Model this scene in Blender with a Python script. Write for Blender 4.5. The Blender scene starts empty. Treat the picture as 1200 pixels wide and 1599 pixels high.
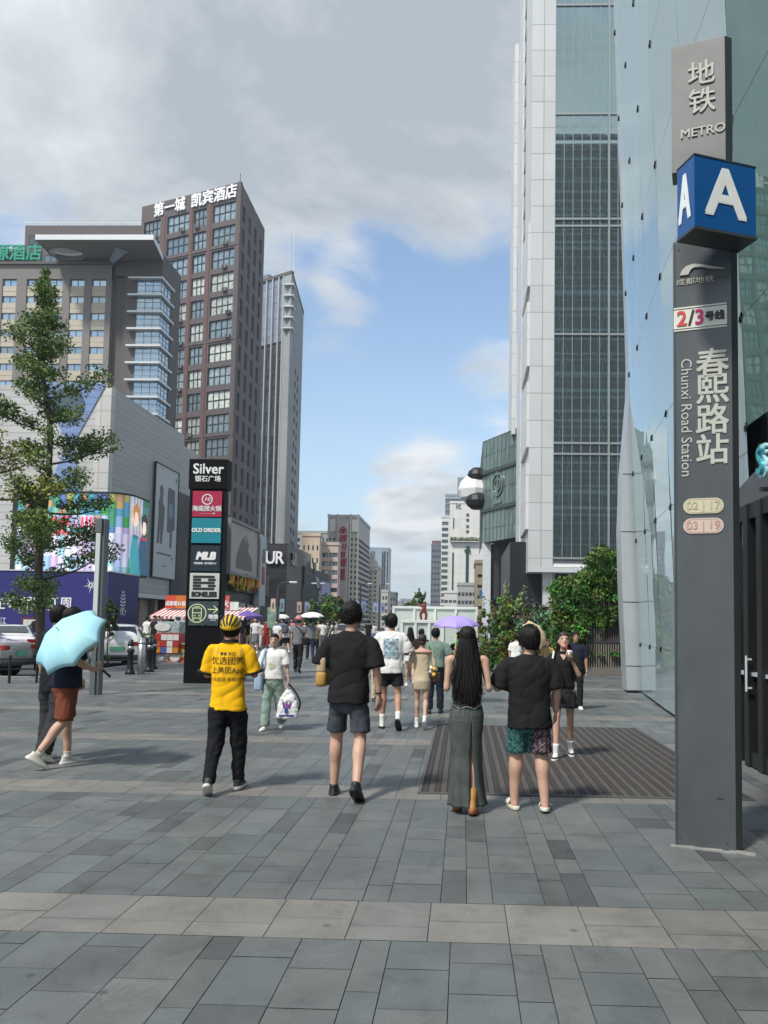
import bpy, bmesh, math, random
from mathutils import Vector, Matrix, noise
from mathutils.bvhtree import BVHTree
R = math.radians
random.seed(7)
SC = bpy.context.scene
COL = SC.collection
# ------------------------------------------------------------------ camera
CAM_H, F, PX, PY = 1.55, 1200.0, 690.0, 900.0
YAW, PITCH, ROLL = math.atan(35/1200), math.atan(75/1200), 0.015
_f0 = Vector((-math.sin(YAW), math.cos(YAW), 0)); _r0 = Vector((math.cos(YAW), math.sin(YAW), 0))
FWD = _f0*math.cos(PITCH) + Vector((0, 0, 1))*math.sin(PITCH)
_u0 = _r0.cross(FWD)
RIGHT = _r0*math.cos(ROLL) + _u0*math.sin(ROLL)
UP = _u0*math.cos(ROLL) - _r0*math.sin(ROLL)
cam = bpy.data.cameras.new('camera'); camo = bpy.data.objects.new('camera', cam); COL.objects.link(camo)
m3 = Matrix((RIGHT, UP, -FWD)).transposed()
camo.matrix_world = Matrix.Translation((0, 0, CAM_H)) @ m3.to_4x4()
cam.sensor_fit = 'HORIZONTAL'; cam.sensor_width = 36; cam.lens = 36*F/1200
cam.shift_x = -(PX-600)/1200; cam.shift_y = (PY-799.5)/1200
cam.clip_start = 0.1; cam.clip_end = 4000
SC.camera = camo
def ray(px, py): return FWD + RIGHT*((px-PX)/F) - UP*((py-PY)/F)
def at(px, py, Y):                       # the point of the place seen at a photo pixel, Y metres down the street
    d = ray(px, py); return Vector((0, 0, CAM_H)) + d*(Y/d.y)
def gnd(px, py, z=0.0):
    d = ray(px, py); return Vector((0, 0, CAM_H)) + d*((z-CAM_H)/d.z)
def onx(px, py, X):
    d = ray(px, py); return Vector((0, 0, CAM_H)) + d*(X/d.x)
# ------------------------------------------------------------------ sun, sky, exposure
SUN_EL, SUN_AZ = R(54), R(-142)          # azimuth from +Y towards +X: behind the camera and to its left
sd = Vector((math.sin(SUN_AZ)*math.cos(SUN_EL), math.cos(SUN_AZ)*math.cos(SUN_EL), math.sin(SUN_EL)))
sl = bpy.data.lights.new('sun', 'SUN'); so = bpy.data.objects.new('sun', sl); COL.objects.link(so)
sl.energy = 2.5; sl.angle = R(7); sl.color = (1, .95, .87)
so.rotation_euler = sd.to_track_quat('Z', 'Y').to_euler(); so.location = (0, 0, 200)
SC.view_settings.view_transform = 'Standard'; SC.view_settings.look = 'None'
SC.view_settings.exposure = 0.85; SC.view_settings.gamma = 1
W = bpy.data.worlds.new('World'); SC.world = W; W.use_nodes = True
def world():
    nt = W.node_tree; N = nt.nodes; L = nt.links; N.clear()
    def nd(t, **k):
        n = N.new(t)
        for a, b in k.items(): setattr(n, a, b)
        return n
    def val(s, v):
        if hasattr(v, 'is_linked') or isinstance(v, bpy.types.NodeSocket): L.new(v, s)
        else: s.default_value = v
    def math_(op, a, b=0.0, c=0.0, clamp=False):
        n = nd('ShaderNodeMath', operation=op, use_clamp=clamp); val(n.inputs[0], a); val(n.inputs[1], b); val(n.inputs[2], c); return n.outputs[0]
    out = nd('ShaderNodeOutputWorld'); bg = nd('ShaderNodeBackground'); bg.inputs[1].default_value = 0.11
    sky = nd('ShaderNodeTexSky', sky_type='NISHITA', sun_disc=False, sun_elevation=SUN_EL, sun_rotation=SUN_AZ, air_density=1.2, dust_density=.5, ozone_density=2.0, altitude=400)
    tc = nd('ShaderNodeTexCoord'); gen = tc.outputs['Generated']
    sp = nd('ShaderNodeSeparateXYZ'); L.new(gen, sp.inputs[0])
    # clouds: noise over a flat cloud deck
    zz = math_('MAXIMUM', math_('ADD', sp.outputs[2], 0.16), 0.05)
    cx = math_('DIVIDE', sp.outputs[0], zz); cy = math_('DIVIDE', sp.outputs[1], zz)
    cb = nd('ShaderNodeCombineXYZ'); L.new(cx, cb.inputs[0]); L.new(cy, cb.inputs[1])
    def nz(scale, det, rough, off, dist=0.0):
        mp = nd('ShaderNodeMapping'); L.new(cb.outputs[0], mp.inputs[0]); mp.inputs['Location'].default_value = off
        n = nd('ShaderNodeTexNoise'); L.new(mp.outputs[0], n.inputs['Vector'])
        n.inputs['Scale'].default_value = scale; n.inputs['Detail'].default_value = det; n.inputs['Roughness'].default_value = rough; n.inputs['Distortion'].default_value = dist
        return n.outputs['Fac']
    n1 = nz(2.1, 10, .60, (3.1, 7.7, 0), .35)
    dirn = nd('ShaderNodeVectorMath', operation='NORMALIZE'); L.new(gen, dirn.inputs[0])
    def blob(px, py, rad, amp):
        d = px.normalized() if py is None else ray(px, py).normalized()
        dp = nd('ShaderNodeVectorMath', operation='DOT_PRODUCT'); L.new(dirn.outputs[0], dp.inputs[0]); dp.inputs[1].default_value = d
        mr = nd('ShaderNodeMapRange', interpolation_type='SMOOTHSTEP'); L.new(dp.outputs['Value'], mr.inputs[0])
        mr.inputs[1].default_value = math.cos(R(rad)); mr.inputs[2].default_value = 1.0; mr.inputs[3].default_value = 0; mr.inputs[4].default_value = amp
        return mr.outputs[0]
    bias = None
    for b in BLOBS:
        s = blob(*b); bias = s if bias is None else math_('ADD', bias, s)
    dens = math_('ADD', math_('MULTIPLY_ADD', n1, 1.8, -.40), bias)
    mr = nd('ShaderNodeMapRange', interpolation_type='SMOOTHSTEP'); L.new(dens, mr.inputs[0]); mr.inputs[1].default_value = .42; mr.inputs[2].default_value = .84
    cover = mr.outputs[0]
    n2 = nz(1.9, 7, .6, (11, 2, 0), .3)
    th = nd('ShaderNodeMapRange'); dk = math_('ADD', blob(250, 30, 34, .34), blob(660, 90, 22, .24)); L.new(math_('ADD', math_('ADD', math_('MULTIPLY', n1, 1.5), math_('MULTIPLY', n2, 2.0)), dk), th.inputs[0]); th.inputs[1].default_value = 1.62; th.inputs[2].default_value = 2.42
    cr = nd('ShaderNodeValToRGB'); L.new(th.outputs[0], cr.inputs[0])
    e = cr.color_ramp.elements; e[0].position = 0; e[0].color = (4.9, 5.05, 5.15, 1); e[1].position = 1; e[1].color = (2.35, 2.62, 2.92, 1)
    e2 = cr.color_ramp.elements.new(.45); e2.color = (3.6, 3.85, 4.05, 1)
    hz = nd('ShaderNodeMapRange', interpolation_type='SMOOTHSTEP'); L.new(sp.outputs[2], hz.inputs[0]); hz.inputs[1].default_value = -.02; hz.inputs[2].default_value = .42; hz.inputs[3].default_value = .72; hz.inputs[4].default_value = .08
    hx = nd('ShaderNodeMixRGB'); L.new(hz.outputs[0], hx.inputs[0]); L.new(sky.outputs[0], hx.inputs[1]); hx.inputs[2].default_value = (3.2, 4.1, 4.8, 1)
    mx = nd('ShaderNodeMixRGB'); L.new(cover, mx.inputs[0]); L.new(hx.outputs[0], mx.inputs[1]); L.new(cr.outputs[0], mx.inputs[2])
    L.new(mx.outputs[0], bg.inputs[0]); L.new(bg.outputs[0], out.inputs[0])
BLOBS = [(250, 40, 28, .34), (640, 90, 18, .24), (120, 270, 12, .12), (560, 560, 15, -.26), (430, 640, 10, -.14), (720, 440, 10, -.20), (640, 500, 6, -.05), (20, 345, 5, -.20), (140, 330, 4, -.10), (440, 330, 6, .10),
         (655, 770, 5.5, .40), (690, 385, 4, .22), (555, 440, 3.6, .34), (765, 560, 5, .42), (500, 658, 3.2, .30), (500, 738, 2.2, .28), (600, 840, 5, .2), (40, 330, 8, -.10), (600, 900, 9, .02), (Vector((.15, -1, .55)), None, 70, .28), (1500, 300, 40, .15), (-500, 300, 40, .12)]
world()
# ------------------------------------------------------------------ helpers: meshes
def frame(o, u, up=(0, 0, 1)):           # local x along u, y up, z outward (towards the viewer of the face)
    u = Vector(u).normalized(); up = Vector(up).normalized(); n = u.cross(up).normalized(); up = n.cross(u)
    m = Matrix((u, up, n)).transposed().to_4x4(); m.translation = Vector(o); return m
I4 = Matrix.Identity(4)
class MB:
    def __init__(s, M=None): s.v = []; s.f = []; s.m = []; s.c = []; s.M = M or I4
    def add(s, pts, faces, m=0, col=None):
        n = len(s.v); s.v += [s.M @ Vector(p) for p in pts]
        for f in faces: s.f.append([i+n for i in f]); s.m.append(m); s.c.append(col)
    def quad(s, a, b, c, d, m=0, col=None): s.add((a, b, c, d), ((0, 1, 2, 3),), m, col)
    def box(s, x0, x1, y0, y1, z0, z1, m=0, col=None, T=None):
        p = [(x, y, z) for z in (z0, z1) for y in (y0, y1) for x in (x0, x1)]
        if T: p = [T @ Vector(q) for q in p]
        s.add(p, ((0, 2, 3, 1), (4, 5, 7, 6), (0, 1, 5, 4), (2, 6, 7, 3), (0, 4, 6, 2), (1, 3, 7, 5)), m, col)
    def bbox(s, x0, x1, y0, y1, z0, z1, b=.01, m=0, col=None, T=None):    # bevelled box
        bm = bmesh.new(); bmesh.ops.create_cube(bm, size=1)
        for v in bm.verts: v.co = Vector(((x0+x1)/2 + v.co.x*(x1-x0), (y0+y1)/2 + v.co.y*(y1-y0), (z0+z1)/2 + v.co.z*(z1-z0)))
        bmesh.ops.bevel(bm, geom=bm.edges[:], offset=b, segments=2, affect='EDGES', profile=.6)
        bm.verts.index_update()
        s.add([(T @ v.co if T else v.co.copy()) for v in bm.verts], [[v.index for v in f.verts] for f in bm.faces], m, col); bm.free()
    def prism(s, pts, z0, z1, m=0, col=None, side=None):      # polygon in local xy extruded in z
        n = len(pts); s.add([(x, y, z0) for x, y in pts] + [(x, y, z1) for x, y in pts],
            [list(range(n))[::-1], list(range(n, 2*n))] , m, col)
        s.add([(x, y, z0) for x, y in pts] + [(x, y, z1) for x, y in pts], [(i, (i+1) % n, n+(i+1) % n, n+i) for i in range(n)], m if side is None else side, col)
    def loft(s, rings, m=0, cap=True, col=None, closed=True):
        n = len(rings[0]); pts = [p for r in rings for p in r]; fs = []
        for k in range(len(rings)-1):
            for i in range(n if closed else n-1):
                j = (i+1) % n; fs.append((k*n+i, k*n+j, (k+1)*n+j, (k+1)*n+i))
        if cap: fs.append(list(range(n))[::-1]); fs.append(list(range((len(rings)-1)*n, len(rings)*n)))
        s.add(pts, fs, m, col)
    def tube(s, path, rad, n=10, m=0, sub=0, flat=1.0, fd=None, col=None):
        P = [Vector(p) for p in path]; rr = list(rad) if hasattr(rad, '__len__') else [rad]*len(P)
        if sub: P, rr = crom(P, rr, sub)
        rings = []; ref = Vector((0, 0, 1)) if fd is None else Vector(fd)
        for i, p in enumerate(P):
            t = (P[min(i+1, len(P)-1)] - P[max(i-1, 0)]).normalized()
            if t.length < .5: t = Vector((0, 0, 1))
            a = ref - t*ref.dot(t)
            if a.length < .05: a = Vector((1, 0, 0)) - t*t.x
            if a.length < .05: a = Vector((0, 1, 0)) - t*t.y
            a.normalize(); b = t.cross(a); ref = a if fd is None else Vector(fd)
            rings.append([p + a*(math.cos(q)*rr[i]*flat) + b*(math.sin(q)*rr[i]) for q in (2*math.pi*k/n for k in range(n))])
        s.loft(rings, m, col=col)
    def ball(s, c, r, n=12, m=0, T=None):
        rx, ry, rz = r if hasattr(r, '__len__') else (r, r, r); rings = []
        for k in range(1, n):
            a = math.pi*k/n; rings.append([((rx*math.sin(a)*math.cos(b)), (ry*math.sin(a)*math.sin(b)), (-rz*math.cos(a))) for b in (2*math.pi*i/(n*2) for i in range(n*2))])
        c = Vector(c); s.loft([[c + (T @ Vector(p) if T else Vector(p)) for p in r_] for r_ in rings], m)
    def cyl(s, c, r, h, n=20, m=0, r2=None):
        x, y, z = c; r2 = r if r2 is None else r2
        s.loft([[(x+q*math.cos(a), y+q*math.sin(a), zz) for a in (2*math.pi*i/n for i in range(n))] for q, zz in ((r, z), (r2, z+h))], m)
def crom(P, rr, sub):
    Q, q = [], []
    for i in range(len(P)-1):
        a, b, c, d = P[max(i-1, 0)], P[i], P[i+1], P[min(i+2, len(P)-1)]
        for k in range(sub):
            t = k/sub; Q.append(.5*((2*b) + (c-a)*t + (2*a-5*b+4*c-d)*t*t + (3*b-a-3*c+d)*t**3))
            q.append(rr[i] + (rr[i+1]-rr[i])*(t*t*(3-2*t)))
    Q.append(P[-1]); q.append(rr[-1]); return Q, q
ROOT = {}                                # world matrix of every root / part we parent to
def wm(o): return ROOT.get(o.name, I4) if o is not None else I4
def link(o, parent=None, M=None):
    COL.objects.link(o)
    if parent is not None: o.parent = parent
    if M is not None: o.matrix_local = M
    ROOT[o.name] = wm(parent) @ (M if M is not None else I4)
    return o
def mesh(name, mb, mats, smooth=False):
    me = bpy.data.meshes.new(name); me.from_pydata([tuple(v) for v in mb.v], [], mb.f)
    for m in (mats if isinstance(mats, (list, tuple)) else [mats]): me.materials.append(m)
    me.polygons.foreach_set('material_index', mb.m)
    if smooth: me.polygons.foreach_set('use_smooth', [True]*len(me.polygons))
    if any(c is not None for c in mb.c):
        at_ = me.color_attributes.new('Col', 'FLOAT_COLOR', 'CORNER'); buf = []
        for p, c in zip(me.polygons, mb.c): buf += list((*(c or (.5, .5, .5)), 1))*p.loop_total
        at_.data.foreach_set('color', buf)
    me.update(); return me
def tag(o, label=None, cat=None, group=None, kind=None):
    if label: o['label'] = label
    if cat: o['category'] = cat
    if group: o['group'] = group
    if kind: o['kind'] = kind
    return o
def obj(name, mb, mats, parent=None, smooth=False, local=False, label=None):   # mesh coords are world unless local
    if parent is not None and not local:
        inv = wm(parent).inverted(); mb.v = [inv @ v for v in mb.v]
    o = link(bpy.data.objects.new(name, mesh(name, mb, mats, smooth)), parent)
    if label: o['label'] = label
    return o
def thing(name, label, cat, loc=(0, 0, 0), rz=0, group=None):
    o = bpy.data.objects.new(name, None); o.empty_display_size = .2; COL.objects.link(o); o.location = loc; o.rotation_euler = (0, 0, rz)
    ROOT[o.name] = Matrix.Translation(Vector(loc)) @ Matrix.Rotation(rz, 4, 'Z')
    return tag(o, label, cat, group)
def solo(name, mb, mats, label, cat, group=None, smooth=False, kind=None):      # a thing that is one mesh: origin at its base centre
    xs = [v.x for v in mb.v]; ys = [v.y for v in mb.v]; c = Vector(((min(xs)+max(xs))/2, (min(ys)+max(ys))/2, min(v.z for v in mb.v)))
    mb.v = [v-c for v in mb.v]; o = bpy.data.objects.new(name, mesh(name, mb, mats, smooth)); COL.objects.link(o); o.location = c
    ROOT[o.name] = Matrix.Translation(c); return tag(o, label, cat, group, kind)
def struct(name, mb, mats, smooth=False):
    o = bpy.data.objects.new(name, mesh(name, mb, mats, smooth)); COL.objects.link(o); o['kind'] = 'structure'; return o
def dup(o, parent=None, M=None, world=None):
    c = o.copy(); COL.objects.link(c); c.parent = parent
    if world is not None: M = wm(parent).inverted() @ world
    if M is not None: c.matrix_local = M
    ROOT[c.name] = wm(parent) @ (M if M is not None else o.matrix_local)
    for ch in o.children: dup(ch, c)
    return c
def text(name, body, size, mt, M, parent=None, depth=.01, bold=0, xs=1.0, align='CENTER', space=1.0, local=False, shear=0.0):
    cu = bpy.data.curves.new('t', 'FONT'); cu.body = body; cu.size = size; cu.extrude = depth/2; cu.space_character = space; cu.shear = shear
    cu.align_x = align; cu.align_y = 'CENTER'; cu.resolution_u = 3
    to = bpy.data.objects.new('t', cu); COL.objects.link(to)
    dg = bpy.context.evaluated_depsgraph_get(); me = bpy.data.meshes.new_from_object(to.evaluated_get(dg))
    COL.objects.unlink(to); bpy.data.objects.remove(to); bpy.data.curves.remove(cu)
    if bold:                             # heavier strokes: copies shifted by the stroke gain, each a hair higher
        bm = bmesh.new()
        for k, (dx, dy) in enumerate(((-1, -1), (1, -1), (-1, 1), (1, 1), (0, 0))):
            c = me.copy(); c.transform(Matrix.Translation((dx*bold*1.4/xs, dy*bold*1.4, k*min(.0006, depth*.05)))); bm.from_mesh(c); bpy.data.meshes.remove(c)
        bm.to_mesh(me); bm.free()
    T = M @ Matrix.Diagonal((xs, 1, 1, 1)) @ Matrix.Translation((0, 0, depth/2+.001))
    if parent is not None and not local: T = wm(parent).inverted() @ T
    me.transform(T); me.materials.clear(); me.materials.append(mt); me.name = name
    return link(bpy.data.objects.new(name, me), parent)
# ------------------------------------------------------------------ helpers: materials
def lin(h):
    h = h.lstrip('#'); return tuple((c/12.92 if c <= .04045 else ((c+.055)/1.055)**2.4) for c in (int(h[i:i+2], 16)/255 for i in (0, 2, 4)))
MATS = {}
def mat(name, col, rough=.6, metal=0.0, var=.12, vs=3.0, bump=0.0, bs=40.0, spec=.5, emit=0, coat=0, trans=0, alpha=1, attr=False, stretch=None, rnd=0.0, ior=1.45, thin=None, sheen=0):
    if name in MATS: return MATS[name]
    if isinstance(col, str): col = lin(col)
    m = bpy.data.materials.new(name); m.use_nodes = True; nt = m.node_tree; N = nt.nodes; L = nt.links; b = N['Principled BSDF']
    b.inputs['Base Color'].default_value = (*col, 1); b.inputs['Roughness'].default_value = rough; b.inputs['Metallic'].default_value = metal
    b.inputs['Specular IOR Level'].default_value = spec; b.inputs['IOR'].default_value = ior; b.inputs['Coat Weight'].default_value = coat; b.inputs['Transmission Weight'].default_value = trans; b.inputs['Alpha'].default_value = alpha
    if sheen: b.inputs['Sheen Weight'].default_value = sheen
    tc = N.new('ShaderNodeTexCoord'); src = tc.outputs['Object']
    if stretch:
        mp = N.new('ShaderNodeMapping'); mp.inputs['Scale'].default_value = stretch; L.new(src, mp.inputs[0]); src = mp.outputs[0]
    cs = None
    if attr:
        a = N.new('ShaderNodeVertexColor'); a.layer_name = 'Col'; cs = a.outputs[0]
    if var:
        nz = N.new('ShaderNodeTexNoise'); L.new(src, nz.inputs['Vector']); nz.inputs['Scale'].default_value = vs; nz.inputs['Detail'].default_value = 6; nz.inputs['Roughness'].default_value = .65
        mr = N.new('ShaderNodeMapRange'); L.new(nz.outputs['Fac'], mr.inputs[0]); mr.inputs[1].default_value = .3; mr.inputs[2].default_value = .7; mr.inputs[3].default_value = 1-var; mr.inputs[4].default_value = 1+var
        mx = N.new('ShaderNodeMixRGB'); mx.blend_type = 'MULTIPLY'; mx.inputs[0].default_value = 1; L.new(mr.outputs[0], mx.inputs[2])
        if cs is not None: L.new(cs, mx.inputs[1])
        else: mx.inputs[1].default_value = (*col, 1)
        cs = mx.outputs[0]
        mr2 = N.new('ShaderNodeMapRange'); L.new(nz.outputs['Fac'], mr2.inputs[0]); mr2.inputs[1].default_value = .3; mr2.inputs[2].default_value = .7
        mr2.inputs[3].default_value = max(0.0, rough*(1-var*.8)); mr2.inputs[4].default_value = min(1, rough*(1+var*.8)); L.new(mr2.outputs[0], b.inputs['Roughness'])
    if rnd:
        oi = N.new('ShaderNodeObjectInfo'); mr = N.new('ShaderNodeMapRange'); L.new(oi.outputs['Random'], mr.inputs[0]); mr.inputs[3].default_value = 1-rnd; mr.inputs[4].default_value = 1+rnd
        mx = N.new('ShaderNodeMixRGB'); mx.blend_type = 'MULTIPLY'; mx.inputs[0].default_value = 1; L.new(mr.outputs[0], mx.inputs[2])
        if cs is not None: L.new(cs, mx.inputs[1])
        else: mx.inputs[1].default_value = (*col, 1)
        cs = mx.outputs[0]
    if cs is not None: L.new(cs, b.inputs['Base Color'])
    if emit:
        b.inputs['Emission Strength'].default_value = emit; b.inputs['Emission Color'].default_value = (*col, 1)
        if cs is not None: L.new(cs, b.inputs['Emission Color'])
    if bump:
        nb = N.new('ShaderNodeTexNoise'); L.new(src, nb.inputs['Vector']); nb.inputs['Scale'].default_value = bs; nb.inputs['Detail'].default_value = 5
        bn = N.new('ShaderNodeBump'); bn.inputs['Strength'].default_value = bump; bn.inputs['Distance'].default_value = .02; L.new(nb.outputs['Fac'], bn.inputs['Height']); L.new(bn.outputs[0], b.inputs['Normal'])
    MATS[name] = m; return m
def boards(m, axis, pitch, line=.04, dark=.75, axis2=None, pitch2=1.0):   # thin joints between cladding panels, in object space
    nt = m.node_tree; N = nt.nodes; L = nt.links; b = N['Principled BSDF']
    tc = N.new('ShaderNodeTexCoord'); sp = N.new('ShaderNodeSeparateXYZ'); L.new(tc.outputs['Object'], sp.inputs[0])
    def ln(ax, p):
        d = N.new('ShaderNodeMath'); d.operation = 'DIVIDE'; d.inputs[1].default_value = p; L.new(sp.outputs[ax], d.inputs[0])
        f = N.new('ShaderNodeMath'); f.operation = 'FRACT'; L.new(d.outputs[0], f.inputs[0])
        g = N.new('ShaderNodeMath'); g.operation = 'LESS_THAN'; g.inputs[1].default_value = line/p; L.new(f.outputs[0], g.inputs[0]); return g.outputs[0], d.outputs[0]
    a, da = ln(axis, pitch)
    fl = N.new('ShaderNodeMath'); fl.operation = 'FLOOR'; L.new(da, fl.inputs[0]); wn = N.new('ShaderNodeTexWhiteNoise'); wn.noise_dimensions = '2D'
    cb = N.new('ShaderNodeCombineXYZ'); L.new(fl.outputs[0], cb.inputs[0]); L.new(cb.outputs[0], wn.inputs['Vector'])
    if axis2 is not None:
        a2, d2 = ln(axis2, pitch2); mxm = N.new('ShaderNodeMath'); mxm.operation = 'MAXIMUM'; L.new(a, mxm.inputs[0]); L.new(a2, mxm.inputs[1]); a = mxm.outputs[0]
        f2 = N.new('ShaderNodeMath'); f2.operation = 'FLOOR'; L.new(d2, f2.inputs[0]); L.new(f2.outputs[0], cb.inputs[1])
    mr = N.new('ShaderNodeMapRange'); L.new(wn.outputs['Value'], mr.inputs[0]); mr.inputs[3].default_value = .94; mr.inputs[4].default_value = 1.04
    mv = N.new('ShaderNodeMath'); mv.operation = 'MULTIPLY'
    m2 = N.new('ShaderNodeMapRange'); L.new(a, m2.inputs[0]); m2.inputs[3].default_value = 1; m2.inputs[4].default_value = dark; L.new(m2.outputs[0], mv.inputs[0]); L.new(mr.outputs[0], mv.inputs[1])
    mx = N.new('ShaderNodeMixRGB'); mx.blend_type = 'MULTIPLY'; mx.inputs[0].default_value = 1; L.new(mv.outputs[0], mx.inputs[2])
    lk = b.inputs['Base Color'].links
    if lk: L.new(lk[0].from_socket, mx.inputs[1])
    else: mx.inputs[1].default_value = b.inputs['Base Color'].default_value
    L.new(mx.outputs[0], b.inputs['Base Color'])
    bn = N.new('ShaderNodeBump'); bn.inputs['Strength'].default_value = .6; bn.inputs['Distance'].default_value = .02; bn.invert = True; L.new(a, bn.inputs['Height']); L.new(bn.outputs[0], b.inputs['Normal'])
    return m
# ------------------------------------------------------------------ helpers: facades
WIN = {}
def window_mesh(w, h, nx, ny, fm, gm, fw=.07, dep=.12, extra=None):
    k = (round(w, 2), round(h, 2), nx, ny, fm.name, gm.name)
    if k in WIN: return WIN[k]
    mb = MB(); mb.quad((-w/2, -h/2, .01), (w/2, -h/2, .01), (w/2, h/2, .01), (-w/2, h/2, .01), 1)
    mb.box(-w/2, w/2, -h/2, -h/2+fw, .0, dep, 0); mb.box(-w/2, w/2, h/2-fw, h/2, .0, dep, 0)
    for i in range(nx+1):
        x = -w/2 + fw/2 + (w-fw)*i/nx; mb.box(x-fw/2, x+fw/2, -h/2+fw, h/2-fw, .0, dep*(.9 if 0 < i < nx else .97), 0)
    for j in range(1, ny):
        y = -h/2 + h*j/ny; mb.box(-w/2+fw, w/2-fw, y-fw/2, y+fw/2, .0, dep*.8, 0)
    WIN[k] = mesh('window', mb, [fm, gm]); return WIN[k]
COUNT = {}
def place_windows(root, specs):         # specs: list of (world matrix, mesh); past 100 the rest is one stuff part
    rest = None; inv = wm(root).inverted()
    for M, me in specs:
        k = COUNT.get(root.name, 0)
        if k < 100:
            COUNT[root.name] = k+1
            o = bpy.data.objects.new('window', me); COL.objects.link(o); o.parent = root; o.matrix_local = inv @ M
        else:
            if rest is None: rest = (MB(), me.materials[:])
            mb = rest[0]; n = len(mb.v); mb.v += [inv @ (M @ v.co) for v in me.vertices]
            for p in me.polygons: mb.f.append([i+n for i in p.vertices]); mb.m.append(p.material_index); mb.c.append(None)
    if rest: o = obj('window', rest[0], rest[1], root, local=True); o['kind'] = 'stuff'
def jit(a=.004): return Matrix.Rotation(random.uniform(-a, a), 4, 'X') @ Matrix.Rotation(random.uniform(-a, a), 4, 'Y')
def grid_windows(root, Mf, xs, ys, me, j=.004):
    place_windows(root, [(Mf @ Matrix.Translation((x, y, .012)) @ jit(j), me) for y in ys for x in xs])
def wall_holes(mb, W_, H_, xs, ys, w, h, dep=.35, m=0, mr=0):   # a wall of piers and spandrels with recesses for the windows (face at z=0..dep forward)
    xs = sorted(xs); ys = sorted(ys); e = [0]
    for x in xs: e += [x-w/2, x+w/2]
    e.append(W_)
    for i in range(0, len(e), 2): mb.box(e[i], e[i+1], 0, H_, 0, dep, m)
    g = [0]
    for y in ys: g += [y-h/2, y+h/2]
    g.append(H_)
    for i in range(0, len(g), 2):
        for x in xs: mb.box(x-w/2, x+w/2, g[i], g[i+1], 0, dep-.006, mr)
def curtain(root, Mf, W_, H_, xs, ys, gm, mm, mw=.06, md=.08, wob=.012, ybase=0, name='glazing', thick=None, mh=None):
    """panes between the lines xs x ys, each a little out of true, and a mullion grid proud of them"""
    g = MB(Mf)
    for i in range(len(xs)-1):
        for j in range(len(ys)-1):
            o = [random.uniform(-wob, wob) for _ in range(4)]
            g.quad((xs[i], ys[j], o[0]), (xs[i+1], ys[j], o[1]), (xs[i+1], ys[j+1], o[2]), (xs[i], ys[j+1], o[3]))
    obj(name, g, gm, root)
    k = MB(Mf)
    for x in xs:
        t = (thick or {}).get(x, mw); k.box(x-t/2, x+t/2, ys[0], ys[-1], -.02, md)
    for y in ys: k.box(xs[0], xs[-1], y-(mh or mw)/2, y+(mh or mw)/2, -.02, md*.8)
    obj('mullion_grid', k, mm, root)
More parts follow.
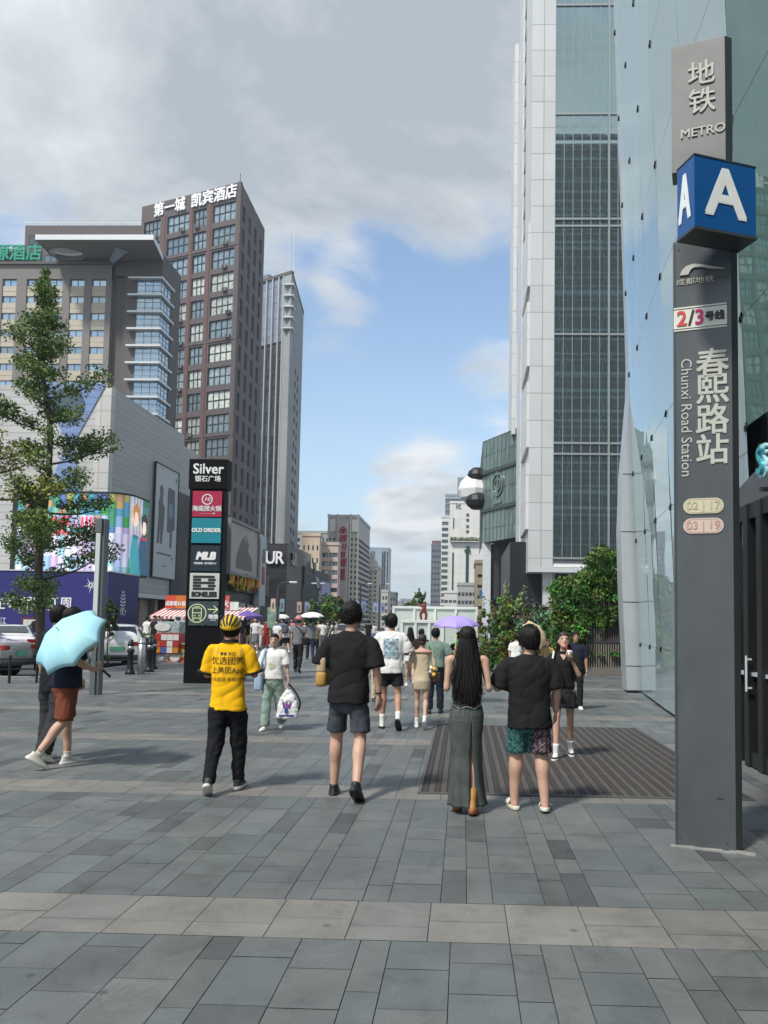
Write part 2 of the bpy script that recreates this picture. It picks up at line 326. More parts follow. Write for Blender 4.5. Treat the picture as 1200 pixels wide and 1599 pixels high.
# ------------------------------------------------------------------ ground, road, paving
M_asph = mat('asphalt', (.052, .054, .056), .85, var=.25, vs=1.5, bump=.3, bs=60)
M_joint = mat('joint', (.035, .036, .036), .9, var=.2)
M_kerb = mat('kerb_stone', (.30, .30, .29), .8, var=.15, vs=4)
M_white = mat('white_paint', (.78, .78, .76), .5, var=.06)
g = MB(); g.quad((-900, -120, -.14), (900, -120, -.14), (900, 2500, -.14), (-900, 2500, -.14)); struct('ground', g, M_asph)
g = MB(); g.quad((-60, -8, -.006), (16, -8, -.006), (16, 20.2, -.006), (-60, 20.2, -.006)); g.quad((-11.2, 20.2, -.006), (16, 20.2, -.006), (16, 110, -.006), (-11.2, 110, -.006)); struct('plaza_bed', g, M_joint)
def paving_mat():
    m = mat('paving', (.1, .1, .1), .5, var=.16, vs=2.2, attr=True, spec=.35)
    nt = m.node_tree; N = nt.nodes; L = nt.links; b = N['Principled BSDF']
    tc = N.new('ShaderNodeTexCoord')
    # fine granite speckle
    n1 = N.new('ShaderNodeTexNoise'); L.new(tc.outputs['Object'], n1.inputs['Vector']); n1.inputs['Scale'].default_value = 170; n1.inputs['Detail'].default_value = 3; n1.inputs['Roughness'].default_value = .8
    r1 = N.new('ShaderNodeMapRange'); L.new(n1.outputs['Fac'], r1.inputs[0]); r1.inputs[1].default_value = .3; r1.inputs[2].default_value = .7; r1.inputs[3].default_value = .72; r1.inputs[4].default_value = 1.3
    # pale veins and scuffs
    mp = N.new('ShaderNodeMapping'); mp.inputs['Rotation'].default_value = (0, 0, .7); mp.inputs['Scale'].default_value = (1, .35, 1); L.new(tc.outputs['Object'], mp.inputs[0])
    n2 = N.new('ShaderNodeTexNoise'); L.new(mp.outputs[0], n2.inputs['Vector']); n2.inputs['Scale'].default_value = 1.6; n2.inputs['Detail'].default_value = 9; n2.inputs['Roughness'].default_value = .62; n2.inputs['Distortion'].default_value = 1.2
    a = N.new('ShaderNodeMath'); a.operation = 'SUBTRACT'; a.inputs[1].default_value = .5; L.new(n2.outputs['Fac'], a.inputs[0])
    ab = N.new('ShaderNodeMath'); ab.operation = 'ABSOLUTE'; L.new(a.outputs[0], ab.inputs[0])
    r2 = N.new('ShaderNodeMapRange'); L.new(ab.outputs[0], r2.inputs[0]); r2.inputs[1].default_value = 0; r2.inputs[2].default_value = .007; r2.inputs[3].default_value = 1.0; r2.inputs[4].default_value = 0
    n3 = N.new('ShaderNodeTexNoise'); L.new(tc.outputs['Object'], n3.inputs['Vector']); n3.inputs['Scale'].default_value = 1.1; n3.inputs['Detail'].default_value = 4
    r3 = N.new('ShaderNodeMapRange'); L.new(n3.outputs['Fac'], r3.inputs[0]); r3.inputs[1].default_value = .54; r3.inputs[2].default_value = .68; r3.inputs[4].default_value = .34
    mv = N.new('ShaderNodeMath'); mv.operation = 'MULTIPLY'; L.new(r2.outputs[0], mv.inputs[0]); L.new(r3.outputs[0], mv.inputs[1])
    n4 = N.new('ShaderNodeTexNoise'); L.new(tc.outputs['Object'], n4.inputs['Vector']); n4.inputs['Scale'].default_value = .45; n4.inputs['Detail'].default_value = 6
    r4 = N.new('ShaderNodeMapRange'); L.new(n4.outputs['Fac'], r4.inputs[0]); r4.inputs[1].default_value = .3; r4.inputs[2].default_value = .7; r4.inputs[3].default_value = .82; r4.inputs[4].default_value = 1.15
    mm = N.new('ShaderNodeMath'); mm.operation = 'MULTIPLY'; L.new(r1.outputs[0], mm.inputs[0]); L.new(r4.outputs[0], mm.inputs[1])
    mx = N.new('ShaderNodeMixRGB'); mx.blend_type = 'MULTIPLY'; mx.inputs[0].default_value = 1; L.new(b.inputs['Base Color'].links[0].from_socket, mx.inputs[1]); L.new(mm.outputs[0], mx.inputs[2])
    m2 = N.new('ShaderNodeMixRGB'); L.new(mv.outputs[0], m2.inputs[0]); L.new(mx.outputs[0], m2.inputs[1]); m2.inputs[2].default_value = (.27, .28, .27, 1)
    # old stains, drips and gum spots
    vo = N.new('ShaderNodeTexVoronoi'); vo.inputs['Scale'].default_value = 2.3; L.new(tc.outputs['Object'], vo.inputs['Vector'])
    r5 = N.new('ShaderNodeMapRange'); L.new(vo.outputs['Distance'], r5.inputs[0]); r5.inputs[1].default_value = .035; r5.inputs[2].default_value = .06; r5.inputs[3].default_value = .62; r5.inputs[4].default_value = 1
    n6 = N.new('ShaderNodeTexNoise'); L.new(tc.outputs['Object'], n6.inputs['Vector']); n6.inputs['Scale'].default_value = 3.4; n6.inputs['Detail'].default_value = 8; n6.inputs['Roughness'].default_value = .7; n6.inputs['Distortion'].default_value = .8
    r6 = N.new('ShaderNodeMapRange'); L.new(n6.outputs['Fac'], r6.inputs[0]); r6.inputs[1].default_value = .30; r6.inputs[2].default_value = .5; r6.inputs[3].default_value = .74; r6.inputs[4].default_value = 1
    m5 = N.new('ShaderNodeMath'); m5.operation = 'MULTIPLY'; L.new(r5.outputs[0], m5.inputs[0]); L.new(r6.outputs[0], m5.inputs[1])
    m6 = N.new('ShaderNodeMixRGB'); m6.blend_type = 'MULTIPLY'; m6.inputs[0].default_value = 1; L.new(m2.outputs[0], m6.inputs[1]); L.new(m5.outputs[0], m6.inputs[2])
    L.new(m6.outputs[0], b.inputs['Base Color'])
    bn = N.new('ShaderNodeBump'); bn.inputs['Strength'].default_value = .22; bn.inputs['Distance'].default_value = .004; L.new(n1.outputs['Fac'], bn.inputs['Height']); L.new(bn.outputs[0], b.inputs['Normal'])
    return m
M_pave = paving_mat()
def paving():
    mb = MB(); rnd = random.Random(3); J = .0022
    def road(x, y): return x < -11.25 and y > 20.1
    def slab(x0, x1, y0, y1, c):
        if road((x0+x1)/2, (y0+y1)/2): return
        d = rnd.uniform(0, .0012)
        mb.quad((x0+J, y0+J, d), (x1-J, y0+J, d), (x1-J, y1-J, d), (x0+J, y1-J, d), 0, c)
    base = [(.102, .113, .111), (.109, .119, .116), (.096, .106, .105), (.115, .124, .120), (.104, .110, .109), (.111, .117, .114), (.100, .114, .111)]
    dark = [(.066, .069, .071), (.072, .076, .077), (.08, .086, .085)]
    for k in range(-2, 29):
        yb = 4.12 + 3.04*k; hw = .265; far = yb > 26
        if yb < -4: continue
        xl, xr = (-34 if yb < 17 else -13), 12
        x = xl + rnd.random()*.4                       # the pale granite band
        while x < xr:
            w = .405; cc = rnd.choice([(.200, .193, .172), (.188, .183, .166), (.212, .203, .182), (.182, .179, .166)])
            if yb > 5: cc = tuple(q*.92 for q in cc)
            r = rnd.random()
            if r < .45: slab(x, x+w, yb-hw, yb+hw, cc)
            else:
                s = yb - hw + 2*hw*rnd.choice([.33, .5, .66]); kk = rnd.uniform(.9, 1.06); c2 = tuple(q*kk for q in cc); slab(x, x+w, yb-hw, s, cc); slab(x, x+w, s, yb+hw, c2)
            x += w
        y0, y1 = yb+hw, yb+3.04-hw                     # the dark field beyond it
        x = xl + rnd.random()*.3; last = 0
        while x < xr:
            wide = rnd.random() < (.42 if last else .8); last = wide; w = (.29 if wide else .147)*(2 if far else 1)
            y = y0 - rnd.random()*.18
            while y < y1:
                l = rnd.choice([.3, .45, .6, .6, .36] if wide else [.3, .45, .6])*(1.5 if far else 1)
                a, b_ = max(y, y0), min(y+l, y1)
                if y1-b_ < .09: b_ = y1; l = y1-y+.01
                if b_-a > .05:
                    c = rnd.choice(dark) if rnd.random() < (.05 if wide else .17) else rnd.choice(base)
                    q = rnd.uniform(.93, 1.08); slab(x, x+w, a, b_, tuple(t*q*1.14 for t in c))
                y += l
            x += w
    struct('paving', mb, M_pave)
paving()
g = MB(); g.box(-11.4, -11.2, 20.2, 60, -.14, .004); g.box(-60, -11.4, 20.0, 20.2, -.14, .004); struct('kerb', g, M_kerb)
# entrance mat: dark ribs running away from the camera
def floor_mat():
    x0, x1, y0, y1 = -.40, 2.66, 7.12, 11.95
    t = thing('floor_mat', 'large dark ribbed entrance mat let into the paving beside the metro pillar', 'mat', ((x0+x1)/2, (y0+y1)/2, 0))
    mb = MB(); mb.box(x0+.03, x1-.03, y0+.03, y1-.03, .001, .007); obj('backing', mb, mat('mat_back', (.030, .029, .029), .95, var=.2), t)
    mb = MB(); x = x0+.05; i = 0
    while x < x1-.08:
        w = .062 if i % 2 else .05
        mb.box(x, x+w-.012, y0+.03, y1-.03, .007, .0115, (0 if i % 2 else 1)); x += w; i += 1
    obj('ribs', mb, [mat('mat_rib', (.080, .071, .065), .95, var=.25, vs=8, bump=.4, bs=200), mat('mat_rib2', (.046, .041, .038), .95, var=.25, vs=8, bump=.4, bs=200)], t)
    mb = MB(); 
    for a, b_, c, d in ((x0, x1, y0, y0+.03), (x0, x1, y1-.03, y1), (x0, x0+.03, y0+.03, y1-.03), (x1-.03, x1, y0+.03, y1-.03)): mb.box(a, b_, c, d, .001, .014)
    obj('edging', mb, mat('mat_edge', (.09, .09, .09), .6), t)
floor_mat()
# ------------------------------------------------------------------ buildings on the left
M_glassw = mat('window_glass', (.16, .20, .21), .06, metal=.55, var=0, rnd=.5, spec=.8)
M_glassb = mat('window_blue', (.36, .47, .55), .05, metal=.75, var=0, rnd=.25, spec=.8)
M_dark = mat('black_metal', (.018, .019, .02), .45, var=.1)
M_alu = mat('aluminium', (.62, .64, .65), .4, metal=.3, var=.06)
M_wframe = mat('window_frame', (.20, .20, .20), .5, var=.05)
M_dframe = mat('dark_frame', (.05, .05, .052), .5, var=.05)
M_brown = mat('brown_wall', (.108, .088, .087), .75, var=.16, vs=.5, stretch=(1, 1, .12))
M_hotel = mat('hotel_wall', (.205, .192, .182), .8, var=.10, vs=.5, stretch=(1, 1, .12))
M_hotel2 = mat('hotel_dark', (.115, .105, .10), .8, var=.06, vs=.2)
M_cream = mat('cream_panel', (.50, .45, .37), .7, var=.05)
M_letter = mat('white_letters', (.85, .85, .85), .4, var=0)
# --- white clad mall
M_mall = boards(mat('mall_cladding', (.50, .50, .485), .45, metal=.1, var=.05, vs=.3), 2, .42, .05, .72)
M_mall2 = boards(mat('mall_panels', (.56, .55, .52), .5, var=.05, vs=.3), 2, .9, .05, .75, 0, 1.6)
M_mallside = boards(mat('mall_side_shaded', (.40, .40, .385), .45, metal=.1, var=.06, vs=.25), 2, .36, .04, .78)  # front cladding darkened: shade of the side face put into the colour
c0 = at(175, 602, 43); XM = c0.x; ZT = c0.z; Y2 = 54.6
t = thing('shopping_mall', 'white metal clad mall with a blue hourglass panel and side poster', 'building', (XM-15, 49, 0))
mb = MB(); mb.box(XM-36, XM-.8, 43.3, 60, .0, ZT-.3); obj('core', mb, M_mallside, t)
mb = MB(); mb.box(XM-36, XM-.9, 43, 43.3, 4.0, ZT, 0); obj('front_wall', mb, M_mall, t)
mb = MB(); mb.box(XM-.9, XM, 43, 43.5, 3.2, ZT+.05); obj('corner_panels', mb, M_mall2, t)
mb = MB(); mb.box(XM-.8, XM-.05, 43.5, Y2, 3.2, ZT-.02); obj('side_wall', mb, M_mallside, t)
mb = MB(); mb.box(XM-36, XM-12.5, 42.2, 43, 3.5, ZT+.6); obj('panel_wing', mb, M_mall2, t)
mb = MB(); mb.box(XM-.9, XM+.2, 43.5, Y2, 2.95, 3.2); obj('canopy_soffit', mb, M_alu, t)
for i in range(5): mb = MB(); mb.box(XM-.75, XM-.35, 44+i*2.4, 44.5+i*2.4, 0, 2.95, 0); obj('shop_pillar', mb, mat('shop_pillar', (.34, .26, .18), .6), t)
mb = MB(frame(at(85, 600, 42.97), (1, 0, 0)))
def loc2(px, py): q = at(px, py, 42.97) - at(85, 600, 42.97); return (q.x, q.z)
M_blue = boards(mat('hourglass_blue', (.20, .29, .52), .45, var=.06, vs=.4), 2, .42, .05, .72)
P = [loc2(*p) for p in ((70, 598), (166, 600), (114, 694), (129, 780), (70, 780), (104, 692), (86, 650))]
mb.prism(P, 0.0, .03); obj('hourglass_panel', mb, M_blue, t)
mb = MB(frame(at(85, 600, 42.93), (1, 0, 0))); cxx, cyy = loc2(104, 632)
mb.prism([(cxx+1.05*math.cos(a), cyy+.95*math.sin(a)) for a in [math.pi*2*i/28 for i in range(28)]], .01, .06); obj('round_window', mb, mat('round_window', (.10, .14, .17), .08, metal=.4, var=0), t)
# side poster
def onside(px, py, off=.0): return onx(px, py, XM+off)
a, b_, c, d = onside(242, 721), onside(277.5, 741), onside(269, 905), onside(232, 899)
y0p, y1p = a.y, b_.y; z0p, z1p = c.z, a.z
Mf = frame((XM+.02, y0p, z0p), (0, 1, 0)); PW, PH = y1p-y0p, z1p-z0p
po = thing('wall_poster', 'tall pale fashion poster of two figures on the mall side wall', 'poster', (XM+.03, (y0p+y1p)/2, z0p))
mb = MB(Mf); mb.box(0, PW, 0, PH, 0, .06); obj('sheet', mb, mat('poster_pale', (.52, .55, .56), .5, var=.02), po)
mb = MB(Mf)
for q in ((-.05, PW+.05, -.05, 0), (-.05, PW+.05, PH, PH+.05), (-.05, 0, 0, PH), (PW, PW+.05, 0, PH)): mb.box(*q, 0, .12)
obj('frame', mb, M_dframe, po)
mb = MB(Mf); w = PW; h = PH
mb.prism([(w*.14, h*.30), (w*.18, h*.55), (w*.16, h*.66), (w*.22, h*.72), (w*.2, h*.80), (w*.3, h*.83), (w*.36, h*.78), (w*.34, h*.68), (w*.44, h*.62), (w*.42, h*.50), (w*.36, h*.30), (w*.28, h*.30), (w*.26, h*.45), (w*.24, h*.30)], .061, .066, 0)
mb.prism([(w*.56, h*.42), (w*.54, h*.78), (w*.58, h*.83), (w*.86, h*.82), (w*.90, h*.46), (w*.80, h*.44), (w*.78, h*.28), (w*.70, h*.28), (w*.68, h*.42)], .061, .066, 1)
mb.ball((w*.29, h*.73, .062), (w*.07, h*.035, .004), 8, 2); mb.ball((w*.70, h*.62, .066), (w*.1, h*.07, .004), 8, 3)
obj('figures', mb, [mat('poster_grey', (.14, .13, .14), .5), mat('poster_slate', (.11, .12, .14), .5), mat('poster_skin', (.5, .36, .30), .5, var=0), mat('poster_blue', (.20, .27, .40), .5)], po)
mb = MB(Mf)
for i in range(9): mb.box(w*(.16+.07*i), w*(.16+.07*i+.05), h*.205, h*.222, .061, .064)
for i in range(3): mb.box(w*(.42+.06*i), w*(.42+.06*i+.04), h*.10, h*.112, .061, .064)
mb.box(w*.8, w*.84, h*.17, h*.2, .061, .064); mb.box(w*.88, w*.92, h*.9, h*.94, .061, .064)
obj('caption', mb, M_dframe, po)
# --- LED screen wrapping the corner
def screen():
    rnd = random.Random(5); z0 = at(100, 893, 42).z; z1 = at(100, 770, 42).z
    xl = at(27, 800, 42).x; xc = at(183, 800, 42).x; ye = onx(231, 840, xc+.5).y
    path = [(xl, 42.0)]; r = 1.2
    path += [(xc-r+.5+r*math.sin(a), 42.0+r-r*math.cos(a)) for a in [math.pi/2*i/8 for i in range(9)]]; path.append((xc+.5, ye))
    # resample by arc length
    seg = [0]
    for i in range(1, len(path)): seg.append(seg[-1]+math.dist(path[i], path[i-1]))
    def pt(s):
        s = max(0, min(seg[-1], s)); i = max(k for k in range(len(seg)-1) if seg[k] <= s+1e-9); f = (s-seg[i])/(seg[i+1]-seg[i]); return (path[i][0]+(path[i+1][0]-path[i][0])*f, path[i][1]+(path[i+1][1]-path[i][1])*f)
    t = thing('led_screen', 'bright wraparound video screen of coloured columns above the blue hoarding', 'screen', (xc, 42.6, 0))
    n = 132; mb = MB(); LT = seg[-1]; top = ['#2aa3c4', '#3f6fc0', '#1f9e7a', '#d6a04a', '#37b24d', '#2c7fd0', '#6fc1a0', '#b5b23a', '#0f9fb5', '#c98d6a']
    low = ['#a9b6ee', '#c9c3f4', '#7fb8e6', '#b7a6e8', '#dfe0f8', '#8fd0e0', '#cfa9dd', '#e3d0f0']; rows = [0, .08, .2, .5, .58, .72, .82, .91, 1]
    colcols = [[rnd.choice(low) if k < 3 else (rnd.choice(top+low) if k < 5 else rnd.choice(top)) for k in range(8)] for _ in range(n)]
    for i in range(n):
        s0, s1 = LT*i/n, LT*(i+1)/n; ci = i//6; ph = (i % 6)/5; sh = .55+.6*math.sin(math.pi*(.12+.8*ph))
        (xa, ya), (xb, yb) = pt(s0), pt(s1)
        for k in range(8):
            u = i/n; c = lin(colcols[ci][k])
            if u > .90: c = lin(['#3fa08a', '#2f8f8c', '#1f7f9c', '#3f7f6a', '#3aa37c', '#5f8f5a', '#2f9f9c', '#2f8f5c'][k])
            elif u > .72: c = lin(['#5fae86', '#7fc79a', '#e3c7e6', '#f0d4ea', '#d9ecf2', '#c9e6da', '#e4e6f4', '#cfd9f0'][k])
            gq = sum(c)/3; c = tuple((q*.72+gq*.28)*sh*.85 for q in c); mb.quad((xa, ya, z0+(z1-z0)*rows[k]), (xb, yb, z0+(z1-z0)*rows[k]), (xb, yb, z0+(z1-z0)*rows[k+1]), (xa, ya, z0+(z1-z0)*rows[k+1]), 0, c)
    obj('display', mb, mat('screen_pixels', (.5, .5, .5), .4, var=.05, vs=2, attr=True, emit=.22), t)
    mb = MB(); ins = [(pt(LT*i/60)) for i in range(61)]
    for (za, zb) in ((z0-.12, z0), (z1, z1+.1)):
        for i in range(60): mb.box(0, math.dist(ins[i], ins[i+1])+.01, -.5, .04, za, zb, 0, None, Matrix.Translation((*ins[i], 0)) @ Matrix.Rotation(math.atan2(ins[i+1][1]-ins[i][1], ins[i+1][0]-ins[i][0]), 4, 'Z') @ Matrix.Diagonal((1, -1, 1, 1)))
    mb.box(xl-.25, xl, 41.95, 42.6, z0-.12, z1+.1)
    obj('casing', mb, M_dark, t)
    zc = z0+(z1-z0)*.62; red = mat('screen_red', (.75, .05, .09), .4, var=0, emit=.5)
    x = xl+.75
    for ch in '火从S乐.川': text('lettering', ch, .72, red, frame((x+.2, 41.96, zc), (1, 0, 0)), t, .02, .012); x += .60
    mb = MB(frame((xl+.75, 41.97, z0+(z1-z0)*.47), (1, 0, 0)))
    for i in range(14): mb.box(i*.16, i*.16+.12, 0, .2+.04*(i % 3), 0, .02)
    obj('small_lettering', mb, mat('screen_red2', (.7, .12, .16), .4, var=0, emit=.45), t)
    fy = lambda s: pt(LT*s)
    def fig(s, cols, zs, nm):
        x, y = fy(s); x2, y2 = fy(s+.05); u = Vector((x2-x, y2-y, 0)).normalized(); Mf = frame((x, y, z0), u); Mf.translation += (Mf.to_3x3() @ Vector((0, 0, .03))); mb = MB(Mf); H = z1-z0
        mb.prism([(-.5, 0), (-.62, H*.3), (-.4, H*.48), (-.2, H*.52), (.25, H*.5), (.55, H*.25), (.95, 0)], 0, .02, 0)
        mb.ball((0, H*.66*zs, .02), (.32, .42, .015), 8, 1); mb.prism([(-.38, H*.60*zs), (-.42, H*.80*zs), (0, H*.86*zs), (.4, H*.8*zs), (.34, H*.62*zs), (.2, H*.74*zs), (-.2, H*.75*zs)], .036, .05, 2)
        mb.prism([(-.3, H*.46), (.3, H*.46), (.3, H*.5), (-.3, H*.5)], .03, .05, 3)
        obj(nm, mb, [mat('fig_'+c, lin(c), .4, var=0, emit=.45) for c in cols], t)
    fig(.79, ['#3f8f9a', '#f0c9b4', '#b07a45', '#2f6f7a'], 1.08, 'figure'); fig(.92, ['#2d4f6a', '#f3d3c2', '#26303a', '#c0303a'], .95, 'figure')
screen()
# --- blue hoarding round the ground floor
def hoarding():
    Yh = 38; xr = at(168, 940, Yh).x; zt = at(168, 893, Yh).z; y2 = onx(216, 940, xr).y; xl = xr-26
    t = thing('blue_hoarding', 'deep blue advertising hoarding with white festival lettering behind the parked cars', 'hoarding', (xr, Yh, 0))
    m = mat('hoarding_blue', (.026, .026, .165), .4, var=.05, vs=.2)
    mb = MB(); mb.box(xl, xr, Yh, Yh+.15, -.14, zt); obj('front_panel', mb, m, t)
    mb = MB(); mb.box(xr-.15, xr, Yh+.15, y2, -.14, zt); obj('side_panel', mb, mat('hoarding_blue_shaded', (.024, .032, .135), .4, var=.05, vs=.2), t)  # same blue made darker, shade on this face put into the colour
    mb = MB(); mb.box(xl, xr+.05, Yh-.05, y2, zt, zt+.06); obj('cap', mb, M_alu, t)
    lt = mat('hoarding_white', (.80, .80, .85), .5, var=0)
    def put(body, px, py, sizepx, nm='lettering', xs=1.0, bold=0.0):
        p = at(px, py, Yh-.01); text(nm, body, sizepx*Yh/1200/.74, lt, frame(p, (1, 0, 0)), t, .01, bold, xs)
    put('春熙网红周', 61.5, 942, 14, xs=1.13, bold=.006); put('E', 3, 944, 17)
    put('“I AM HERE”  CHUNXI  ROAD  FASHION  FESTIVAL', 63, 952.5, 2.9, 'small_lettering'); put('江', 5, 970, 8.5)
    for k, (px, w, s) in enumerate(((142, 1, 1.0),)):
        p = at(px, 914, Yh-.02); mb = MB(frame(p, (1, 0, 0)))
        for i in range(10):
            a = math.pi*2*i/10+.2; l = .42*(1 if i % 2 else .55); mb.prism([(.03*math.cos(a+1.57), .03*math.sin(a+1.57)), (l*math.cos(a), l*math.sin(a)), (.03*math.cos(a-1.57), .03*math.sin(a-1.57))], 0, .006)
        obj('star_burst', mb, lt, t)
    p = onx(192, 941, xr+.01); mb = MB(frame(p, (0, 1, 0)))
    for i in range(7):
        w = .30*math.sin(math.pi*(i+.8)/8)
        for s in (-1, 1): mb.prism([(s*.02, -.55+i*.17), (s*w, -.48+i*.17), (s*w, -.40+i*.17), (s*.02, -.49+i*.17)][::s], 0, .006)
    obj('cone_emblem', mb, lt, t); text('small_lettering', 'TILY', .42, lt, frame(onx(192, 957, xr+.01), (0, 1, 0)), t, .008)
    # little framed picture on the front
    p0, p1 = at(32, 1000, Yh), at(62, 964, Yh); mb = MB(); mb.box(p0.x, p1.x, Yh-.06, Yh, p0.z-.5, p1.z); obj('picture_frame', mb, mat('maroon', (.10, .02, .035), .5), t)
    mb = MB(); mb.box(p0.x+.14, p1.x-.05, Yh-.075, Yh-.06, p0.z-.4, p1.z-.12); obj('picture_sheet', mb, mat('picture_pale', (.55, .60, .55), .5), t)
    mb = MB(frame(at(47, 985, Yh-.076), (1, 0, 0))); mb.prism([(.2*math.cos(a), .32*math.sin(a)) for a in [math.pi*2*i/20 for i in range(20)]], 0, .006); obj('picture_leaf', mb, mat('picture_green', (.08, .14, .09), .5), t)
hoarding()
# --- grey hotel
def hotel():
    Y = 110.0; xr = at(172, 500, Y).x; x2 = at(249, 500, Y).x; zt = at(172, 411, Y).z; Y3 = 117.5; fl = 28.0/1200*Y; xl = xr-26
    t = thing('grey_hotel', 'grey hotel with cream window strips and a big flat roof canopy', 'building', ((xr+x2)/2-8, Y+6, 0))
    xs = [at(p, 500, Y).x - xl for p in (12, 50, 84, 118, 152)]; ys = [zt - 3.05 - fl*i + .1 for i in range(12)]; ys = [y for y in ys if y > 14]
    Mf = frame((xl, Y, 0), (1, 0, 0)); w = 2.15
    mb = MB(Mf); e = [0]
    for x in xs: e += [x-w/2, x+w/2]
    e.append(xr-xl)
    for i in range(0, len(e), 2): mb.box(e[i], e[i+1], 0, zt, -.4, 0)
    mb.box(0, xr-xl, ys[0]+.55, zt-.003, -.41, -.006); mb.box(0, xr-xl, 0, ys[-1]-2.0, -.39, -.009)
    mb.box(0, xr-xl, 0, zt-.2, -7, -.45)
    obj('front_wall', mb, M_hotel, t)
    mb = MB(Mf); mb.box(0, xr-xl+.5, zt-.25, zt+.12, -.5, .35); obj('cornice', mb, M_hotel2, t)
    me = window_mesh(2.1, 1.0, 2, 1, M_wframe, M_glassb, .05); grid_windows(t, Mf @ Matrix.Translation((0, 0, -.32)), xs, ys, me)
    for x in xs:
        mb = MB(Mf)
        for y in ys: mb.box(x-w/2, x+w/2, y-fl+.52, y-.52, -.38, -.12); mb.box(x-w/2, x+w/2, y-fl/2-.03, y-fl/2+.03, -.12, -.09)
        obj('cream_spandrel', mb, M_cream, t)
    # pier, right block with corner glazing
    zc = at(240, 395, Y).z
    mb = MB(); mb.box(xr-.0, xr+2.0, Y+.8, Y+7.5, 0, zc); mb.box(xr+1.9, x2-3.0, Y+.3, Y+7.4, 0, zc-.1); mb.box(xr+4, x2-.4, Y+.9, Y3+.4, 0, zc-.2); mb.box(x2-2.5, x2+.12, Y+3.9, Y3, 0, zc-.05)
    mb.box(xr+.5, x2+.1, Y+.25, Y+4, zc-3.4, zc)
    obj('right_block', mb, M_hotel2, t)
    gx0 = at(212, 500, Y).x
    zz0 = at(230, 680, Y).z; zz1 = at(230, 436, Y).z; nfl = int((zz1-zz0)/fl); yy = [zz1-zz0-fl*i/3 for i in range(nfl*3+1)][::-1]
    curtain(t, frame((gx0, Y+.2, zz0), (1, 0, 0)), x2-gx0, zz1-zz0, [(x2-gx0)*i/3 for i in range(4)], yy, M_glassb, M_wframe, .06, .05, .02)
    curtain(t, frame((x2+.02, Y+.2, zz0), (0, 1, 0)), 3.6, zz1-zz0, [3.6*i/3 for i in range(4)], yy, M_glassb, M_wframe, .06, .05, .02)
    fx = at(200, 500, Y).x
    for i in range(nfl+1):
        z = zz1 - fl*i; mb = MB(); mb.box(fx, x2+.45, Y-.5, Y+.15, z-.05, z+.22); mb.box(x2+.04, x2+.45, Y+.15, Y+4.4, z-.05, z+.22); obj('floor_fin', mb, M_alu, t)
    # roof canopy with an oval light well, strut
    za, zb = at(60, 378, Y-6).z, at(240, 366, Y-6).z; xa, xb = at(55, 370, Y-6).x, at(240, 366, Y-6).x; zc2 = zb
    xe = at(279, 426, Y3+3).x
    cx, cy = at(102, 384, Y-2).x, Y-1.6; mb = MB()
    out = [(xa, Y-6), (xb, Y-6), (xe, Y3+2), (xa, Y3+2)]; hole = [(cx+2.6*math.cos(a), cy+1.9*math.sin(a)) for a in [2*math.pi*i/32 for i in range(32)]]
    bm = bmesh.new()
    lo = [bm.verts.new((x, y, zc2-.75)) for x, y in out]; hi = [bm.verts.new((x, y, zc2)) for x, y in hole]
    ho = [bm.verts.new((x, y, zc2-.75)) for x, y in hole]
    es = [bm.edges.new((lo[i], lo[(i+1) % 4])) for i in range(4)] + [bm.edges.new((ho[i], ho[(i+1) % 32])) for i in range(32)]
    bmesh.ops.triangle_fill(bm, edges=es, use_beauty=True)
    for i in range(32): bm.faces.new((ho[i], ho[(i+1) % 32], hi[(i+1) % 32], hi[i]))
    bm.verts.index_update(); mb.add([v.co.copy() for v in bm.verts], [[v.index for v in f.verts] for f in bm.faces], 0); bm.free()
    n = len(out)
    for i in range(n):
        a, b_ = out[i], out[(i+1) % n]; mb.quad((*a, zc2-.75), (*b_, zc2-.75), (*b_, zc2), (*a, zc2), 1)
    obj('canopy', mb, [mat('canopy_soffit', (.21, .20, .19), .7, var=.04), M_alu], t)
    mb = MB(); mb.ball((cx, cy, zc2+.3), (2.9, 2.2, .1), 10); obj('skylight', mb, mat('skylight', (.85, .88, .9), .3, var=0), t)
    mb = MB(); mb.tube([at(176, 408, Y), at(191, 389, Y-3.2)], [.5, .95], 4); obj('canopy_strut', mb, mat('strut', (.30, .37, .45), .4, metal=.2), t)
    mb = MB(); mb.box(at(70, 400, Y+3).x, xr, Y+2.6, Y+6.5, zt, zc2-.8); obj('penthouse', mb, M_hotel2, t)
    sg = thing('hotel_sign', 'green hotel roof sign in large characters left of the canopy', 'sign', (at(30, 400, Y).x, Y, zt))
    mb = MB(); a, b_ = at(-80, 411, Y), at(63, 386, Y); mb.box(a.x, b_.x, Y+.4, Y+.7, zt+.13, b_.z); obj('board', mb, mat('sign_grey', (.10, .11, .10), .6), sg)
    text('lettering', '源酒店', 2.62, mat('sign_green', (.02, .26, .17), .4, var=0, emit=.12), frame(at(29, 397, Y), (1, 0, 0)) @ Matrix.Translation((0, 0, .1)), sg, .25, .03, .98, space=.98)
    return zt
hotel()
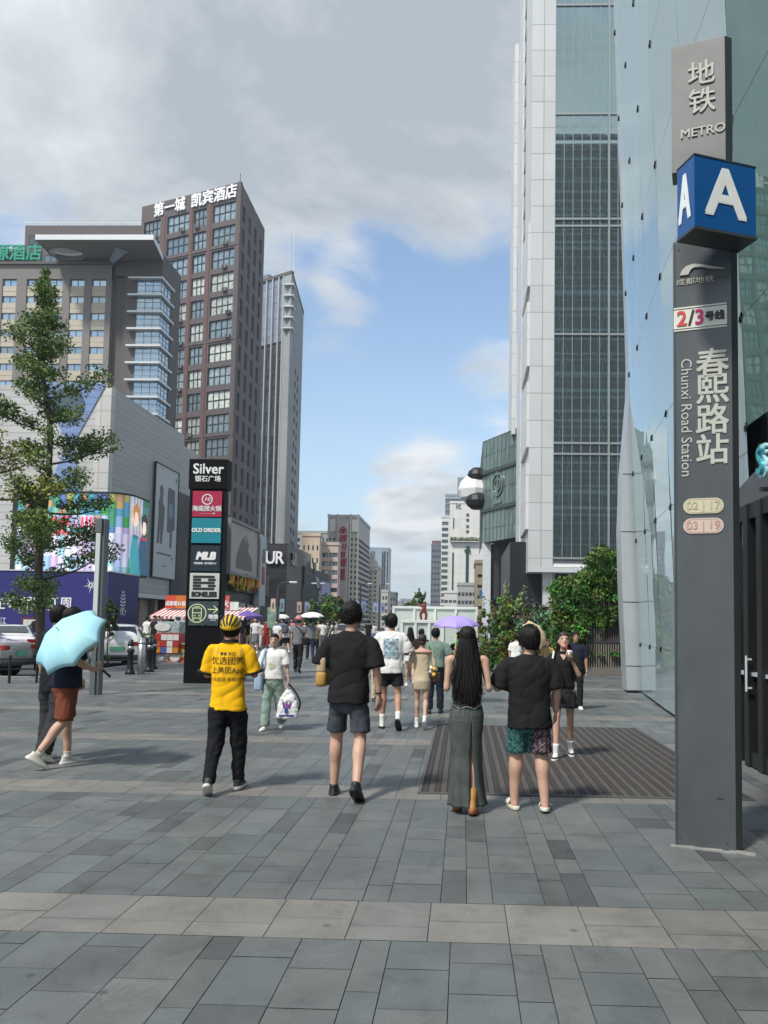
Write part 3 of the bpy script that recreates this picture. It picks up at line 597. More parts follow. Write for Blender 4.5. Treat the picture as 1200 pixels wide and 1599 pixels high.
# --- brown tower with white rooftop characters
def brown_tower():
    C = at(377, 283, 150); Lf = at(222, 322, 159.5); Rt = at(413.5, 362, 169); Z = C.z
    t = thing('brown_tower', 'tall brown grid fronted hotel tower with white characters along its top', 'building', ((C.x+Lf.x)/2, 165, 0))
    u = Vector((C.x-Lf.x, C.y-Lf.y, 0)); Wd = u.length; Mf = frame((Lf.x, Lf.y, 0), u); fl = 4.9
    v = Vector((Rt.x-C.x, Rt.y-C.y, 0)); Ws = v.length; Ms = frame((C.x, C.y, 0), v)
    dep = 1.0; ys = [Z-5.6-fl*i for i in range(17)]
    cols = [(.03, .205), (.275, .50), (.545, .675), (.735, .955)]; mb = MB(Mf); e = [0]
    for a, b_ in cols: e += [a*Wd, b_*Wd]
    e.append(Wd); h = 3.75
    for i in range(0, len(e), 2): mb.box(e[i], e[i+1], 0, Z, -.5, 0)
    for a, b_ in cols:
        g = [0]
        for y in sorted(ys): g += [y-h/2, y+h/2]
        g.append(Z)
        for i in range(0, len(g), 2): mb.box(a*Wd, b_*Wd, g[i], g[i+1], -.5, -.03)
    for k in (1, 5, 9, 12): mb.box(0, Wd, ys[k]-fl/2-.18, ys[k]-fl/2+.1, 0, .12)
    for x in (cols[0][1]*Wd+1.0, cols[1][1]*Wd+.65, cols[2][1]*Wd+.8): mb.box(x-.35, x+.35, 0, Z-3.4, 0, .1, 1)
    obj('front_wall', mb, [M_brown, mat('brown_rib', (.14, .065, .055), .75, var=.1)], t)
    M_c1 = mat('brown_glass', (.25, .30, .30), .07, metal=.45, var=.5, vs=.9, rnd=.45, spec=.8)
    M_cur = mat('curtained', (.42, .45, .42), .35, var=.5, vs=1.4, rnd=.35)
    rnd = random.Random(11); sp = []
    for ci, (a, b_) in enumerate(cols):
        w = (b_-a)*Wd
        for r, y in enumerate(ys):
            gm = M_cur if (r > 2 and rnd.random() < .6) else M_c1
            if ci == 1 and (r in (1,)) or ci == 0 and r % 3 == 2: gm = M_glassw
            sp.append((Mf @ Matrix.Translation(((a+b_)/2*Wd, y, -.40)) @ jit(), window_mesh(w-.04, h-.04, 4 if w > 4 else 3, 2, M_dframe, gm, .11, .18)))
    place_windows(t, sp); ac = None
    for k in range(26):                     # air conditioners hung under some windows
        a, b_ = cols[rnd.randrange(4)]; y = ys[rnd.randrange(17)]-h/2-.35; x = (a+.1+(b_-a)*rnd.uniform(.0, .75))*Wd if b_-a > .15 else (a+.02)*Wd
        x = min(x, (b_*Wd)-1.4); M_ = Mf @ Matrix.Translation((x, y, 0))
        if ac is None: mb = MB(M_); mb.box(0, 1.1, 0, .75, -.02, .45); mb.box(.1, .75, .1, .65, .45, .47, 1); ac = (obj('air_conditioner', mb, [M_wframe, M_dframe], t), M_)
        else: dup(ac[0], t, M=wm(t).inverted() @ M_ @ ac[1].inverted() @ wm(t))
    # side: four narrow pairs per storey
    mb = MB(Ms); xs = [Ws*(.09+.235*i)+.9 for i in range(4)]; ws = 1.9
    e = [0]
    for x in xs: e += [x-ws/2, x+ws/2]
    e.append(Ws)
    for i in range(0, len(e), 2): mb.box(e[i], e[i+1], 0, Z, -.5, 0)
    for x in xs:
        g = [0]
        for y in sorted(ys): g += [y-1.75, y+1.75]
        g.append(Z)
        for i in range(0, len(g), 2): mb.box(x-ws/2, x+ws/2, g[i], g[i+1], -.5, -.03)
    mb.M = I4; mb.prism([(C.x-.9, C.y+1.0), (Rt.x-.9, Rt.y-.2), (Lf.x+.4, Rt.y-.2), (Lf.x+.4, Lf.y+1.3)], 0, Z-.3); obj('side_wall', mb, M_brown, t)
    place_windows(t, [(Ms @ Matrix.Translation((x, y, -.40)) @ jit(), window_mesh(1.86, 3.46, 2, 2, M_dframe, mat('side_glass', (.30, .34, .35), .06, metal=.6, var=0, rnd=.5), .12, .15)) for x in xs for y in ys])
    ll = M_letter; S = 3.1
    text('lettering', '第一城', S, ll, Mf @ Matrix.Translation((Wd*.30, Z-1.95, .0)), t, .3, .05, .92); text('lettering', '凯宾酒店', S, ll, Mf @ Matrix.Translation((Wd*.745, Z-1.95, .0)), t, .3, .05, .96)
    mb = MB(); mb.cyl((C.x-.4, C.y+.6, Z), .06, 2.0, 8); obj('lightning_rod', mb, M_dark, t)
brown_tower()
a, b_ = at(40, 348, 175), at(226, 352, 175)
t = thing('brown_slab_block', 'low brown block with a roof railing behind the grey hotel', 'building', ((a.x+b_.x)/2, 180, 0))
mb = MB(); mb.box(a.x, b_.x, 175, 190, 0, a.z-.6); obj('wall', mb, M_brown, t)
mb = MB(); mb.box(a.x, b_.x, 174.9, 175.05, a.z-.15, a.z+.05)
for i in range(24): mb.box(a.x+(b_.x-a.x)*i/23-.06, a.x+(b_.x-a.x)*i/23+.06, 174.92, 175.03, a.z-.6, a.z-.15)
obj('roof_railing', mb, M_alu, t)
me = window_mesh(3, 2.2, 2, 1, M_dframe, M_glassw, .1); grid_windows(t, frame((a.x, 175, 0), (1, 0, 0)), [2.5, 6.5], [a.z-4.2, a.z-9], me)
# --- grey tower with white ribs and a mast
def ribbed_tower():
    C = at(457, 423, 200); Lf = at(400, 436, 207); Rt = at(474.5, 489, 227); Z = C.z
    t = thing('ribbed_tower', 'slim grey office tower with white vertical ribs and a roof mast', 'building', (C.x-6, 212, 0))
    u = Vector((C.x-Lf.x, C.y-Lf.y, 0)); u = u.normalized()*16; Mf = frame((C.x-u.x, C.y-u.y, 0), u); Wd = 16; v = Vector((Rt.x-C.x, Rt.y-C.y, 0)); Ws = v.length; Ms = frame((C.x, C.y, 0), v)
    M_rib = mat('rib_white', (.42, .44, .45), .5, var=.05); M_conc = boards(mat('tower_panel', (.18, .19, .195), .6, var=.07, vs=.2), 2, 3.4, .12, .7)
    zs = at(440, 535, 203).z
    ys = [i*3.45 for i in range(int(zs/3.45)+1)]
    xs = [0, 2.3, 4.6, 6.9, 9.2, 11.5, 13.2]
    curtain(t, Mf, 13.2, zs, xs, ys, mat('tower_glass_dark', (.075, .085, .09), .05, metal=.5, var=.4, vs=.5), M_dframe, .1, .05, .05, mh=.5)
    yu = [zs+(Z-.8-zs)*i/8 for i in range(9)]
    curtain(t, Mf, 13.2, Z, xs, yu, mat('tower_glass_top', (.33, .36, .40), .1, metal=.5, var=.2, vs=.3), M_wframe, .08, .05, .05)
    for x in xs: mb = MB(Mf); mb.box(x-.20, x+.20, 0, Z-.8, .0, .45); obj('rib', mb, M_rib, t)
    mb = MB(Mf); mb.box(13.2, 16, 0, Z-.8, -.1, .3); obj('corner_pier', mb, boards(mat('pier_grey', (.33, .35, .35), .5, var=.05), 2, 3.45, .1, .75), t)
    mb = MB(Ms); mb.box(.0, Ws, 0, Z-.8, -.3, -.02); mb.M = I4; mb.prism([(C.x-.4, C.y+.6), (Rt.x-.4, Rt.y-.2), (C.x-u.x+.3, Rt.y-.2), (C.x-u.x+.3, C.y-u.y+.6)], 0, Z-.9); obj('side_wall', mb, M_conc, t)
    mb = MB(Mf); mb.box(.1, 16.05, Z-.8, Z, -.6, .45); mb.M = Ms; mb.box(.1, Ws, Z-.8, Z-.02, -.5, .12); obj('parapet', mb, M_hotel2, t)
    place_windows(t, [(Ms @ Matrix.Translation((x, y, 0)), window_mesh(1.5, 1.6, 1, 1, M_dframe, M_glassw, .15)) for x in (Ws*.42, Ws*.62) for y in [Z-24-3.45*i for i in range(18)]])
    mb = MB(); z1 = at(454, 362, 203).z
    for dx in (-.25, .35): mb.cyl((C.x-1.0+dx*2, C.y+2.4, Z-22), .10, z1-Z+22, 6)
    for z in (Z-4, Z-7, Z-10, Z-13, Z-16): mb.box(C.x-2.2, C.x+.6, C.y-.6, C.y+2.4, z, z+.3)
    obj('mast', mb, M_alu, t)
    mb = MB(Mf); mb.box(-2, 4, Z, Z+3.2, -9, -3); obj('roof_plant_room', mb, M_conc, t)
ribbed_tower()
# --- street row: billboard building, tall sign, dark shop blocks
XS = -20.0
def street_row():
    ya, yb = onx(300, 900, XS).y, onx(413, 900, XS).y; zt = onx(413, 832, XS).z
    M_dk = mat('dark_cladding', (.035, .035, .038), .5, var=.2, vs=.4)
    t = thing('billboard_block', 'dark shop block carrying a long sepia billboard and a yellow shop sign', 'building', (XS-6, (ya+yb)/2, 0))
    mb = MB(); mb.box(XS-16, XS-.4, ya-3, yb, 0, zt+.3); obj('wall', mb, M_dk, t)
    y1, y2 = onx(357, 850, XS).y, onx(401, 850, XS).y; za, zb = onx(357, 812, XS).z, onx(357, 892, XS).z; Mf = frame((XS, y1, zb), (0, 1, 0)); w, h = y2-y1, za-zb
    bd = thing('billboard', 'wide sepia billboard showing a curled figure above the yellow shop sign', 'billboard', (XS+.1, (y1+y2)/2, zb))
    mb = MB(Mf); mb.box(0, w, 0, h, -.35, .1); obj('sheet', mb, mat('billboard_sepia', (.40, .36, .33), .5, var=.25, vs=.35), bd)
    mb = MB(Mf)
    for q in ((-.2, w+.2, -.25, 0), (-.2, w+.2, h, h+.25), (-.2, 0, 0, h), (w, w+.2, 0, h)): mb.box(*q, -.35, .25)
    obj('frame', mb, M_wframe, bd)
    mb = MB(Mf); mb.prism([(w*.22, h*.10), (w*.24, h*.35), (w*.42, h*.72), (w*.55, h*.80), (w*.66, h*.66), (w*.62, h*.5), (w*.78, h*.35), (w*.80, h*.10)], .105, .13); mb.ball((w*.54, h*.74, .11), (w*.075, h*.1, .03), 8, 1); obj('figure', mb, [mat('sepia_dark', (.16, .13, .115), .6, var=.3), mat('sepia_skin', (.33, .23, .18), .6)], bd)
    # tall banner next to it
    y3, y4 = onx(401.5, 870, XS).y, onx(413, 870, XS).y; z3, z4 = onx(402, 834, XS).z, onx(403, 946, XS).z
    tb = thing('tall_banner', 'tall narrow pale sign with a crimson shape beside the black fashion shop', 'sign', (XS+.2, (y3+y4)/2, z4)); Mf = frame((XS, y3+.3, z4), (0, 1, 0)); w, h = y4-y3-.5, z3-z4
    mb = MB(Mf); mb.box(0, w, 0, h, -.3, .25); obj('sheet', mb, mat('banner_pale', (.46, .50, .52), .5, var=.15, vs=.3), tb)
    mb = MB(Mf); mb.prism([(w*.35, h*.30), (w*.30, h*.5), (w*.4, h*.57), (w*.75, h*.55), (w*.8, h*.3)], .25, .28); mb.prism([(w*.3, h*.6), (w*.4, h*.8), (w*.7, h*.82), (w*.8, h*.62)], .25, .28, 1); obj('figure', mb, [mat('crimson', (.30, .015, .06), .5), mat('banner_dark', (.07, .09, .10), .5)], tb)
    # yellow sign
    sg = thing('yellow_shop_sign', 'yellow scrawled shop sign under the sepia billboard', 'sign', (XS+.1, onx(383, 910, XS).y, onx(383, 918, XS).z)); p = onx(383, 911, XS+.1)
    mb = MB(frame((XS, onx(365, 910, XS).y, onx(383, 925, XS).z), (0, 1, 0))); mb.box(0, 12, 0, 2.0, -.3, .04); obj('board', mb, mat('sign_olive', (.05, .045, .02), .5), sg)
    mb = MB(frame(p, (0, 1, 0))); rnd = random.Random(2)
    for i in range(16): x = -5+i*.62; mb.tube([(x, rnd.uniform(-.8, -.2), .03), (x+rnd.uniform(-.2, .5), rnd.uniform(0, .3), .05), (x+rnd.uniform(0, .5), rnd.uniform(.3, .9), .03)], [.11, .13, .09], 6, i % 5 == 3, 3)
    obj('lettering', mb, [mat('sign_yellow', (.50, .33, .02), .4, var=0), mat('sign_red', (.4, .03, .03), .4, var=0)], sg)
    # shop fronts: glass, openings tinted warm as if lit inside, columns
    mb = MB(frame((XS-.3, ya, 0), (0, 1, 0)))
    for i in range(8): mb.box(i*(yb-ya)/8+.3, (i+1)*(yb-ya)/8-.3, .1, 3.2, -.2, .05, i % 2)
    obj('shop_window', mb, [mat('shop_glass', (.06, .065, .07), .1, metal=.2, var=.3), mat('shop_glass_warm', (.16, .12, .07), .15, metal=.1, var=.4, vs=1)], t)
    # black UR block
    C = at(449, 855, 88); u0 = at(405, 852, 91)
    b2 = thing('black_fashion_shop', 'black ribbed shop block with white UR lettering on two faces', 'building', (C.x-5, 96, 0)); Z = at(449, 849, 88).z
    Mf = frame((C.x-11, 88, 0), (1, 0, 0)); mb = MB(Mf); mb.box(0, 11, 0, Z, -14, 0)
    mk = boards(mat('ur_cladding', (.030, .030, .034), .4, var=.5, vs=.5, stretch=(.15, .15, 1)), 2, .7, .08, .6); obj('front_wall', mb, mk, b2)
    yr = onx(475, 880, C.x).y; Ms = frame((C.x, 88, 0), (0, 1, 0)); mb = MB(Ms); mb.box(.02, yr-88, 0, Z-.05, -10, .03); obj('side_wall', mb, boards(mat('ur_side', (.115, .11, .108), .55, var=.15, vs=.4), 2, .5, .05, .75), b2)
    text('lettering', 'UR', 2.05, M_letter, Mf @ Matrix.Translation((11-at(449, 0, 88).x+at(431, 0, 88).x, at(430, 872, 88).z, 0)), b2, .3, .02, .85, space=.9); text('lettering', 'UR', 2.2, mat('letter_grey', (.5, .5, .5), .4), Ms @ Matrix.Translation(((yr-88)*.3, at(456, 874, 90).z, .03)), b2, .25, .02, .75)
    mb = MB(Mf); 
    for i in range(4): mb.box(.4+i*2.6, 2.6+i*2.6, .1, 3.4, 0, .06)
    obj('shop_window', mb, MATS['shop_glass'], b2)
    # green-black block beyond
    X3 = C.x+.3; y5, y6 = onx(475, 900, X3).y, onx(517, 905, X3).y; Z3 = onx(475, 883, X3).z
    b3 = thing('green_black_block', 'dark green flat shop block with pale script lettering along the street', 'building', (X3-6, (y5+y6)/2, 0))
    mb = MB(); mb.box(X3-12, X3, y5+.3, y6, 0, Z3); obj('wall', mb, mat('greenblack', (.018, .028, .026), .6, var=.2, vs=.2), b3)
    p = onx(494, 912, X3+.05); mb = MB(frame(p, (0, 1, 0))); rnd = random.Random(9)
    for k in range(3):
        for i in range(4): x = -2+k*2+rnd.uniform(-.5, .5); mb.tube([(x, 2.2-k*2.0+rnd.uniform(-.8, .8), .05), (x+rnd.uniform(-.6, 1.2), 2.2-k*2.0+rnd.uniform(-.8, .8), .07), (x+rnd.uniform(0, 1.5), 2.2-k*2.0+rnd.uniform(-.8, .8), .05)], [.16, .2, .12], 6, 0, 3)
    obj('script_lettering', mb, mat('script_pale', (.42, .50, .55), .4, var=0), b3)
    mb = MB(); mb.box(X3+.02, X3+.3, y6-9, y6-2, Z3*.25, Z3*.85); obj('light_box', mb, mat('lilac_panel', (.35, .33, .55), .5, var=.2), b3)
street_row()
# ------------------------------------------------------------------ right side
M_panel = boards(mat('white_panel', (.60, .62, .62), .38, metal=.15, var=.04, vs=.3), 2, 2.55, .07, .6, 0, 1.28)
M_panelf = boards(mat('fin_panel', (.66, .66, .64), .45, metal=.05, var=.03), 2, 2.55, .09, .7, 1, 1.6)
M_tglass = mat('tower_glass', (.27, .37, .385), .03, metal=.85, var=.10, vs=.15, spec=.8)
M_mull = mat('mullion', (.33, .36, .37), .4, metal=.3, var=0)
def glass_tower():
    Y = 70.0; x0, x1, x2 = at(828, 500, Y).x, at(866, 500, Y).x, at(866, 500, Y).x+12.6; H = 84.0
    t = thing('glass_tower', 'tall dark glass office tower with a white panelled corner column', 'building', (x1+4, 76, 0))
    zb = at(880, 872, Y).z; zc = at(845, 893, Y).z; px0 = Vector((x1, Y, 0)); Mf = frame((x1, Y, 0), (1, 0, 0)); W_ = x2-x1
    rows = [at(900, p, Y).z for p in (872, 709, 692, 522, 353, 342, 178, 8)]
    sub = [zb]
    for i in range(len(rows)-1):
        n = 1 if rows[i+1]-rows[i] < 3 else 8
        sub += [rows[i]+(rows[i+1]-rows[i])*(k+1)/n for k in range(n)]
    sub += [sub[-1]+1.27*k for k in range(1, 20)]; sub = [s for s in sub if s < H]
    xs = [W_*i/15 for i in range(16)]
    # mirror panes: thicker lines every storey group
    g = MB(Mf); rnd = random.Random(4)
    for i in range(15):
        for j in range(len(sub)-1):
            cxx = (xs[i]+xs[i+1])/2; o = rnd.uniform(-.003, .003); s = rnd.uniform(-.006, .006); n = 4; h = sub[j+1]-sub[j]
            for k in range(n):              # each pane pillows slightly, so what it mirrors waves
                f0, f1 = k/n, (k+1)/n; b0 = .006*math.sin(math.pi*f0); b1 = .006*math.sin(math.pi*f1)
                xm = cxx; g.add([(xs[i], sub[j]+h*f0, o+b0*.3), (xm, sub[j]+h*f0, b0+s*.4+.002), (xs[i+1], sub[j]+h*f0, -o+b0*.3), (xs[i], sub[j]+h*f1, o+b1*.3), (xm, sub[j]+h*f1, b1+s*.4+.002), (xs[i+1], sub[j]+h*f1, -o+b1*.3)], [(0, 1, 4, 3), (1, 2, 5, 4)])
    obj('glazing', g, M_tglass, t, smooth=True)
    mb = MB(Mf)
    for i, x in enumerate(xs): w = .16 if i in (6, 9, 12) else .05; mb.box(x-w/2, x+w/2, zb, sub[-1], -.02, .16 if w > .1 else .07)
    obj('mullion', mb, M_mull, t)
    for z in rows: mb = MB(Mf); mb.box(0, W_, z-.09, z+.09, -.02, .11); obj('transom', mb, M_mull, t)
    mb = MB(Mf); mb.box(0, W_, zb-1, H, -12, -.4)
    obj('core', mb, M_dark, t)
    mb = MB(Mf); mb.box(9.2, 9.2+3.2, rows[1]+.2, rows[2]-.2, .05, .09); 
    for k in range(5): mb.box(8.5+.1, 8.5+1.6, sub[9]+k*2.7, sub[9]+k*2.7+1.1, .02, .05)
    obj('dark_spandrel', mb, mat('spandrel', (.07, .065, .065), .3, var=.1), t)
    # white corner column and the slanting soffit under the glass
    mb = MB(); mb.box(x0, x1-.02, Y-.05, Y+.8, zc, H); obj('corner_column', mb, M_panel, t)
    mb = MB(); q = [(x0, zc), (x2, zc), (x2, zb-.1), (x1, zb-.1), (x0+.7, zc+.2)]
    mb.quad((x0, Y-.05, zc-.012), (x2, Y-.05, zc-.012), (x2, Y+12, zc-.012), (x0, Y+12, zc-.012)); mb.quad((x1, Y+.4, zb+.02), (x2, Y+.4, zb+.02), (x2, Y-.04, zc+.45), (x0+.8, Y-.04, zc+.45)); mb.box(x0+.01, x2, Y-.07, Y-.02, zc-.02, zc+.42)
    obj('soffit', mb, mat('soffit_white', (.55, .57, .57), .5, var=.04), t)
    # left flank
    yb = 88.0; Ms = frame((x0, yb, 0), (0, -1, 0)); L_ = yb-Y; zl = at(816, 846, 80).z
    mb = MB(Ms); mb.box(L_*.62, L_-.03, zc, H, -1, -.02); obj('flank_panels', mb, M_panelf, t)
    yy = [zl+2.55*i for i in range(int((H-zl)/2.55)+1)]
    curtain(t, Ms @ Matrix.Translation((0, 0, -.25)), L_*.62, H, [L_*(.36+.13*i) for i in range(3)], yy, M_glassb, M_mull, .12, .1, .03)
    mb = MB(Ms); mb.box(L_*.05, L_*.36, zl-1, H, -3, .0); obj('flank_panels', mb, M_panelf, t)
    for k in range(4):
        z = zl + 7.6*k; mb = MB(Ms); mb.prism([(L_*.62, z), (L_-.1, z+.1), (L_-.1, z+6.2), (L_*.62, z+6.9)], -.01, .25); obj('slanted_fin', mb, M_panelf, t)
    xf = at(800, 300, 92).x; mb = MB(); mb.box(xf, x0-.05, 88.1, 95, at(805, 690, 92).z, at(803, 86, 90).z); obj('rear_wing', mb, M_panelf, t)
    # dark base, white foot
    mb = MB(); mb.box(at(797, 900, 72).x, x1+14, Y+2.5, 90, -.14, zc+3.0); obj('base', mb, mat('base_dark', (.017, .018, .024), .35, var=.1), t)
    a = at(848, 900, 71).x; mb = MB(); mb.box(a, a+.9, Y+1, Y+1.6, -.14, zc-.02); obj('base_pillar', mb, M_panel, t)
    mb = MB(); mb.box(a+1.0, a+1.12, Y+1.2, Y+2.3, -.14, zc-.02); mb.box(a+1.6, a+2.6, Y+2.3, Y+2.45, -.14, zc-.5, 1); obj('shop_window', mb, [M_alu, M_glassb], t)
glass_tower()
def glass_mall():
    A = at(755, 690, 95); B = at(809, 667, 88); Z = A.z; zb = at(755, 848, 95).z
    t = thing('green_glass_mall', 'green frosted glass mall box with a ring emblem above a dark recessed base', 'building', ((A.x+B.x)/2, 96, 0))
    u = Vector((B.x-A.x, B.y-A.y, 0)); W_ = u.length; Mf = frame((A.x, A.y, 0), u)
    gm = mat('frosted_green', (.15, .21, .19), .14, metal=.25, var=.12, vs=.25, spec=.8)
    ys = [zb, zb+(Z-zb)*.13, zb+(Z-zb)*.29, zb+(Z-zb)*.33, zb+(Z-zb)*.5, zb+(Z-zb)*.66, zb+(Z-zb)*.70, zb+(Z-zb)*.85, Z]
    curtain(t, Mf, W_, Z, [W_*i/9 for i in range(10)], ys, gm, mat('mall_mullion', (.11, .14, .13), .5), .04, .05, .02)
    mb = MB(Mf); mb.box(0, W_, zb+.01, Z-.02, -7, -.12); obj('core', mb, mat('mall_core', (.07, .10, .09), .5), t)
    Ms = frame((A.x, A.y+14, 0), (0, -1, 0)); curtain(t, Ms, 13.9, Z, [13.9*i/8 for i in range(9)], ys, gm, MATS['mall_mullion'], .04, .05, .02)
    for f in (.31, .68): mb = MB(Mf); mb.box(-.1, W_, zb+(Z-zb)*f-.22, zb+(Z-zb)*f+.22, -.05, .22); obj('dark_band', mb, mat('band_dark', (.06, .075, .07), .5), t)
    mb = MB(Mf); cx, cy = W_*.47, zb+(Z-zb)*.53; n = 40
    ring = lambda r, w: [[(cx+(r+a)*math.cos(q), cy+(r+a)*math.sin(q)*1.15, d) for a, d in ((-w, .06), (w, .06), (w, .2), (-w, .2))] for q in [2*math.pi*i/n for i in range(n+1)]]
    mb.loft(ring(1.15, .09), cap=False); mb.loft(ring(.62, .07), cap=False); mb.box(cx-.1, cx+.1, cy-1.1, cy+1.6, .06, .18); mb.box(cx-.9, cx+.9, cy-2.3, cy-2.0, .06, .15)
    obj('ring_emblem', mb, mat('emblem', (.22, .27, .25), .3, metal=.4), t)
    z0 = zb; mb = MB(); x0 = at(768, 900, 90).x; mb.box(x0, at(800, 900, 92).x+1, 95.5, 99, -.14, zb-.05); obj('base', mb, MATS['base_dark'], t)
    mb = MB(); a, b_ = at(754, 900, 95).x, at(766.5, 900, 95).x; mb.box(a, b_, 94.6, 95.3, -.14, zb-.01); obj('white_pier', mb, mat('pier_white', (.62, .66, .70), .5), t)
    mb = MB()
    for px in (771, 783): a, b_ = at(px, 900, 94).x, at(px+10, 900, 94).x; mb.box(a, b_, 95.1, 95.4, zb-7, zb-.06); mb.box(a, b_, 95.2, 95.45, zb-2.6, zb-.07, 1)
    obj('shop_window', mb, [mat('shopwin_grey', (.05, .05, .055), .2), mat('shopwin_pale', (.20, .21, .22), .2)], t)
    # plain rounded black and white climbing shape on the roof edge
    p = at(733, 765, 96.5); s = thing('roof_sculpture', 'big faceted black and white rounded sculpture clinging to the green mall edge', 'sculpture', (p.x, p.y, p.z-2.6))
    mb = MB(); mb.ball((p.x+.75, p.y, p.z), (2.15, 1.9, 2.05), 6); obj('body', mb, mat('sculpt_white', (.75, .76, .76), .5, var=.05), s)
    bk = mat('sculpt_black', (.012, .012, .013), .5, var=.1)
    mb = MB(); mb.ball((p.x+1.0, p.y-.6, p.z+1.75), (1.25, 1.3, 1.05), 6); obj('limb', mb, bk, s)
    mb = MB(); mb.ball((p.x+1.05, p.y-.9, p.z-1.55), (1.5, 1.4, 1.2), 6); obj('limb', mb, bk, s)
glass_mall()
# ------------------------------------------------------------------ the glass pavilion beside the metro entrance
def pavilion():
    A = Vector((4.20, 18.2, 0)); B = Vector((3.52, 13.0, 0)); C = Vector((3.42, 8.9, 0)); D = Vector((3.42, 3.2, 0)); H = 21.0; lean = -.040
    t = thing('glass_pavilion', 'leaning blue glass wall of big clipped panes with a silver edge fin', 'building', (4.2, 11, 0))
    M_pg = pg_mat('pavilion_glass', (.58, .69, .69), .66, .14); M_pg2 = pg_mat('pavilion_glass_green', (.17, .31, .26), .50, .10)  # pale diffuse colour stands in for bright sky mirrored in the panes
    clips = []
    def P(q, z, o=0.0): return Vector((q.x+lean*z+o, q.y, z))
    def wall(a, b_, nx, zs, name='glass_wall', dz=0):
        g = MB(); rnd = random.Random(nx); n = len(zs)
        off = [[rnd.uniform(-.006, .006) for _ in range(n)] for _ in range(nx+1)]
        for i in range(nx):
            for j in range(n-1):
                q0 = a.lerp(b_, i/nx); q1 = a.lerp(b_, (i+1)/nx); k = .022
                p = [P(q0, zs[j], off[i][j]), P(q1, zs[j], off[i+1][j]), P(q1, zs[j+1], off[i+1][j+1]), P(q0, zs[j+1], off[i][j+1])]
                c = sum(p, Vector())/4; p = [c+(v-c)*.996 for v in p]; m_ = [(p[e]+p[(e+1) % 4])/2 for e in range(4)]
                bul = Vector((rnd.uniform(-.004, .004), 0, 0)); g.add(p+m_+[c+bul], [(0, 4, 8, 7), (4, 1, 5, 8), (8, 5, 2, 6), (7, 8, 6, 3)], 1 if a is C and zs[j] < 8.5 else 0)
                for q in (p[0], p[3]):      # steel clips at the pane corners
                    if q.z > .6 and q.z < 17:
                        cl = MB(); clips.append(cl); cl.box(q.x-.022, q.x+.02, q.y-.03, q.y-.012, q.z-.02, q.z+.04); cl.box(q.x-.022, q.x+.02, q.y+.012, q.y+.03, q.z-.06, q.z+.01)
        obj(name, g, [M_pg, M_pg2], t, smooth=True)
    zs = [.05, 1.15, 3.6, 5.2, 7.6, 9.6, 11.8, 14.0, 16.2, 18.6, H]
    Q = [A, Vector((3.99, 16.4, 0)), Vector((3.79, 14.7, 0)), Vector((3.62, 13.0, 0)), Vector((3.49, 11.0, 0)), C]
    for i in range(5): wall(Q[i], Q[i+1], 1, zs)
    wall(C, D, 3, [3.9, 5.2, 7.6, 9.6, 11.8, 14.0, 16.2, 18.6, H])
    for cl in clips: obj('pane_clip', cl, mat('clip_steel', (.05, .055, .06), .35, metal=.6), t)
    # inside: floor slabs and slanting struts seen dimly
    mb = MB()
    for z in (5.3, 9.7, 14.2, 18.7): mb.add([P(A, z, .9)+Vector((0, -.3, 0)), P(D, z, .9), P(D, z, 7), P(A, z, 7), P(A, z+.28, .9)+Vector((0, -.3, 0)), P(D, z+.28, .9), P(D, z+.28, 7), P(A, z+.28, 7)], [(0, 1, 2, 3), (7, 6, 5, 4), (0, 4, 5, 1), (0, 3, 7, 4)])
    obj('inner_floor', mb, mat('inner_slab', (.20, .23, .23), .7), t)
    mb = MB(); rnd = random.Random(8)
    for i in range(5):
        y = 5+i*1.5; q = C.copy(); q.y = y; mb.tube([P(q, .2, .55), P(q+Vector((0, .9 if i % 2 else -.9, 0)), H, .7)], .05, 6)
    for i in range(5): y = 4+i*1.6; z = 2.2+i*2.6; mb.tube([(3.95-z*.04, y, z-1.5), (4.5-z*.04, y+5.5, z+3.2)], .03, 6)
    obj('inner_strut', mb, mat('inner_steel', (.16, .19, .20), .5, metal=.3), t)
    mb = MB(); mb.box(8.0, 8.3, 2, 17.9, 0, H); mb.box(4.3, 8, 17.7, 17.95, 0, H); obj('inner_wall', mb, mat('inner_wall', (.20, .27, .27), .8, var=.25, vs=.5), t)
    mb = MB(); mb.add([P(A, H, -.05), P(D, H, -.05), (12, D.y, H), (12, A.y, H)], [(0, 1, 2, 3)]); obj('roof', mb, M_alu, t)
    # silver fin at the far edge: folds outward at half height
    F_ = lambda px, py, dy=0: at(px, py, 18.4)+Vector((0, dy, 0))
    L_ = [(980, 1078), (978, 1040), (973, 940), (970, 830), (973, 740), (978, 680), (984, 610), (985, 560), (980, 400), (973, 200), (967, 20), (964, -80)]
    R_ = [(1004, 1078), (1003, 1040), (999, 940), (995, 830), (993, 740), (991, 680), (989, 610), (987, 560), (982, 400), (975, 200), (969, 20), (966, -80)]
    mb = MB(); l = [F_(*p) for p in L_]; r = [F_(*p) for p in R_]
    rings = [[a, b_, b_+Vector((.05, .6, 0)), a+Vector((.05, .8, 0))] for a, b_ in zip(l, r)]; mb.loft(rings)
    obj('edge_fin', mb, mat('fin_silver', (.52, .54, .55), .35, metal=.45, var=.05), t)
    mb = MB()
    for py in (1040, 940, 830, 740): 
        k = [p for p in L_ if p[1] == py][0]; k2 = [p for p in R_ if p[1] == py][0]; a, b_ = F_(*k, -.004), F_(*k2, -.004); mb.box(a.x, b_.x, a.y-.004, a.y, a.z-.008, a.z+.008)
    obj('fin_joint', mb, M_dframe, t)
    # entrance: sloping dark fascia, black door frames and glass
    mb = MB(); a = onx(1146, 772, 3.30); b_ = onx(1290, 690, 3.12)
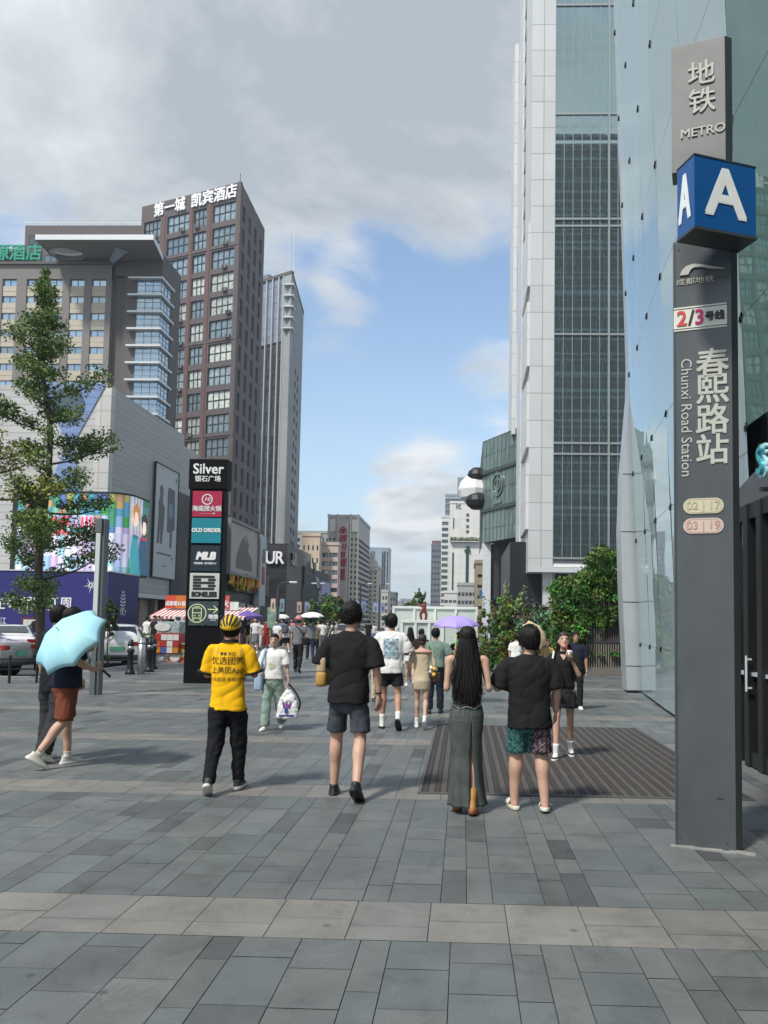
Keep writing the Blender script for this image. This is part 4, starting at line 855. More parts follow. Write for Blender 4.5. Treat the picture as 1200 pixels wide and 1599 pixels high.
    mb.add([(3.30, a.y, a.z), (3.12, 3.4, 4.25), (3.12, 3.4, 3.05), (3.30, a.y, 2.95), (4.2, a.y, a.z), (4.2, 3.4, 4.25), (4.2, 3.4, 3.05), (4.2, a.y, 2.95)], [(0, 3, 2, 1), (0, 1, 5, 4), (3, 7, 6, 2), (1, 2, 6, 5), (0, 4, 7, 3)])
    obj('fascia', mb, mat('fascia_grey', (.10, .105, .11), .5, metal=.2, var=.12), t)
    bm_ = mat('door_black', (.018, .019, .020), .35, metal=.2, var=.1)
    mb = MB()
    for y in (9.25, 8.82, 8.42, 7.2, 5.9, 4.6): mb.bbox(3.22, 3.42, y, y+.13, 0, 2.98, .01)
    mb.box(3.24, 3.40, 4.6, 9.3, 2.8, 2.98); mb.box(3.24, 3.40, 4.6, 8.8, .02, .18); mb.box(3.26, 3.42, 4.6, 9.3, 1.02, 1.06, 1)
    obj('door_frame', mb, [bm_, M_alu], t)
    mb = MB(); mb.box(3.36, 3.38, 4.7, 9.25, .15, 2.85); obj('door_glass', mb, mat('door_glass', (.02, .035, .033), .05, spec=.9, var=.2), t)
    mb = MB(); mb.box(3.43, 3.5, 8.9, 9.6, 0, 4.0); mb.box(3.46, 7.5, 3.2, 9.4, -.002, .012, 1); mb.box(5.4, 5.6, 3.2, 9.4, 0, 3.9, 0); obj('vestibule', mb, [bm_, M_dframe], t)
    mb = MB(); mb.tube([(3.18, 8.76, .85), (3.18, 8.76, 1.25)], .013, 8); mb.box(3.18, 3.24, 8.75, 8.77, .88, .9); mb.box(3.18, 3.24, 8.75, 8.77, 1.2, 1.22); obj('door_handle', mb, M_alu, t)
    # teal outlined sign letter above the door
    sg = thing('teal_letter_sign', 'teal outlined S shaped sign clipped above the pavilion entrance', 'sign', (2.9, onx(1192, 710, 3.0).y, onx(1192, 770, 3.0).z)); p = onx(1199, 722, 3.02)
    Mf = frame(p, (0, -1, 0.0)); text('letter', 'S', .40, mat('teal_glow', (.10, .45, .50), .2, metal=.4, var=0), Mf, sg, .09, .0, .9); text('letter_outline', 'S', .40, mat('teal_pale', (.45, .70, .74), .3, var=0), Mf @ Matrix.Translation((0, 0, .02)), sg, .03, .022, .9)
    mb = MB()
    for z in (-.25, .2): mb.box(p.x+.0, p.x+.34, p.y+.2, p.y+.24, p.z+z, p.z+z+.04)
    obj('bracket', mb, M_dframe, sg)
def pg_mat(nm, dcol, dmix, refl):
    m = bpy.data.materials.new(nm); m.use_nodes = True; nt = m.node_tree; N = nt.nodes; L = nt.links; N.clear()
    out = N.new('ShaderNodeOutputMaterial'); tr = N.new('ShaderNodeBsdfTransparent'); tr.inputs[0].default_value = (.38, .56, .54, 1)
    gl = N.new('ShaderNodeBsdfGlossy'); gl.inputs['Color'].default_value = (.80, .90, .92, 1); gl.inputs['Roughness'].default_value = .015
    df = N.new('ShaderNodeBsdfDiffuse'); df.inputs[0].default_value = (*dcol, 1)
    fr = N.new('ShaderNodeFresnel'); fr.inputs[0].default_value = 1.7
    tc = N.new('ShaderNodeTexCoord'); nz = N.new('ShaderNodeTexNoise'); nz.inputs['Scale'].default_value = .55; nz.inputs['Detail'].default_value = 2; L.new(tc.outputs['Object'], nz.inputs['Vector'])
    bn = N.new('ShaderNodeBump'); bn.inputs['Strength'].default_value = .025; bn.inputs['Distance'].default_value = .3; L.new(nz.outputs['Fac'], bn.inputs['Height']); L.new(bn.outputs[0], gl.inputs['Normal'])
    a = N.new('ShaderNodeMath'); a.operation = 'ADD'; a.inputs[1].default_value = refl-.1; a.use_clamp = True; L.new(fr.outputs[0], a.inputs[0])
    m0 = N.new('ShaderNodeMixShader'); m0.inputs[0].default_value = dmix; L.new(tr.outputs[0], m0.inputs[1]); L.new(df.outputs[0], m0.inputs[2])
    mx = N.new('ShaderNodeMixShader'); L.new(a.outputs[0], mx.inputs[0]); L.new(m0.outputs[0], mx.inputs[1]); L.new(gl.outputs[0], mx.inputs[2]); L.new(mx.outputs[0], out.inputs[0]); return m
pavilion()
# the big slab block behind the camera that the towers mirror
def mirrored_block():
    t = thing('banded_office_block', 'dark banded office slab standing behind the viewer, mirrored in the glass tower', 'building', (27, -30, 0))
    mb = MB(); mb.box(13, 60, -50, -22, -.14, 108); obj('wall', mb, mat('mirror_block', (.014, .019, .020), .5, var=.6, vs=.25), t)
    mb = MB(); rnd = random.Random(6)
    for i in range(29): mb.box(13, 60, -22, -21.4, 6+i*3.6, 6+i*3.6+rnd.choice([.3, .5, .8, 1.3]))
    for i in range(6): mb.box(13+i*7.8, 13.4+i*7.8, -22, -21.5, 0, 108)
    obj('storey_band', mb, mat('mirror_band', (.34, .40, .42), .5, var=.3, vs=.4), t)
mirrored_block()
# ------------------------------------------------------------------ far street: buildings down the axis
def block(name, label, x0p, x1p, topp, Y, wallm, depth=12, side=None, cols=4, rows=8, ww=.6, wh=.55, gm=None, ytop=1.2, cat='building', xmid=None, nowin=False, sidewin=False, base=0):
    """a building whose front spans photo columns x0p..x1p at distance Y with its roof line at row topp"""
    a, b_ = at(x0p, topp, Y), at(x1p, topp, Y); Z = a.z; Wd = b_.x-a.x; t = thing(name, label, cat, ((a.x+b_.x)/2, Y+depth/2, 0))
    dep = .25+Y*.0007; cw = Wd/cols; fl = (Z-ytop-base)/rows; xs = [cw*(i+.5) for i in range(cols)]; ys = [base+fl*(j+.5) for j in range(rows)]; w, h = cw*ww, fl*wh
    Mf = frame((a.x, Y, 0), (1, 0, 0)); mb = MB(Mf); mb.box(0, Wd, -.14, Z, -depth, -dep-.1)
    if nowin: mb.box(0, Wd, -.14, Z-.01, -dep-.1, 0)
    else:
        e = [0]
        for x in xs: e += [x-w/2, x+w/2]
        e.append(Wd)
        for i in range(0, len(e), 2): mb.box(e[i], e[i+1], -.14, Z-.01, -dep-.1, 0)
        g = [-.14]
        for y in ys: g += [y-h/2, y+h/2]
        g.append(Z-.01)
        for i in range(0, len(g), 2): mb.box(0, Wd, g[i], g[i+1], -dep-.1, -.02)
    obj('wall', mb, wallm, t)
    if not nowin: grid_windows(t, Mf @ Matrix.Translation((0, 0, -dep-.09)), xs, ys, window_mesh(w-.02, h-.02, 2, 1, M_dframe, gm or M_glassw, .04+Y*.0004, dep*.4), .01)
    mb = MB(Mf); mb.box(-.15, Wd+.15, Z-.02, Z+.5+Y*.001, -depth, .15); obj('roof_parapet', mb, wallm, t)
    if sidewin:                           # the face along the street
        sgn = sidewin; X = b_.x if sgn > 0 else a.x; Ms = frame((X, Y, 0), (0, 1, 0)) if sgn > 0 else frame((X, Y+depth, 0), (0, -1, 0)); nc = max(2, int(depth/cw)); 
        grid_windows(t, Ms @ Matrix.Translation((0, 0, .01)), [depth*(i+.5)/nc for i in range(nc)], ys, window_mesh(depth/nc*.55, h, 2, 1, M_dframe, gm or M_glassw, .04+Y*.0004, .05), .01)
    return t, a, b_, Z, Mf, Wd
W_cream = mat('cream_wall', (.62, .51, .39), .8, var=.08, vs=.2); W_grey = mat('far_grey', (.37, .375, .37), .8, var=.06, vs=.2); W_beige = mat('far_beige', (.50, .48, .43), .8, var=.06, vs=.2)
W_white = mat('far_white', (.66, .67, .64), .7, var=.04, vs=.2); W_dim = mat('far_dim', (.28, .31, .33), .8, var=.08, vs=.2); W_blue = mat('far_blue', (.30, .38, .44), .5, var=.08, vs=.2); W_steel = mat('far_steel', (.15, .17, .19), .7, var=.1, vs=.2)
M_fglass = mat('far_glass', (.30, .42, .50), .1, metal=.6, var=0, rnd=.2)
block('grey_slab_block', 'wide grey block behind the cream block and newspaper tower', 440, 516, 832, 250, W_grey, cols=10, rows=14)
t, a, b_, Z, Mf, Wd = block('cream_block', 'warm cream block with banded balconies beside the newspaper tower', 472, 500, 837, 165, W_cream, cols=4, rows=7, ww=.35, wh=.4, sidewin=0, depth=4)
t, a, b_, Z, Mf, Wd = block('balcony_block', 'pinkish block with long dark balcony bands left of the newspaper tower', 499, 529, 851, 168, mat('pinkish', (.52, .43, .38), .8, var=.08), cols=2, rows=9, ww=.9, wh=.5, depth=3)
def newspaper():
    t, a, b_, Z, Mf, Wd = block('newspaper_tower', 'grey newspaper tower with red emblem and red characters down its front', 513, 560.5, 808, 180, mat('paper_wall', (.47, .46, .43), .8, var=.05), depth=22, cols=7, rows=17, ww=.52, wh=.52, ytop=4.5, sidewin=1)
    mb = MB(Mf); mb.box(Wd*.33, Wd*.70, 0, Z-1.2, .0, .9); obj('sign_pier', mb, mat('paper_pier', (.50, .47, .44), .8, var=.05), t)
    mb = MB(Mf)
    for f in (.0, .29, .72, .97): mb.box(Wd*f, Wd*f+.35, 0, Z+.8, 0, .5)
    for f in (.02, .74): mb.box(Wd*f+.3, Wd*f+1.7, Z-3.4, Z-.5, .02, .3, 1)
    obj('pilaster', mb, [mat('paper_wall2', (.55, .54, .50), .8), W_white], t)
    red = mat('paper_red', (.36, .02, .045), .5, var=0); x = Wd*.515
    for ch, py, s in (('四', 842, 1.8), ('川', 855, 1.75), ('日', 867, 1.4), ('报', 880, 1.9), ('报', 894, 1.35), ('业', 902, 1.35)): text('lettering', ch, s, red, Mf @ Matrix.Translation((x, at(540, py, 180).z, .9)), t, .25, .05, 1.0, shear=.15)
    p = Vector((x, at(540, 828.5, 180).z)); mb = MB(Mf)
    for cx, cy, r in ((0, .28, .42), (-.36, -.2, .44), (.36, -.2, .44)):
        mb.loft([[(p.x+cx+(r+q)*math.cos(an), p.y+cy+(r+q)*math.sin(an), d) for q, d in ((-.14, .9), (.14, .9), (.14, 1.1), (-.14, 1.1))] for an in [2*math.pi*i/20 for i in range(21)]], cap=False)
    obj('emblem', mb, red, t)
newspaper()
def crowned():
    t, a, b_, Z, Mf, Wd = block('crowned_beige_block', 'narrow beige block with stacked crown of openings right of the newspaper tower', 569, 590, 886, 230, W_beige, cols=3, rows=13, ww=.42, wh=.45, sidewin=0)
    mb = MB(Mf); mb.box(Wd*.15, Wd*.85, Z, Z+2.2, -6, -.3); mb.box(Wd*.32, Wd*.68, Z+2.2, Z+4.0, -5, -.5); mb.box(-.3, Wd+.3, Z-.9, Z-.5, -.1, .4); obj('crown', mb, W_beige, t)
crowned()
def blue_pair():
    t, a, b_, Z, Mf, Wd = block('pale_blue_tower', 'pale blue glass tower of vertical strips far down the street', 570, 608, 857, 420, W_blue, cols=9, rows=11, ww=.6, wh=.96, gm=M_fglass)
    mb = MB(Mf); mb.box(Wd*.48, Wd*.72, Z*.5, Z-1, 0, 1.5); obj('bay', mb, W_blue, t)
blue_pair()
block('small_beige_block', 'small beige block below the pale blue tower', 588, 606, 924, 300, W_beige, cols=4, rows=5)
block('slate_block', 'narrow slate coloured block beside the small beige block', 605, 618, 927, 340, W_steel, cols=3, rows=5)
block('low_grey_block', 'low hazy grey block closing the end of the street', 616, 628, 940, 520, W_dim, cols=3, rows=3)
block('hazy_flats', 'hazy stepped flats at the street end left of the far palms', 626, 652, 937, 560, W_dim, cols=5, rows=4)
block('hazy_low_block', 'lowest hazy block at the end of the street by the booth', 650, 682, 944, 600, W_blue, cols=5, rows=3)
# right of the axis
t, a, b_, Z, Mf, Wd = block('dark_twin_tower', 'dark slim tower standing left of the striped tower', 674, 692, 852, 360, W_steel, cols=4, rows=14, ww=.6, wh=.4, sidewin=0)
mb = MB(Mf); mb.box(Wd*.05, Wd*.95, Z+.6, Z+2.4, -3, .1); obj('roof_sign', mb, mat('faint_red_sign', (.20, .10, .12), .6), t)
block('striped_tower', 'slim tower with white balcony stripes behind the white bank tower', 690, 713, 808, 300, W_white, cols=2, rows=18, ww=.84, wh=.6)
t, a, b_, Z, Mf, Wd = block('blue_glass_tower', 'stepped blue glass tower rising behind the white bank tower', 696, 728, 774, 340, W_blue, cols=8, rows=24, ww=.86, wh=.84, gm=M_fglass)
mb = MB(Mf); mb.box(Wd*.58, Wd*1.25, Z, Z+8.5, -8, -1)
for i in range(8): mb.box(Wd*(.6+.08*i), Wd*(.6+.08*i)+.18, Z, Z+8.8, -1, -.8, 1)
mb.box(Wd*1.15, Wd*1.17, Z+8.5, Z+12, -4, -3.8, 1); obj('glass_crown', mb, [M_fglass, M_wframe], t)
def bank():
    t, a, b_, Z, Mf, Wd = block('white_bank_tower', 'bright white bank tower with few small windows and green balcony planting', 703, 756, 786, 250, boards(mat('bank_white', (.72, .72, .69), .6, var=.03), 2, 3.0, .12, .85, 0, 2.2), nowin=True)
    me = window_mesh(.9, .9, 1, 1, M_dframe, M_glassw, .1); place_windows(t, [(Mf @ Matrix.Translation((Wd*.53, at(728, p, 250).z, .02)), me) for p in (804, 812, 822, 830)])
    mb = MB(Mf); zz = lambda p: at(728, p, 250).z
    mb.box(Wd*.10, Wd*.135, zz(826), zz(809), .01, .06); mb.box(Wd*.09, Wd*.14, zz(930), zz(863), .01, .06); mb.box(Wd*.49, Wd*.58, zz(910), zz(862), .01, .12); mb.box(Wd*.45, Wd*.62, zz(862), zz(858), .01, .5); mb.box(Wd*.50, Wd*.60, zz(858), zz(853), .01, .3)
    obj('slot_window', mb, mat('slot_green', (.02, .06, .05), .2), t)
    text('lettering', 'ic', 2.6, mat('bank_letter', (.16, .17, .17), .5), Mf @ Matrix.Translation((Wd*.25, zz(790), .0)), t, .2, .03)
    mb = MB(Mf); mb.box(.2, Wd*.9, zz(846.5), zz(845.5), 0, 1.2); obj('planter_ledge', mb, W_white, t)
    g = MB(Mf); rnd = random.Random(3)
    for i in range(420):
        x = rnd.uniform(.3, Wd*.88); y = zz(845)+rnd.random()**1.5*1.1; z = rnd.uniform(.1, 1.1); s = rnd.uniform(.14, .3); q = Vector((rnd.gauss(0, 1), rnd.gauss(0, 1), rnd.gauss(0, 1))).normalized(); w = q.orthogonal().normalized(); p = Vector((x, y, z)); g.quad(p-q*s, p+w*s, p+q*s, p-w*s)
    obj('balcony_foliage', g, mat('balcony_leaf', (.11, .13, .05), .7, var=.3), t)
bank()
block('grey_concrete_block', 'squat grey concrete block with dark window rows below the white bank tower', 715, 744, 914, 190, W_grey, cols=5, rows=5, ww=.75, wh=.45)
block('pale_terrace_block', 'pale stepped terrace block left of the squat concrete block', 694, 714, 926, 210, W_white, cols=3, rows=4, ww=.8, wh=.35)
block('tan_pier_building', 'narrow tan building with a blue square sign beside the dark mall base', 743, 757, 880, 130, mat('tan_wall', (.30, .25, .17), .7, var=.1), cols=1, rows=6, ww=.5, wh=.3)
p = at(752, 928, 126); mb = MB(); mb.box(p.x-.35, p.x+.55, 126, 126.2, p.z-.7, p.z+.7); solo('blue_wall_sign', mb, mat('sign_blue2', (.03, .14, .28), .4), 'small blue square sign on the narrow tan building', 'sign')
# ------------------------------------------------------------------ metro pillar
M_pill = mat('pillar_paint', (.098, .108, .113), .34, metal=.3, var=.24, vs=1.1, stretch=(1, 1, .5))
M_pill2 = mat('pillar_edge', (.055, .062, .066), .4, metal=.3, var=.08)
M_pillt = mat('pillar_top', (.155, .160, .157), .45, metal=.3, var=.16, vs=1.6)
M_cream2 = mat('sign_cream', (.66, .66, .58), .45, var=.04)
M_lcream = mat('letter_cream', (.46, .47, .41), .5, var=.05)
def metro_pillar():
    L0 = gnd(1055, 1322); R0 = gnd(1161, 1333); u = Vector((R0.x-L0.x, R0.y-L0.y, 0)); Wd = u.length; Mf = frame(L0, u)
    t = thing('metro_pillar', 'tall grey metro entrance pillar with station name and line numbers', 'sign pillar', ((L0.x+R0.x)/2, (L0.y+R0.y)/2, 0))
    def zat(px, py): d = ray(px, py); n = Mf.to_3x3() @ Vector((0, 0, 1)); k = (L0-Vector((0, 0, CAM_H))).dot(n)/d.dot(n); p = Vector((0, 0, CAM_H))+d*k; q = Mf.inverted() @ p; return q
    zt = zat(1100, 372).y; D = .17; ch = .045
    prof = [(0, 0), (Wd-ch, 0), (Wd, -.05), (Wd, -D), (0, -D)]
    mb = MB(Mf); pts = lambda y: [(x, y, z) for x, z in prof]
    mb.add(pts(0)+pts(zt), [(0, 1, 6, 5), (3, 4, 9, 8), (4, 0, 5, 9), (9, 5, 6, 7, 8)][:1]+[(3, 4, 9, 8), (4, 0, 5, 9), (5, 6, 7, 8, 9), (4, 3, 2, 1, 0)], 0); mb.add(pts(0)+pts(zt), [(1, 2, 7, 6), (2, 3, 8, 7)], 1)
    obj('shaft', mb, [M_pill, M_pill2], t)
    mb = MB(Mf); mb.box(.008, .02, .02, zt-.02, 0, .002); mb.box(Wd*.62, Wd*.72, .36, .365, 0, .006); obj('edge_seam', mb, M_pill2, t)
    mb = MB(Mf); rnd = random.Random(3); x = -.03
    while x < Wd+.02: w = rnd.uniform(.03, .07); mb.box(x, x+w, .0, rnd.uniform(.006, .016), -.01, rnd.uniform(.012, .045)); x += w
    obj('base_mortar', mb, mat('mortar', (.26, .26, .245), .9, var=.2), t)
    mb = MB(Mf)
    for y in (.06, zt-.06):
        for x in (.04, Wd-.10): mb.prism([(x+.007*math.cos(a), y+.007*math.sin(a)) for a in [2*math.pi*i/10 for i in range(10)]], 0, .003)
    obj('fixing_screw', mb, M_pill2, t)
    # upper slab
    zu, z1 = zat(1100, 262).y, zat(1100, 62).y; w1 = Wd*.95; mb = MB(Mf)
    mb.bbox(-.005, w1-.05, zu, z1, -D, .0, .004, 0); mb.add([(w1-.05, zu, -.002), (w1-.002, zu, -.045), (w1-.002, zu, -D), (w1-.05, zu, -D), (w1-.05, z1, -.002), (w1-.002, z1, -.045), (w1-.002, z1, -D), (w1-.05, z1, -D)], [(0, 1, 5, 4), (1, 2, 6, 5), (4, 5, 6, 7), (3, 2, 1, 0)], 1)
    mb.box(.08, w1-.12, zt, zu, -D+.02, -.03, 1); obj('upper_slab', mb, [M_pillt, M_pill2], t)
    def tx(body, px, py, h, m=M_lcream, nm='lettering', bold=.0, xs=1.0, rot=0, dep=.012):
        q = zat(px, py); M_ = Mf @ Matrix.Translation((q.x, q.y, 0)); 
        if rot: M_ = M_ @ Matrix.Rotation(rot, 4, 'Z')
        return text(nm, body, h, m, M_, t, dep, bold, xs)
    k = lambda p: p*5.35/1200/.82           # pixels of ink to a font size
    tx('地', 1096, 117, k(37), bold=.0012, dep=.008); tx('铁', 1097, 160, k(37), bold=.0012, dep=.008); tx('METRO', 1098, 205, k(17.5), bold=.0006, dep=.007, xs=1.02)
    # emblem: a swoosh of two curves with small lettering
    q = zat(1062, 431); s = 5.35/1200; mb = MB(Mf @ Matrix.Translation((q.x, q.y, 0)))
    arc = [(0, 0), (4, 9), (11, 15), (22, 17), (36, 14), (50, 9), (70, 3)]; arc2 = [(70, 2), (48, 6), (33, 10.5), (23, 11), (18, 8), (15, 3), (14, 0)]
    mb.prism([(x*s, y*s) for x, y in (arc+arc2)][::-1], .001, .012)
    obj('swoosh_emblem', mb, M_lcream, t); tx('成都地铁', 1086, 439, k(9.5), nm='small_lettering', dep=.006, xs=1.3); tx('CHENGDU METRO', 1121, 433, k(3.4), nm='small_lettering', dep=.004, m=M_pillt)
    # line plate
    a, b_ = zat(1053, 500), zat(1144, 498); hh = 20*s; mb = MB(Mf); mb.box(.004, Wd-.075, a.y-hh, a.y+hh, 0, .006, 0); mb.box(.0, Wd-.072, a.y+hh-.017, a.y+hh-.012, .0, .008, 1); mb.box(.0, Wd-.072, a.y-hh+.012, a.y-hh+.017, .0, .008, 1)
    obj('line_plate', mb, [M_cream2, M_dframe], t)
    red = mat('line_red', (.55, .06, .06), .4, var=0); mag = mat('line_magenta', (.45, .02, .12), .4, var=0); bk = mat('line_black', (.02, .02, .02), .4, var=0)
    M_ = Mf @ Matrix.Translation((0, a.y, .007))
    for body, x, sz, m in (('2', .062, .165, red), ('/', .128, .165, bk), ('3', .185, .165, mag), ('号线', .290, .072, bk)):
        text('lettering', body, sz*(.95 if body != '号线' else 1), m, M_ @ Matrix.Translation((x, -.004, 0)), t, .003, .002, .95)
    # vertical station name
    for c, py in (('春', 571), ('熙', 610), ('路', 658), ('站', 705)): tx(c, 1113, py, k(43), bold=.0026, nm='station_name', dep=.006)
    tx('Chunxi Road Station', 1072, 652, k(19.5), rot=-math.pi/2, nm='station_name', xs=.99, dep=.005)
    # two worn number pills
    for py, txt_, cc, c2 in ((790, '02 | 17', (.56, .52, .38), (.47, .41, .26)), (821, '03 | 19', (.58, .47, .40), (.50, .29, .24))):
        q = zat(1099, py); w, h = 31*s, 12.5*s; n = 14; o = []
        for sgn in (1, -1): o += [(q.x+sgn*(w-h)+sgn*h*math.cos(an), q.y+sgn*h*math.sin(an)) for an in [-math.pi/2+math.pi*i/n for i in range(n+1)]]
        mb = MB(Mf); mb.prism(o, .0, .007); p_ = obj('number_pill', mb, mat('pill%d' % py, cc, .5, var=.06), t)
        ring = [((x-q.x)*.90+q.x, (y-q.y)*.86+q.y) for x, y in o]; r2 = [((x-q.x)*.87+q.x, (y-q.y)*.81+q.y) for x, y in o]
        mb = MB(Mf); mm = len(o); mb.add([(x, y, .0085) for x, y in ring]+[(x, y, .0085) for x, y in r2], [(i, (i+1) % mm, mm+(i+1) % mm, mm+i) for i in range(mm)]); obj('ring', mb, mat('pilltxt%d' % py, c2, .5, var=0), p_)
        text('lettering', txt_, k(15), MATS['pilltxt%d' % py], Mf @ Matrix.Translation((q.x, q.y, .007)), p_, .002, .0006)
    # blue box with the letter A on two faces
    b = thing('exit_letter_box', 'blue sign box with a white letter A held between the pillar slabs', 'sign box', (1.71, 5.23, 4.1))
    Cn = at(1085, 300, 5.05); z0, z1 = at(1085, 352, 5.05).z, at(1085, 241, 5.05).z; Rr = at(1181, 300, 5.206); u = Vector((Rr.x-Cn.x, Rr.y-Cn.y, 0)); wl = u.length; Mr = frame((Cn.x, Cn.y, z0), u); hh = z1-z0
    v = Vector((-u.y, u.x, 0)).normalized(); wl2 = .20; Ml = frame(Vector((Cn.x, Cn.y, z0))+v*wl2, -v)
    mb = MB(Mr); mb.bbox(0, wl, 0, hh, -wl2, 0, .004); obj('box', mb, mat('sign_blue', (.004, .075, .25), .25, var=.04), b)
    mb = MB(Mr); mb.box(-.004, wl+.004, -.018, 0, -wl2-.004, .004); obj('bottom_trim', mb, M_pill2, b); mb = MB(Mr); mb.box(-.004, wl+.004, hh, hh+.01, -wl2-.004, .004); obj('top_trim', mb, M_pill2, b)
    wa = mat('letter_whitea', (.74, .76, .74), .4, var=.03)
    text('letter', 'A', .475, wa, Mr @ Matrix.Translation((wl*.50, hh*.5, 0)), b, .004, .007, 1.0); text('letter', 'A', .46, wa, Ml @ Matrix.Translation((wl2*.46, hh*.47, 0)), b, .004, .006, .42)
metro_pillar()
# ------------------------------------------------------------------ black directory pylon
def pylon():
    L0, R0 = gnd(286, 1067), gnd(345, 1067); Mf = frame(L0, (1, 0, 0)); Wd = R0.x-L0.x; Y = L0.y; Z = at(330, 717, Y).z
    t = thing('directory_pylon', 'tall black shop directory pylon carrying six sign panels', 'sign pillar', ((L0.x+R0.x)/2, Y, 0))
    bk = mat('pylon_black', (.005, .005, .006), .5, var=.1, spec=.12); mb = MB(Mf); mb.bbox(0, Wd, 0, Z-.78, -.34, 0, .01); mb.bbox(-.03, Wd+.06, Z-.76, Z, -.36, .03, .01); obj('body', mb, bk, t)
    wh = mat('pylon_white', (.72, .73, .72), .4, var=0)
    zz = lambda p: at(325, p, Y).z
    def panel(p0, p1, col, nm='sign_panel'): 
        z0, z1 = zz(p1), zz(p0); mb = MB(Mf); mb.box(.09, Wd-.05, z0, z1, 0, .03); return obj(nm, mb, col, t), (z0+z1)/2, z1-z0
    cx = Wd/2+.02; T = lambda x, z, d=.03: Mf @ Matrix.Translation((x, z, d))
    k = 1/.72
    par = t; zc = zz(735)
    text('lettering', 'Silver', .36, wh, T(cx, zc+.03, .03), par, .01, .004, .98); mb = MB(Mf)
    text('lettering', '银石广场', .165, wh, T(cx, zz(748.5), .03), par, .01, .002)
    pnl, z, h = panel(767, 807, mat('panel_crimson', (.36, .012, .055), .4, var=.03)); mb = MB(T(cx, z+h*.17))
    mb.loft([[((.125+q)*math.cos(an), (.125+q)*math.sin(an), d) for q, d in ((-.012, 0), (.012, 0), (.012, .01), (-.012, .01))] for an in [2*math.pi*i/28 for i in range(29)]], cap=False); obj('ring', mb, wh, pnl)
    text('lettering', 'Hi', .16, wh, T(cx, z+h*.17), pnl, .01, .0, shear=.3); text('lettering', '海底捞火锅', .148, wh, T(cx, z-h*.20), pnl, .01, .002); text('lettering', '—————— 5楼', .05, wh, T(cx+.02, z-h*.38), pnl, .006)
    pnl, z, h = panel(809, 848, mat('panel_teal', (.005, .20, .26), .4, var=.03)); text('lettering', 'OLD ORDER', .135, wh, T(cx, z), pnl, .01, .004, .96)
    pnl, z, h = panel(852, 892, mat('panel_navy', (.008, .022, .032), .4, var=.03)); text('lettering', 'MLB', .25, wh, T(cx, z+.05), pnl, .01, .012, 1.05, shear=.25); text('lettering', '韩国潮流  现代服饰 2F', .058, wh, T(cx, z-.13), pnl, .006, .001)
    pnl, z, h = panel(895, 935, mat('panel_pale', (.50, .52, .48), .4, var=.03)); ink = mat('panel_ink', (.012, .022, .020), .5, var=0); mb = MB(T(cx, z+h*.12))
    for i in range(5):
        y = .15-.075*i; e = .02 if i in (0, 2, 4) else 0
        mb.box(-.29, -.09, y-.03, y+.028, 0, .008); mb.prism([(.09, y-.03), (.24+(.03 if i in (1, 3) else .0), y-.03), (.26+(.03 if i in (1, 3) else .0), y), (.24+(.03 if i in (1, 3) else .0), y+.028), (.09, y+.028)], 0, .008)
        if i in (0, 2, 4): mb.box(-.0895, .0895, y-.03, y+.028, 0, .008)
    obj('barred_letter', mb, ink, pnl); text('lettering', 'BONELESS', .165, ink, T(cx, z-h*.34), pnl, .008, .007, .84)
    pnl, z, h = panel(939, 977, mat('panel_slate', (.035, .055, .065), .4, var=.5, vs=5)); lime = mat('panel_lime', (.50, .58, .32), .4, var=0, emit=.12)
    mb = MB(T(cx-.16, z)); ring = lambda r, w: mb.loft([[((r+q)*math.cos(an), (r+q)*math.sin(an), d) for q, d in ((-w, 0), (w, 0), (w, .01), (-w, .01))] for an in [2*math.pi*i/32 for i in range(33)]], cap=False)
    ring(.225, .011); o, i_ = (.125, .15), (.095, .12)
    mb.box(-.12, .12, .12, .14, 0, .01); mb.box(-.12, -.1, -.12, .12, 0, .01); mb.box(.1, .12, -.12, .12, 0, .01); mb.box(-.12, .12, -.13, -.11, 0, .01); mb.box(-.1, .1, .0, .02, 0, .01); mb.box(-.06, .06, .155, .175, 0, .01)
    for s in (-1, 1): mb.prism([(s*.055-.018, -.075), (s*.055+.018, -.075), (s*.055+.018, -.045), (s*.055-.018, -.045)], 0, .01); mb.prism([(s*.06, -.14), (s*.09, -.14), (s*.13, -.2), (s*.10, -.2)][::int(s)], 0, .01)
    mb.M = T(cx+.24, z+.10); mb.box(-.13, .1, -.012, .012, 0, .01); mb.prism([(.02, .10), (.13, .0), (.02, -.10), (.005, -.085), (.095, 0), (.005, .085)][::-1], 0, .011)
    obj('train_symbol', mb, lime, pnl); text('lettering', '地铁', .125, wh, T(cx+.25, z-.09), pnl, .008, .003); text('lettering', 'METRO', .045, wh, T(cx+.25, z-.17), pnl, .006)
    gr = mat('panel_scrawl', (.075, .105, .115), .5, var=0); rnd = random.Random(3); mb = MB(T(cx, z))
    for i in range(12): x, y = rnd.uniform(-.38, .36), rnd.choice([-.26, -.22, .25, -.05, .05]); mb.tube([(x, y, .0), (x+.06, y+.05, .002), (x+.1, y-.04, .002), (x+.16, y+.03, .0)], .008, 5, 0, 3)
    obj('scrawl', mb, gr, pnl)
pylon()
